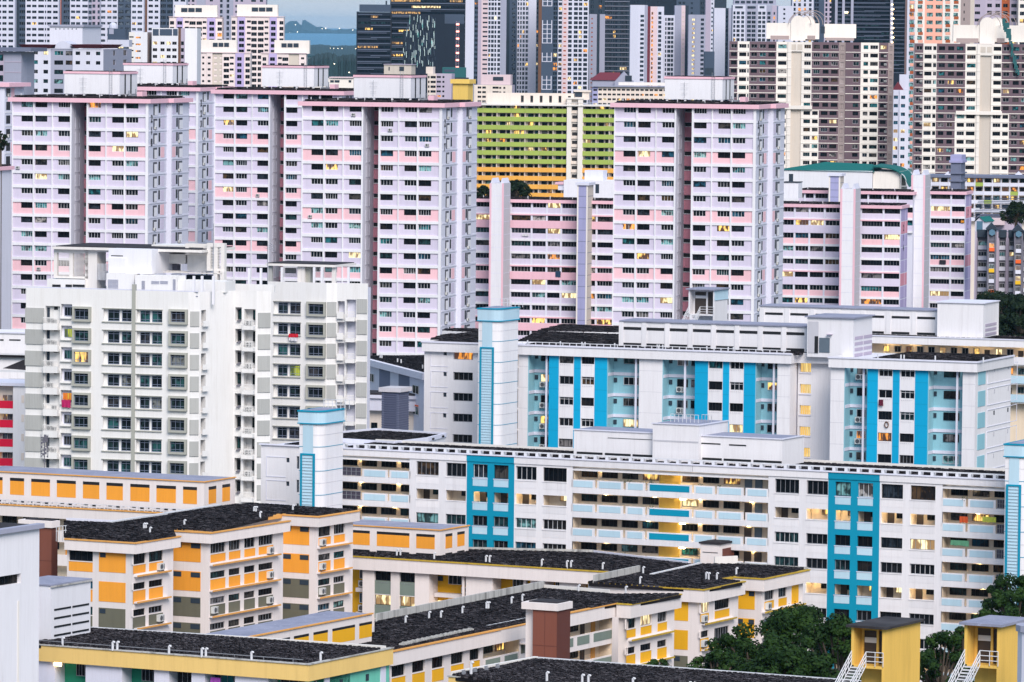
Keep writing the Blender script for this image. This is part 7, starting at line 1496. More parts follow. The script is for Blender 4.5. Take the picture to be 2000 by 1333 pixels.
def wing(b, z, xl, c, xr, front, side, rows, seed, trim='trim_orange', pan=('orange', 'orange', 'olive', 'olive'), fh=2.8, fas=1.08, wt=.1, depth=9, ledges=True, sidekinds=None, acs=(), D=None, gallery=None):
    """a wing end: fascia with coloured coping, a front to the left and a windowed side to the right"""
    rng = random.Random(seed); r = b.r; cx, cy = b.hz(*c, z); i_ = .55; x0 = b.fr(xl, c[1], cy)[0]; yR = b.sd(xr, c[1], cx)[0]; N = rows
    F = Face(b, 0, cy + i_); S = Face(b, cx - i_, cy, 'right'); zf = z - fas; f = lambda px: b.fr(px, c[1] + 60, cy + i_)[0]; s = lambda px: S.az(px, c[1] + 60)[0]
    xe = cx - i_; D_ = D or (yR - cy)
    obj('fascia', (MB().box(x0, cx, cy, cy + .3, zf, z).box(cx - .3, cx, cy + .301, cy + D_, zf, z), ['owhite']), r)
    obj('soffit', (MB().box(x0, cx - .31, cy + .31, cy + D_, zf, zf + .1), ['owhite']), r)
    obj('coping', (MB().box(x0, cx + .1, cy - .1, cy + .3, z + .001, z + .14).box(cx - .3, cx + .1, cy + .301, cy + D_, z + .001, z + .14), [trim]), r)
    cols = lambda i: pan[min(i, len(pan) - 1)]
    hs = []; items = []
    for (pa, pb, k) in front:
        a, e = f(pa), f(pb)
        for i in range(N):
            t = zf - fh * i - (.0 if i == 0 else .35)
            if k == 'win': hs.append((a - x0, e - x0, t - (1.15 if i == 0 else .9) , t)); items.append((F, a, e, t - (1.15 if i == 0 else .9), t, 'w')); items.append((F, a, e, t - 2.25, t - (1.22 if i == 0 else .97), cols(i)))
            elif k == 'panel':
                items.append((F, a, e, t - 2.15, t - .02, cols(i)))
                if (i + seed) % 2: items.append((F, a + .15, a + .85, t - .6, t - .12, 'sw'))
            elif k == 'panel2':
                items.append((F, a, e, t - 2.15, t - .02, cols(i))); items.append((F, a + .1, a + (e - a) * .32, t - .65, t - .12, 'sw')); items.append((F, e - (e - a) * .34, e - .05, t - .65, t - .12, 'sw'))
    F.put('front_wall', MB().holes(0, xe - x0, 0, zf, hs, .2).mesh('front_wall', ['owhite']), x0)
    hs = []; aw = D_ - .6
    for j, (pa, pb) in enumerate(side):
        a, e = s(pa), s(pb)
        for i in range(N):
            t = zf - fh * i - (.0 if i == 0 else .38); hh = 1.2 if i == 0 else .72; kk = (sidekinds or {}).get(j)
            if kk == 'tall' and i: hh = 1.6
            if kk == 'panel': items.append((S, a, e, t - 2.2, t - .1, cols(i))); continue
            hs.append((a, e, t - hh, t)); items.append((S, a, e, t - hh, t, 'w')); items.append((S, a, e, t - 2.15, t - hh - .1, cols(i)))
            if j in acs and rng.random() < .8: ac(S, a + (.1 if j == 0 else (e - a) * .55), t - hh - .95, -.42, sc_=1.15)
    S.put('side_wall', MB().holes(i_, aw, 0, zf, hs, .2).mesh('side_wall', ['owhite']))
    for i in range(N):
        if ledges:
            t = zf - fh * i - 2.45; a, e = i_ + .05, s(side[-1][1]) + .9
            S.box('rain_ledge', a, e, -.45, .0, t - .05, t + .12, 'owhite'); S.box('ledge_trim', a - .05, e + .05, -.56, -.451, t - .02, t + .15, trim)
    for (FF, a, e, zb, zt_, k) in items:
        if k == 'w': window(FF, a + .02, .12, zb + .02, e - a - .04, zt_ - zb - .04, max(2, int((e - a) / .6)), rng.choice(['frame_dark', 'frame_dark', 'frame_grey']), pick_glass(rng, .04), t=.05); FF.box('sill', a - .04, e + .04, -.07, -.001, zb - .08, zb, 'owhite')
        elif k == 'sw': FF.box('vent_window', a, e, -.07, -.035, zb, zt_, 'far_dark')
        else: FF.box('coloured_panel', a, e, -.03, -.001, zb, zt_, k)
    obj('core', (MB().box(x0 + .1, xe - .25, cy + i_ + .25, cy + D_ - .5, 0, zf - .01), ['owhite']), r)
    return F, S, f, s, zf, cx, cy
def roof_room(b, z, zt, xl, c, xr, pans, spans, mat='orange', roofpts=None, slot=True, trim='trim_orange', h0=.0):
    """roof water room with coloured panels between pillars and a lilac felt roof; c is the front top corner"""
    r = b.r; cx, cy = b.hz(*c, zt); x0 = b.fr(xl, c[1], cy)[0]; yR = b.sd(xr, c[1], cx)[0]
    o = obj('roof_room', (MB().box(x0, cx, cy, yR, z + h0, zt), ['owhite']), r)
    obj('felt_roof', (MB().box(x0 + .1, cx - .1, cy + .1, yR - .1, zt + .001, zt + .06), ['roof_felt']), o); obj('coping', (MB().box(x0 - .1, cx + .14, cy - .14, cy + .099, zt + .001, zt + .12).box(cx - .099, cx + .14, cy + .1, yR + .1, zt + .001, zt + .12), [trim]), o)
    F = Face(b, 0, cy); S = Face(b, cx, cy, 'right'); h = zt - z
    for lst, FF in ((pans, F), (spans, S)):
        for (pa, pb) in lst:
            a = FF.az(pa, c[1] + 30)[0]; e = FF.az(pb, c[1] + 30)[0]
            if FF is F and not slot: pass
            FF.box('coloured_panel', a, e, -.02, .0, z + h * .30, z + h * .74, mat, ); FF.box('vent_slot', a, e, -.025, .0, z + h * .74, z + h * .84, 'black')
            FF.box('vent_slot', a, e, -.02, .0, z + h * .06, z + h * .13, 'black')
    return o, F, S, cx, cy, yR
def hook_pipes(b, pts, z, h=.8, r_=.11):
    for px, py in pts:
        x, y = b.hz(px, py, z); obj('vent_pipe', cached(('hook', h), lambda: MB().tube((0, 0, 0), (0, 0, h), r_, 8).tube((0, 0, h - .05), (.11, 0, h + .07), r_ * .95, 8).tube((.11, 0, h + .07), (.2, 0, h - .05), r_ * .9, 8).mesh('vent_pipe', ['frame_white'])), b.r, (x, y, z))
# ---- left block with three wing ends
_z = 31.2
b1 = Building('apartment_block', 125.6, 1054.7, 569, GD_, 'cream and orange block with a dark slab roof and three wing ends, left foreground', 'apartment block')
b1.r.location.z = 0
wing(b1, _z, 125.6, (264.8, 1062.9), 353, ((134.6, 181, 'win'), (193.3, 245.5, 'panel')), ((260, 284), (291, 318)), 5, 1, acs=(1,), pan=('orange', 'orange', 'olive', 'olive', 'olive'))
wing(b1, _z, 320, (412.5, 1043), 567, ((337, 392, 'panel2'),), ((411, 440), (447, 469), (477, 498), (505, 533)), 5, 2, acs=(0, 3))
wing(b1, _z, 515, (623, 1011.4), 703, ((552, 604, 'panel2'),), ((622, 645.5), (652, 673)), 5, 3, acs=(0,))
roof_poly(b1, ((128, 1052), (128, 1020), (228, 1024), (430, 990), (490, 985), (690, 998), (622, 1008), (550, 1003), (440, 1030), (412, 1040), (335, 1034), (340, 1049), (265, 1060)), _z + .1, .7)
obj('body', (MB().prism(prow([b1.hz(px, py, _z) for px, py in ((150, 1026), (160, 1022), (236, 1028), (434, 994), (480, 990), (670, 999), (600, 1002), (470, 1012), (300, 1032))]), 0, _z - .4), ['owhite']), b1.r)
kerb(b1, (130, 1018), (228, 1023), _z, .35, 'white_cool'); kerb(b1, (215, 1024), (430, 990), _z + .1, .3, 'frame_white', .5, 'ridge_gutter', .1); kerb(b1, (345, 1036), (412.5, 1042), _z, .14, 'trim_orange', .3); kerb(b1, (515, 1012), (556, 1006), _z, .14, 'trim_orange', .3)
hook_pipes(b1, ((281, 1037), (285, 1037), (293, 1045), (360, 1030), (496, 1004), (500, 1004), (508, 1014), (572, 1001)), _z, .75)
q = MB()
for i in range(4): x, y = b1.hz(110 + i * 6, 1047 - i * .6, _z); q.tube((x, y, _z - .6), (x, y, _z + 1.0), .035, 5)
a, e = b1.hz(110, 1047, _z), b1.hz(130, 1045, _z)
for h_ in (.5, 1.0): q.tube((*a, _z + h_), (*e, _z + h_), .035, 5)
obj('railing', (q, ['frame_white']), b1.r)
# ---- long roof room at the top left and its slab
b2 = Building('apartment_slab', -60, 983, 640, 25, 'cream slab with a long roof room of orange panels, behind the left orange block', 'apartment block'); _zr = b2.top
_F = Face(b2, 0, 0); W2 = b2.fr(470, 1010)[0]
obj('core', (MB().box(0, W2, 1.2, 10, 0, _zr - .3), ['gallery_wall']), b2.r); obj('fascia', (MB().box(-.2, W2, -.3, 0, _zr - 1.25, _zr), ['owhite']), b2.r); obj('coping', (MB().box(-.3, W2, -.4, 0, _zr + .001, _zr + .14), ['trim_orange']), b2.r); obj('roof_deck', (MB().box(0, W2, .001, 10, _zr - .29, _zr + .05), ['roof_mid']), b2.r)
_rg = random.Random(6)
for i in range(2):
    z = _zr - 1.25 - 2.8 * i
    for k in range(16): x = 1 + k * 2.9; window(_F, x, 1.1, z - 1.0, 2.0, .9, 3, 'frame_dark', pick_glass(_rg, .2), pane=False) if k % 4 else _F.box('door', x, x + .9, 1.1, 1.19, z - 2, z - .1, 'orange')
    _F.box('parapet', 0, W2, -.1, .1, z - 2.8, z - 1.5, 'owhite')
q = MB()
for k in range(34): x = k * W2 / 34; q.box(x, x + .12, .1, 1.0, _zr + .05, _zr + .55); q.box(x, x + W2 / 34, .2, .35, _zr + .2 + .05 * (k % 3), _zr + .34 + .05 * (k % 3))
q.box(0, W2, .85, .95, _zr + .5, _zr + .58); obj('roof_pipe_run', (q, ['frame_white']), b2.r)['kind'] = 'stuff'
_cy = 1.6; _zt = b2.fr(399, 942.6, _cy)[1]
roof_room(b2, _zr, _zt, -55, (399, 942.6), 459, ((-25, 5), (19.6, 47), (61, 97.5), (111, 148), (162, 194), (208, 240), (254.6, 292), (305.6, 343.6), (357.6, 384.7)), ((407.4, 422), (434, 449)))
# ---- right block: long slab, two wing ends
b3 = Building('apartment_block', 683, 1088, 613, GD_, 'cream slab with ochre trim, sage panels and two wing ends, right of centre', 'apartment block'); _z3 = b3.top
wing(b3, _z3, 1148.5, (1375, 1154), 1455.6, ((1315, 1344, 'panel'),), ((1368, 1384), (1395.6, 1424)), 5, 5, 'trim_ochre', ('ochre', 'ochre', 'olive', 'olive', 'olive'), fas=1.35, sidekinds={1: 'tall'}, acs=(0,))
wing(b3, _z3, 1408, (1492.5, 1133), 1581.5, ((1441, 1474, 'panel2'),), ((1493, 1511), (1520, 1536), (1545.6, 1559)), 5, 6, 'trim_ochre', ('ochre', 'ochre', 'olive', 'olive', 'olive'), fas=1.3, sidekinds={2: 'panel'}, acs=(0,))
roof_poly(b3, ((683, 1086), (683, 1070), (1160, 1082), (1345, 1104), (1440, 1104), (1575, 1112), (1492, 1131), (1436, 1126), (1400, 1132), (1450, 1138), (1375, 1152), (1150, 1139), (1240, 1120)), _z3 + .1, .66)
obj('body', (MB().prism(prow([b3.hz(px, py, _z3) for px, py in ((700, 1080), (700, 1072), (1345, 1106), (1440, 1106), (1540, 1112), (1480, 1118), (1380, 1124), (1270, 1128), (1235, 1113))]), 0, _z3 - .4), ['owhite']), b3.r)
kerb(b3, (683, 1070), (1160, 1081), _z3, .4, 'stained'); kerb(b3, (1160, 1081), (1345, 1103), _z3, .35, 'white_cool'); kerb(b3, (1160, 1141), (1249, 1122), _z3, 1.0, 'stained', .25); kerb(b3, (1272, 1126), (1368, 1104), _z3 + .1, .3, 'frame_white', .4, 'ridge_gutter'); kerb(b3, (1395, 1105), (1440, 1103), _z3, 1.0, 'white_warm', .2); kerb(b3, (1408, 1133), (1436, 1128), _z3, .14, 'trim_ochre', .3); kerb(b3, (1440, 1104), (1578, 1113), _z3, .3, 'stained')
_F = Face(b3, 0, 0); _f = lambda px: b3.fr(px, 1140)[0]; _We = _f(1238); zf = _z3 - 1.4; _rg = random.Random(12)
obj('fascia', (MB().box(0, _We, 0, .3, zf, _z3), ['owhite']), b3.r); obj('coping', (MB().box(0, _We, -.1, .3, _z3 + .001, _z3 + .14), ['trim_ochre']), b3.r)
obj('bay_back', (MB().box(-3, _We, 2.6, 2.9, 0, zf), ['ochre']), b3.r)
for a, e in ((704, 727), (759, 776), (806, 834), (906, 958), (1032, 1061), (1090, 1125)): _F.box('pier', _f(a), _f(e), .5, 2.6, 0, zf, 'owhite')
for (pa, pb) in ((727, 759), (776, 806)):
    a, e = _f(pa), _f(pb)
    for i in range(4):
        t = zf - 2.8 * i; window(_F, a + .05, .75, t - 1.15, e - a - .1, 1.15, 3, 'frame_dark', 'lit_pale' if i == 1 else 'glass', t=.05); _F.box('coloured_panel', a, e, .6, .85, t - 2.72, t - 1.17, 'sage')
        q = MB(); [q.box(j * .32, j * .32 + .16, -.03, 0, 0, .06) for j in range(5)]; _F.put('pole_holder', q.mesh('pole_holder', ['frame_grey']), a + .2, .6, t - 1.4)
        _F.box('floor_edge', a, e, .58, .8, t - 2.8, t - 2.721, 'owhite')
for (pa, pb, w1, w2) in ((680, 704, 682, 700), (834, 906, 856, 890), (958, 1032, 982, 1010), (1061, 1090, 1066, 1080)):
    for i in range(4):
        t = zf - 2.8 * i; a, e = _f(w1), _f(w2); window(_F, a, 2.45, t - 1.3, e - a, 1.15, 4, 'frame_white', 'lit_pale' if (i == 1 and pa == 834) else 'glass', t=.05)
        _F.box('floor_band', _f(pa) + .1, _f(pb), 1.6, 2.58, t - 2.75, t - 2.3, 'owhite'); 
        if _rg.random() < .8: ac(_F, _f(pb) - 1.4 if pa != 958 else _f(985), t - 2.2, 2.0, sc_=1.15)
        if pa == 834: _F.box('small_window', _f(835), _f(844), 2.5, 2.59, t - 1.0, t - .45, 'lit_pale' if i == 1 else 'far_dark')
    _F.box('post', _f(w2) + .5, _f(w2) + .75, .6, .85, 0, zf, 'owhite')
hook_pipes(b3, ((775, 1090), (782, 1090), (848, 1097), (949, 1103), (956, 1103), (1058, 1110), (1107, 1113), (1115, 1113), (1177, 1117), (1256, 1125), (1379, 1136), (1384, 1137), (1400, 1137), (1438, 1127), (1250, 1145)), _z3, .95)
roof_room(b3, _z3 + .05, b3.fr(859.8, 1037, 4.3)[1], 640, (859.8, 1037), 915.4, ((681, 722), (736, 799.5), (813, 849)), ((870, 883), (893, 907)), 'orange')
_c = Building('stair_core', 1368, 1062, 612, GD_, 'small cream and red brown stair core standing on the ochre trimmed roof', 'roof block'); _W = _c.fr(1405, 1080)[0]; _D = max(2, _c.sd(1433, 1080, _W)[0])
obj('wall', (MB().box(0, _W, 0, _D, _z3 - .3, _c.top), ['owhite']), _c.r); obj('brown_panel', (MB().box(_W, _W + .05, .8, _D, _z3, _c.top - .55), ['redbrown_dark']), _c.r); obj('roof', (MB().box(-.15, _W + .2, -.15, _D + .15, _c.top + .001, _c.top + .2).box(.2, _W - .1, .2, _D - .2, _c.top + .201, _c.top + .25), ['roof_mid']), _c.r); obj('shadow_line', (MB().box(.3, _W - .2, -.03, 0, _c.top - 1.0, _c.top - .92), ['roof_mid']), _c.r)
# ---- lower middle slab that runs away to the right
b4 = Building('apartment_slab', 768, 1274, 520, GD_, 'cream slab running back to the right, with ochre panels and a stained roof parapet', 'apartment block'); _z4 = b4.top
_S = Face(b4, 0, 0, 'right'); _s = lambda px: _S.az(px, 1290)[0]; _A1 = _s(1030); _rg = random.Random(15); zf = _z4 - 1.35
obj('fascia', (MB().box(-.3, 0, 0, _A1, zf, _z4), ['owhite']), b4.r); obj('coping', (MB().box(-.3, .12, -.1, _s(977), _z4 + .001, _z4 + .14).box(-.3, .05, _s(977) + .001, _A1, _z4 + .001, _z4 + .12), ['trim_orange']), b4.r)
hs = []; it = []
for (pa, pb) in ((774, 800), (814, 838), (852.6, 875), (889.5, 913.6), (926, 945)):
    a, e = _s(pa), _s(pb)
    for i in range(4): t = zf - 2.8 * i; hs.append((a, e, t - 1.25, t)); it.append((a, e, t))
_S.put('side_wall', MB().holes(.2, _s(952), 0, zf, hs, .3).mesh('side_wall', ['owhite']), 0, .5)
for a, e, t in it: window(_S, a + .03, .65, t - 1.23, e - a - .06, 1.2, 4, 'frame_dark', pick_glass(_rg, .15), t=.05); _S.box('coloured_panel', a, e, .46, .499, t - 2.55, t - 1.33, 'ochre'); _S.box('sill', a - .04, e + .04, .42, .499, t - 1.33, t - 1.25, 'owhite')
def gal(S_, s_, a0, a1, zf_, pans, seed, N=4, posts=()):
    rg = random.Random(seed); a, e = s_(a0), s_(a1)
    S_.box('gallery_back', a, e, 2.0, 2.2, 0, zf_, 'gallery_wall'); S_.box('gallery_side', e - .08, e, .5, 2.0, 0, zf_, 'gallery_wall')
    for i in range(N):
        t = zf_ - 2.8 * i; S_.box('gallery_floor', a, e - .1, .7, 2.0, t - 2.8, t - 2.62, 'owhite'); S_.box('parapet', a, e, .5, .68, t - 2.95, t - 1.35, 'owhite')
        for (p, q_) in pans: S_.box('coloured_panel', s_(p), s_(q_), .46, .499, t - 2.4, t - 1.5, 'sage')
        x = a + .4
        while x < e - 1.2: window(S_, x, 1.9, t - 1.2, min(1.9, e - x - .3), .85, 3, 'frame_dark', pick_glass(rg, .15), pane=False) if rg.random() < .65 else S_.box('door', x, x + .9, 1.9, 1.99, t - 2.6, t - .3, 'trim_orange' if rg.random() < .6 else 'door_dark'); x += 2.5
        S_.box('ceiling_lamp', (a + e) / 2, (a + e) / 2 + .4, 1.5, 1.58, t - .1, t - .02, 'lamp')
gal(_S, _s, 952, 1022, zf, ((957, 985), (994, 1019)), 3); _S.box('end_pier', _s(1022), _A1 + 2, .4, 1.2, 0, zf, 'owhite'); _S.box('awning', _s(1021), _s(1036), -.4, .5, zf - .6, zf - .5, 'owhite'); _S.box('side_window', _s(1024), _s(1031), .35, .41, zf - 1.6, zf - .7, 'olive')
P4 = roof_poly(b4, ((735, 1238), (735, 1215), (1062, 1152), (1200, 1163), (1330, 1162), (1232, 1181), (1205, 1179), (1113, 1196), (1030, 1213), (976, 1229), (768, 1272), (600, 1262)), _z4 + .08, .62, jit=.05)
obj('body', (MB().prism(prow([b4.hz(px, py, _z4) for px, py in ((600, 1240), (1062, 1158), (1165, 1162), (1180, 1167), (1000, 1204), (735, 1255), (600, 1252))]), 0, _z4 - .4), ['owhite']), b4.r)
for A_1, B_1 in (((735, 1218), (1062, 1153)), ((1062, 1153), (1190, 1163))): kerb(b4, A_1, B_1, _z4, 1.0 if A_1[0] == 735 else .6, 'stained' if A_1[0] == 735 else 'white_warm', .22)
kerb(b4, (735, 1242), (1035, 1172), _z4 + .1, .12, 'concrete', .3, 'roof_pipe', .05); kerb(b4, (950, 1226), (1030, 1210), _z4 + .1, .2, 'frame_white', .2, 'gutter', .05)
# raised tile edge along the near side
q = MB(); (ax, ay), (ex_, ey) = b4.hz(785, 1266, _z4), b4.hz(925, 1236, _z4); n = 46
for i in range(n): t = i / n; x, y = ax + (ex_ - ax) * t, ay + (ey - ay) * t; q.box(x - .35, x + .1, y, y + (ey - ay) / n * .62, _z4, _z4 + .42 + .05 * ((i * 7) % 3))
obj('edge_tile', (q, ['stained']), b4.r)['kind'] = 'stuff'
wing(b4, _z4, 1204, (1232, 1182.7), 1331, (), ((1223.5, 1241), (1251, 1272), (1284, 1302)), 5, 8, 'trim_ochre', ('ochre',) * 5, fas=1.4, ledges=True)
_S2 = Face(b4, b4.hz(1205, 1180, _z4)[0], 0, 'right'); _s2 = lambda px: _S2.az(px, 1215)[0]
_S2.box('fascia', _s2(1113), _s2(1205), 0, .3, zf, _z4, 'owhite'); _S2.box('coping', _s2(1113), _s2(1205), -.1, .3, _z4 + .001, _z4 + .14, 'trim_orange'); gal(_S2, _s2, 1100, 1204, zf + .1, ((1113, 1128), (1136, 1159.5), (1168, 1203)), 4, 5)
hook_pipes(b4, ((792, 1222), (838, 1213), (861, 1212), (903, 1203), (950, 1194), (954, 1194), (999, 1184), (1020, 1179), (1130, 1160), (1222, 1163)), _z4, .9)
_zt7 = _z4 + 2.95; _x7, _y7a = b4.hz(485, 1246, _zt7); _xx, _y7b = b4.hz(735, 1200.5, _zt7); _x8, _y8 = b4.hz(395, 1240, _zt7)
_o = obj('roof_room', (MB().box(_x8 if _x8 < _x7 else _x7 - 6, _x7, _y7a - 4, _y7b, _z4 + .03, _zt7), ['owhite']), b4.r); obj('felt_roof', (MB().box((_x8 if _x8 < _x7 else _x7 - 6) + .1, _x7 - .1, _y7a - 3.9, _y7b - .1, _zt7 + .001, _zt7 + .06), ['roof_felt']), _o); obj('coping', (MB().box(_x7 - .099, _x7 + .14, _y7a - 4, _y7b + .1, _zt7 + .001, _zt7 + .13), ['trim_orange']), _o)
_S7 = Face(b4, _x7, 0, 'right')
for pa, pb in ((540, 566), (574, 603), (612, 640), (649, 693), (701.5, 726)):
    a = _S7.az(pa, 1240)[0]; e = _S7.az(pb, 1240)[0]; _S7.box('coloured_panel', a, e, -.02, 0, _z4 + .75, _z4 + 2.0, 'ochre'); _S7.box('vent_slot', a, e, -.025, 0, _z4 + 2.001, _z4 + 2.25, 'black')
# red brown lift tower
def brown_core(px0, px1, pxs, yt, Y, label, capw='owhite', cream=0):
    b = Building('lift_tower', px0, yt, Y, GD_, label, 'lift tower'); W = b.fr(px1, yt + 40)[0]; D = b.sd(pxs, yt + 40, W)[0]; t = b.top
    obj('shaft', (MB().box(0, W, 0, D, 0, t - .7), ['redbrown']), b.r); obj('side_cladding', (MB().box(W, W + .04, .1, D, 0, t - .71), ['redbrown_dark']), b.r); obj('cap', (MB().box(-1.2, W + .2, -.2, D + .2, t - .7, t), [capw]), b.r); obj('cap_roof', (MB().box(-.6, W - .1, .3, D - .1, t + .001, t + .12), ['roof_mid']), b.r)
    obj('rear_wall', (MB().box(-1.1, -.001, .6, D, 0, t - .71), ['owhite']), b.r)
    q = MB()
    for k in range(1, 9): q.box(-.005, W + .045, -.02, D, t - 4.3 * k, t - 4.3 * k + .05)
    q.box(W * .5, W * .5 + .04, -.015, .01, 0, t - .72); obj('cladding_joint', (q, ['redbrown_dark']), b.r); return b
brown_core(1041, 1087, 1113, 1177, 536, 'red brown clad lift tower with a cream cap, in front of the middle slab')
brown_core(56, 100, 112, 1016, 575, 'red brown lift tower half hidden behind the tall white wall, left foreground')
# ---- butter yellow block along the bottom
b5 = Building('apartment_slab', 40, 1257.5, 482, 28, 'block with a butter yellow fascia, dark slab roof and green recesses, bottom left', 'apartment block'); _z5 = b5.top
_cx, _cy = b5.hz(605, 1299, _z5); _cy0 = 0; _ys = b5.sd(768, 1280, _cx)[0]; _F = Face(b5, 0, 0); _S = Face(b5, _cx, 0, 'right'); zf = _z5 - 1.45
obj('fascia', (MB().box(-2, _cx, 0, .3, zf, _z5).box(_cx - .3, _cx, .301, _ys, zf, _z5), ['butter']), b5.r); obj('coping', (MB().box(-2, _cx + .1, -.1, .35, _z5 + .001, _z5 + .1).box(_cx - .35, _cx + .1, .351, _ys, _z5 + .001, _z5 + .1), ['stained']), b5.r)
roof_poly(b5, ((60, 1258), (150, 1236), (178, 1230), (420, 1245), (745, 1270), (605, 1296)), _z5 + .05, .5, pale=.28, jit=.05)
kerb(b5, (178, 1231), (420, 1246), _z5, .3, 'frame_white', .3); kerb(b5, (420, 1246), (752, 1268.5), _z5, .3, 'white_warm', .4)
obj('bay_back', (MB().box(-2, _cx - .4, 2.0, 8, 0, zf), ['deep_green']), b5.r); f5 = lambda px: b5.fr(px, 1320)[0]; _rg = random.Random(3)
for a, e in ((60, 103), (163, 234), (297, 326), (370, 396), (455, 520)): _F.box('pier', f5(a), f5(e), .35, 2.0, 0, zf, 'white_cool')
for (a, e) in ((130, 152), (258, 288), (328, 368), (400, 452), (530, 600)):
    for i in range(3): window(_F, f5(a), 1.6, zf - 1.3 - 2.8 * i, f5(e) - f5(a), 1.2, 4, 'frame_grey', 'glass', t=.05); _F.box('sill_band', f5(a) - .8, f5(e) + .2, 1.3, 1.99, zf - 2.7 - 2.8 * i, zf - 2.35 - 2.8 * i, 'mint')
ac(_F, f5(262), zf - 2.0, 1.1); _F.box('work_lamp', f5(103), f5(117), .2, .3, zf - .35, zf - .02, 'lamp_far')
_S.box('side_wall', .35, _ys, .4, .6, 0, zf, 'mint'); 
for px in (640, 750): a = _S.az(px, 1320)[0]; _S.box('side_pier', a, a + .9, .3, .401, 0, zf, 'white_cool')
for px in (671, 722): a = _S.az(px, 1305)[0]; _S.box('vent_slot', a, a + .5, .35, .401, zf - 1.1, zf - .5, 'far_dark')
hook_pipes(b5, ((122, 1263), (220, 1271), (229, 1271), (330, 1279), (394, 1284), (402, 1284), (491, 1291), (626, 1292)), _z5, .75, .13)
q = MB(); q.box(1, _cx - 1, .7, .76, _z5 + .3, _z5 + .36); [q.box(x, x + .05, .7, .75, _z5, _z5 + .3) for x in range(1, int(_cx), 3)]; obj('lightning_rail', (q, ['frame_grey']), b5.r)
cloth('hanging_cloth', 'purple and white cloth drying under the butter yellow fascia, bottom left', 'laundry', _F, f5(405), .6, zf - .35, 1.0, .9, (.42, .08, .5), seed=20)
# tall white wall and louvred box on the far left
b6 = Building('apartment_block', 77, 1025, 466, GD_, 'tall plain white wall with a mossy roof, filling the bottom left corner', 'apartment block'); _t = b6.top; _S = Face(b6, 0, -40, 'right')
a0 = _S.az(-30, 1100)[0]; a1 = 40; hz_ = _S.az(20, 1130)[1]; aw0, aw1 = _S.az(-20, 1130)[0], _S.az(41, 1120)[0]; _Z = lambda px, py: _S.az(px, py)[1]
_S.put('side_wall', MB().holes(a0, a1, 0, _t - .3, [(aw0, aw1, _Z(30, 1141), _Z(30, 1122))], .5).mesh('side_wall', ['white'])); window(_S, aw0, .4, _Z(30, 1141), aw1 - aw0, _Z(30, 1122) - _Z(30, 1141), 5, 'frame_dark', 'glass')
obj('core', (MB().box(-30, -.55, a0 - 40, 0, 0, _t - .2), ['white_cool']), b6.r); obj('roof_edge', (MB().box(-.4, .35, a0 - 40, .3, _t - .3, _t + .1), ['far_grey']), b6.r); obj('moss_roof', (MB().box(-28, -.41, a0 - 40, -.2, _t - .15, _t + .02), ['roof_mid']), b6.r)
_S.box('wall_strip', a1 - 3.5, a1 - 3.2, -.03, 0, 0, _Z(60, 1170), 'white_warm')
b7 = Building('plant_room', 70, 1143, 484, GD_, 'white louvred plant room on the roof, beside the tall white wall', 'roof block'); _W = b7.fr(100, 1180)[0]; _D = b7.sd(177, 1160, _W)[0]; _t = b7.top
obj('wall', (MB().box(-3, _W, 0, _D, _z5, _t), ['white']), b7.r); obj('felt_roof', (MB().box(-3, _W + .1, -.1, _D + .1, _t + .001, _t + .12), ['roof_felt']), b7.r); obj('edge', (MB().box(_W, _W + .15, -.1, _D + .1, _t - .15, _t), ['stained']), b7.r)
for i in range(4):
    for k in (0, 1): obj('louvre_slot', cached(('lv7', k), lambda: MB().box(0, .04, 0, _D * .42, 0, .17).mesh('louvre_slot', ['black'])), b7.r, (_W, .5 + k * _D * .46, _t - 2.3 - .78 * i))
# bottom centre roof
b8 = Building('apartment_slab', 882, 1322, 455, 28, 'dark slab roof with a white rear kerb and tall vent pipes, bottom centre', 'apartment block'); _z8 = b8.top
roof_poly(b8, ((882, 1321), (1047, 1290), (1500, 1322), (1820, 1346), (1900, 1420), (1300, 1380)), _z8 + .05, .5, pale=.28, jit=.05)
_We = 44; obj('fascia', (MB().box(-.2, _We, -.2, .1, _z8 - 1.5, _z8), ['butter']), b8.r); obj('coping', (MB().box(-.3, _We, -.3, .1, _z8 + .001, _z8 + .1), ['stained']), b8.r); obj('core', (MB().box(0, _We, .3, 10, 0, _z8 - .4), ['white_cool']), b8.r)
kerb(b8, (1047, 1290), (1500, 1323), _z8, .3, 'frame_white', .3); kerb(b8, (1500, 1323), (1800, 1345), _z8, .3, 'frame_white', .3); kerb(b8, (884, 1320), (1047, 1290), _z8, .35, 'white_warm', .35)
hook_pipes(b8, ((1068, 1336), (1137, 1341), (1149, 1342), (1236, 1348), (1346, 1356), (1355, 1357)), _z8, .95, .13)
hook_pipes(b8, ((920, 1322),), _z8, 1.2, .13)
_q = MB()
for k in range(4): x, y = b8.hz(905 + k * 22, 1322 - k * 4, _z8); _q.box(x, x + .35, y - .3, y - .2, _z8, _z8 + .5); _q.box(x, x + .1, y - .3, y + .2, _z8 + .5, _z8 + .58)
obj('gutter_bracket', (_q, ['frame_grey']), b8.r)['kind'] = 'stuff'
stair_head('yellow roof cabin with white steps, the left of the two at the bottom right', 1663, 1225, 0, 0, 402, 28, 2.75, 2.85, 6.6, 'yellow_wall', False, 'stained_roof' if 'stained_roof' in MATS else roofmat('stained_roof', (.03, .027, .03), (.07, .065, .07)).name)
stair_head('yellow roof cabin with white steps, touching the right edge of the picture', 1884, 1220, 0, 0, 384, 28, 2.75, 2.85, 5.2, 'yellow_wall', False, 'roof_felt')
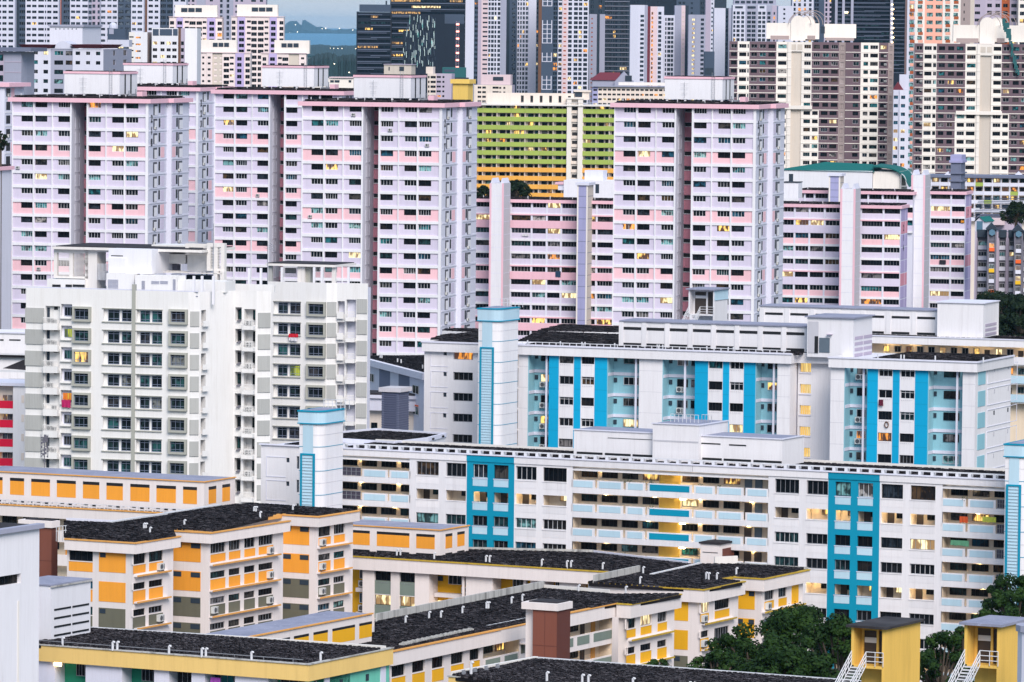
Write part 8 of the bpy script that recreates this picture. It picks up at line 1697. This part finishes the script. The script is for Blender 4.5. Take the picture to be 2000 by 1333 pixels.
b9 = Building('roof_shaft', 1991, 1222, 375, 28, 'white shaft with a grey rounded top in the bottom right corner', 'roof block'); obj('wall', (MB().prism([(0 + 1.5 * math.cos(t * .524) + 1.5, 1.5 * math.sin(t * .524)) for t in range(12)], 20, b9.top), ['white_cool']), b9.r); obj('top_ring', (MB().prism([(1.65 * math.cos(t * .524) + 1.5, 1.65 * math.sin(t * .524)) for t in range(12)], b9.top - .3, b9.top + .15), ['far_grey']), b9.r)
# ================================================================== trees, ground, sea, haze
def leafmat(name, c1, c2):
    m, t, p = new_mat(name); g = t.nodes.new('ShaderNodeNewGeometry').outputs['Position']; n = nnoise(t, .55, g, (1, 1, 1), 3); n2 = nnoise(t, 5, g, (1, 1, 1), 2)
    o = nmix(t, c1, c2, nramp(t, n, [(.4, (0, 0, 0)), (.62, (1, 1, 1))])); o = nmix(t, o, tuple(c * 2.8 for c in c2), nramp(t, n2, [(.6, (0, 0, 0)), (.8, (.6, .6, .6))]))
    t.links.new(o, p.inputs['Base Color']); p.inputs['Roughness'].default_value = .6; p.inputs['Specular IOR Level'].default_value = .1; return m
leafmat('leaves', (.009, .026, .006), (.024, .055, .010)); leafmat('leaves_dark', (.008, .018, .009), (.018, .032, .014)); plain('bark', (.10, .075, .055), .9)
def tree(px, py, Y, rx, rz, label, seed, n=5000, leaf=.3, mat='leaves', trunk=True, group=None, clumps=60):
    """py, px mark the top of the crown"""
    rg = random.Random(seed); P = at(px, py, Y); top = P.z; cz = top - rz; o = bpy.data.objects.new('tree', None); COL.objects.link(o); o.location = (P.x, P.y, 0); tag(o, label, 'tree', group)
    m = MB(); m.tube((0, 0, 0), (rg.uniform(-.5, .5), 0, cz), .38, 8); q = MB(); cl = []
    for k in range(clumps):
        t = rg.uniform(0, 6.28); u = rg.uniform(-.75, 1); rr_ = (1 - u * u) ** .5 * rg.uniform(.35, 1) if abs(u) < 1 else 0; c = Vector((math.cos(t) * rr_ * rx, math.sin(t) * rr_ * rx, cz + u * rz * .86)); s = rg.uniform(.14, .27) * rx; cl.append((c, s))
        m.tube((0, 0, cz - rz * .5), tuple(c), .09, 5, cap=False)
    per = int(n * 1.5) // clumps; leaf *= .72
    for c, s in cl:
        for k in range(per):
            v = Vector((rg.gauss(0, 1), rg.gauss(0, 1), rg.gauss(0, 1))).normalized() * s * rg.uniform(.55, 1.05); v.z *= .75; p = c + v
            nrm = (v.normalized() + Vector((rg.uniform(-.7, .7), rg.uniform(-.7, .7), rg.uniform(-.3, .9)))).normalized(); a = nrm.orthogonal().normalized(); b_ = nrm.cross(a); r1 = leaf * rg.uniform(.6, 1.3); t = rg.uniform(0, 6.28)
            a2 = (a * math.cos(t) + b_ * math.sin(t)) * r1; b2_ = (b_ * math.cos(t) - a * math.sin(t)) * r1 * .6
            q.quad(tuple(p - a2), tuple(p - b2_), tuple(p + a2), tuple(p + b2_))
    obj('trunk', (m, ['bark']), o); obj('crown', (q, [mat]), o); return o
for i, (px, py, Y, rx, rz, lab, n, lf, mt) in enumerate((
    (1470, 1215, 520, 4.6, 4.6, 'dark green tree before the lower teal slab, left part of the big clump', 12000, .26, 'leaves'),
    (1560, 1186, 530, 6.2, 5.5, 'tallest leafy tree of the clump before the lower teal slab', 20000, .26, 'leaves'),
    (1640, 1200, 505, 4.4, 5.0, 'leafy tree just left of the first yellow stair head', 11000, .26, 'leaves'),
    (1400, 1270, 510, 3.2, 3.0, 'low bushy tree under the ochre wing end', 6000, .24, 'leaves'),
    (1285, 1284, 520, 1.8, 2.0, 'small shrubby treetop beside the ochre slab, just over the bottom kerb', 2500, .2, 'leaves'),
    (1530, 1262, 490, 5.5, 4.0, 'broad tree at the bottom edge, front of the big clump', 12000, .26, 'leaves'),
    (1838, 1228, 520, 3.8, 4.6, 'leafy tree between the two yellow stair heads', 10000, .26, 'leaves'),
    (1880, 1222, 540, 1.6, 2.4, 'slim treetop just left of the second yellow stair head', 2500, .22, 'leaves'),
    (1985, 1118, 575, 4.4, 4.8, 'tree reaching up at the right edge below the teal slab', 11000, .26, 'leaves'),
    (1945, 568, 1080, 6.5, 5.5, 'dark tree at the right edge under the flats with hexagon windows', 9000, .4, 'leaves_dark'),
    (1995, 572, 1070, 5.5, 6.5, 'darkest tree on the right edge, behind the white louvred roof block', 9000, .4, 'leaves_dark'),
    (1985, 392, 1290, 3.6, 3.2, 'wispy dark tree above the slatted market roof at the right edge', 3000, .35, 'leaves_dark'),
    (1005, 354, 1300, 4.2, 2.6, 'dark round tree in front of the amber galleries', 4000, .4, 'leaves_dark'),
    (945, 362, 1310, 2.4, 2.2, 'small dark tree left of the white lift tower, before the amber galleries', 2200, .35, 'leaves_dark'),
    (0, 253, 1010, 1.5, 2.3, 'bit of a dark tree at the left edge, beside tower 218', 1200, .25, 'leaves_dark'))):
    tree(px, py, Y, rx, rz, lab, 50 + i, n, lf, mt)
LF = lambda px, b, y=0: b
for (lab, face, a, z, w_, h_, col, sd_) in (
    ('dark blue towel hung over the pink parapet of the low slab left of tower 216', _G1.F, _G1.fr(1085, 540)[0], _G1.fr(1085, 530)[1], 1.2, 1.3, (.015, .05, .11), 31),
    ('small white cloths on a pole below a gallery, low slab left of tower 216', _G1.F, _G1.fr(1020, 460)[0], _G1.fr(1020, 457)[1], 1.5, .5, (.7, .68, .72), 32),
    ('black and white clothes hung on the pink parapet of block 213', _G3.F, _G3.fr(1835, 512)[0], _G3.fr(1835, 508)[1], 1.5, 1.0, (.02, .02, .03), 33),
    ('orange cloth at the right end of a gallery window, block 213', _G3.F, _G3.fr(1877, 432)[0], _G3.fr(1877, 431)[1], .7, .5, (.8, .3, .02), 34)):
    cloth('hanging_cloth', lab, 'laundry', face, a, -.12, z, w_, h_, col, seed=sd_)
# ground, coast, water
def sheet(name, mat, pts, z):
    o = obj(name, (MB_poly(pts, z), [mat])); o['kind'] = 'structure'; return o
def MB_poly(pts, z):
    m = MB(); m.v = [(x, y, z) for x, y in pts]; m.f = [tuple(range(len(pts)))]; m.m = [0]; return m
m, t, p = new_mat('ground'); g = t.nodes.new('ShaderNodeNewGeometry').outputs['Position']; o_ = nmix(t, (.045, .065, .03), (.07, .07, .065), nramp(t, nnoise(t, .03, g), [(.4, (0, 0, 0)), (.6, (1, 1, 1))])); t.links.new(o_, p.inputs['Base Color']); p.inputs['Roughness'].default_value = .95
m, t, p = new_mat('sea'); g = t.nodes.new('ShaderNodeNewGeometry').outputs['Position']; o_ = nmix(t, (.02, .15, .27), (.03, .20, .34), nnoise(t, .001, g, (1, .2, 1), 4)); t.links.new(o_, p.inputs['Base Color']); p.inputs['Roughness'].default_value = .45
m, t, p = new_mat('wood'); g = t.nodes.new('ShaderNodeNewGeometry').outputs['Position']; o_ = nmix(t, (.004, .026, .028), (.008, .04, .042), nnoise(t, .02, g)); t.links.new(o_, p.inputs['Base Color']); p.inputs['Roughness'].default_value = .9  # teal of the distant haze is painted into the tree colour
paint('asphalt', (.05, .05, .055), dirt=.3); sheet('ground', 'ground', [(-4000, -200), (4000, -200), (6000, 19000), (-6000, 19000)], 0); sheet('sea', 'sea', [(-30000, 18900), (30000, 18900), (60000, 120000), (-60000, 120000)], -.5)
sheet('car_park', 'asphalt', [(-45, 420), (70, 420), (70, 700), (-45, 700)], .004); sheet('road', 'asphalt', [(-200, 800), (300, 860), (300, 872), (-200, 812)], .004)
def wood_ridge(name, y0, y1, prof, step, seed, amp, label=None):
    """far-off wood as one bumpy mass; prof = [(px, py)] skyline at the distance y0"""
    rg = random.Random(seed); m = MB(); cols = []; px = prof[0][0]
    def top(px):
        for (a, za), (c, zc) in zip(prof, prof[1:]):
            if a <= px <= c: return za + (zc - za) * (px - a) / (c - a)
        return prof[-1][1]
    while px <= prof[-1][0]: cols.append(px); px += step
    R_ = 5; base = len(m.v); n = len(cols)
    for j in range(R_):
        for c in cols:
            P = at(c, top(c), y0); h_ = max(1, P.z) * math.sin(math.pi * (j + .8) / (R_ + .8)) ** .6 + rg.uniform(-amp, amp); Y = y0 + (y1 - y0) * j / R_; m.v.append((P.x * Y / y0, Y, -2 if j == 0 and False else max(-1, h_ * (.35 if j == 0 else 1) if j != 2 else P.z + rg.uniform(-amp, amp * .4))))
    for j in range(R_ - 1):
        for i in range(n - 1): q = base + j * n + i; m.f.append((q, q + 1, q + n + 1, q + n)); m.m.append(0)
    for i in range(n): P = m.v[i]; m.v.append((P[0], P[1] - 1, -2))
    k = len(m.v) - n
    for i in range(n - 1): m.f.append((k + i, k + i + 1, i + 1, i)); m.m.append(0)
    o = obj(name, (m, ['wood'])); return o
w1 = wood_ridge('far_wood', 5200, 5800, [(-200, 150), (540, 138), (600, 118), (620, 108), (645, 104), (662, 112), (685, 107), (720, 118), (900, 130), (2300, 140)], 2.2, 1, 1.6); w1['kind'] = 'structure'
w2 = wood_ridge('coastal_hill', 14000, 18000, [(-300, 112), (560, 104), (600, 94), (625, 92.5), (650, 96), (675, 94), (720, 95), (2300, 100)], 3, 2, 1.6); w2['kind'] = 'structure'
w3 = wood_ridge('island', 52000, 54000, [(540, 58), (556, 50), (561, 44), (568, 41), (580, 41), (585, 47), (589, 49), (591, 39.5), (596, 39), (604, 44), (612, 49), (619, 53), (628, 52), (636, 56), (645, 58), (656, 61), (664, 56), (672, 58), (690, 56), (705, 60)], 1.0, 3, 5); w3['kind'] = 'structure'
w4 = wood_ridge('far_shore', 55000, 57000, [(-400, 62), (500, 61), (640, 58.5), (700, 60), (2400, 66)], 8, 4, 6); w4['kind'] = 'structure'
LL_ = ['bluish light on the island hill, leftmost of the far lights', 'biggest light on the far shore, right of the island', 'small light close left of the biggest shore light', 'light on the far shore right of the biggest one', 'rightmost light of the far shore beside the office block', 'light at the foot of the island on the waterline',
 'second light of the row on the wooded hill', 'third light of the row on the wooded hill', 'first light of the row on the wooded hill', 'fourth light of the row on the wooded hill', 'light at the right end of the wooded hill', 'single light in the dark wood over the white tank house', 'faint light at the left end of the island waterline', 'low light just left of the tank house of tower 217']
lampmat('far_lamp', (1, .85, .6), 3.5)
for i, (px, py, Y, s) in enumerate(((577, 49, 51900, 9), (636, 56, 51900, 13), (629, 56.5, 51900, 7), (663, 56, 51900, 9), (689, 59, 51900, 10), (581, 63, 51900, 9), (652, 95, 13900, 2), (660, 95, 13900, 2), (645, 94.5, 13900, 1.6), (668, 95, 13900, 2), (695, 95.5, 13900, 2), (653, 125, 5100, 1.1), (566, 64.5, 51900, 5), (682, 142, 3000, .7))):
    P = at(px, py, Y); tag(obj('harbour_lamp', cached(('hl', s), lambda: MB().box(-s * .3, s * .3, 0, s, -s * .3, s * .3).mesh('harbour_lamp', ['far_lamp'])), None, P), LL_[i], 'light', 'lights along the far shore')
# clouds of the air: thin even haze over the whole view
hz = MB().box(-30000, 30000, -150, 60000, -3, 165); hm = bpy.data.materials.new('haze'); hm.use_nodes = True; ht = hm.node_tree; ht.nodes.remove(ht.nodes['Principled BSDF']); pv = ht.nodes.new('ShaderNodeVolumePrincipled'); pv.inputs['Density'].default_value = HAZE; pv.inputs['Color'].default_value = (.36, .70, 1, 1)
ht.links.new(pv.outputs[0], ht.nodes['Material Output'].inputs['Volume']); MATS['haze'] = hm; stuff(obj('haze', (hz, ['haze'])))
bpy.data.objects['haze'].visible_shadow = True
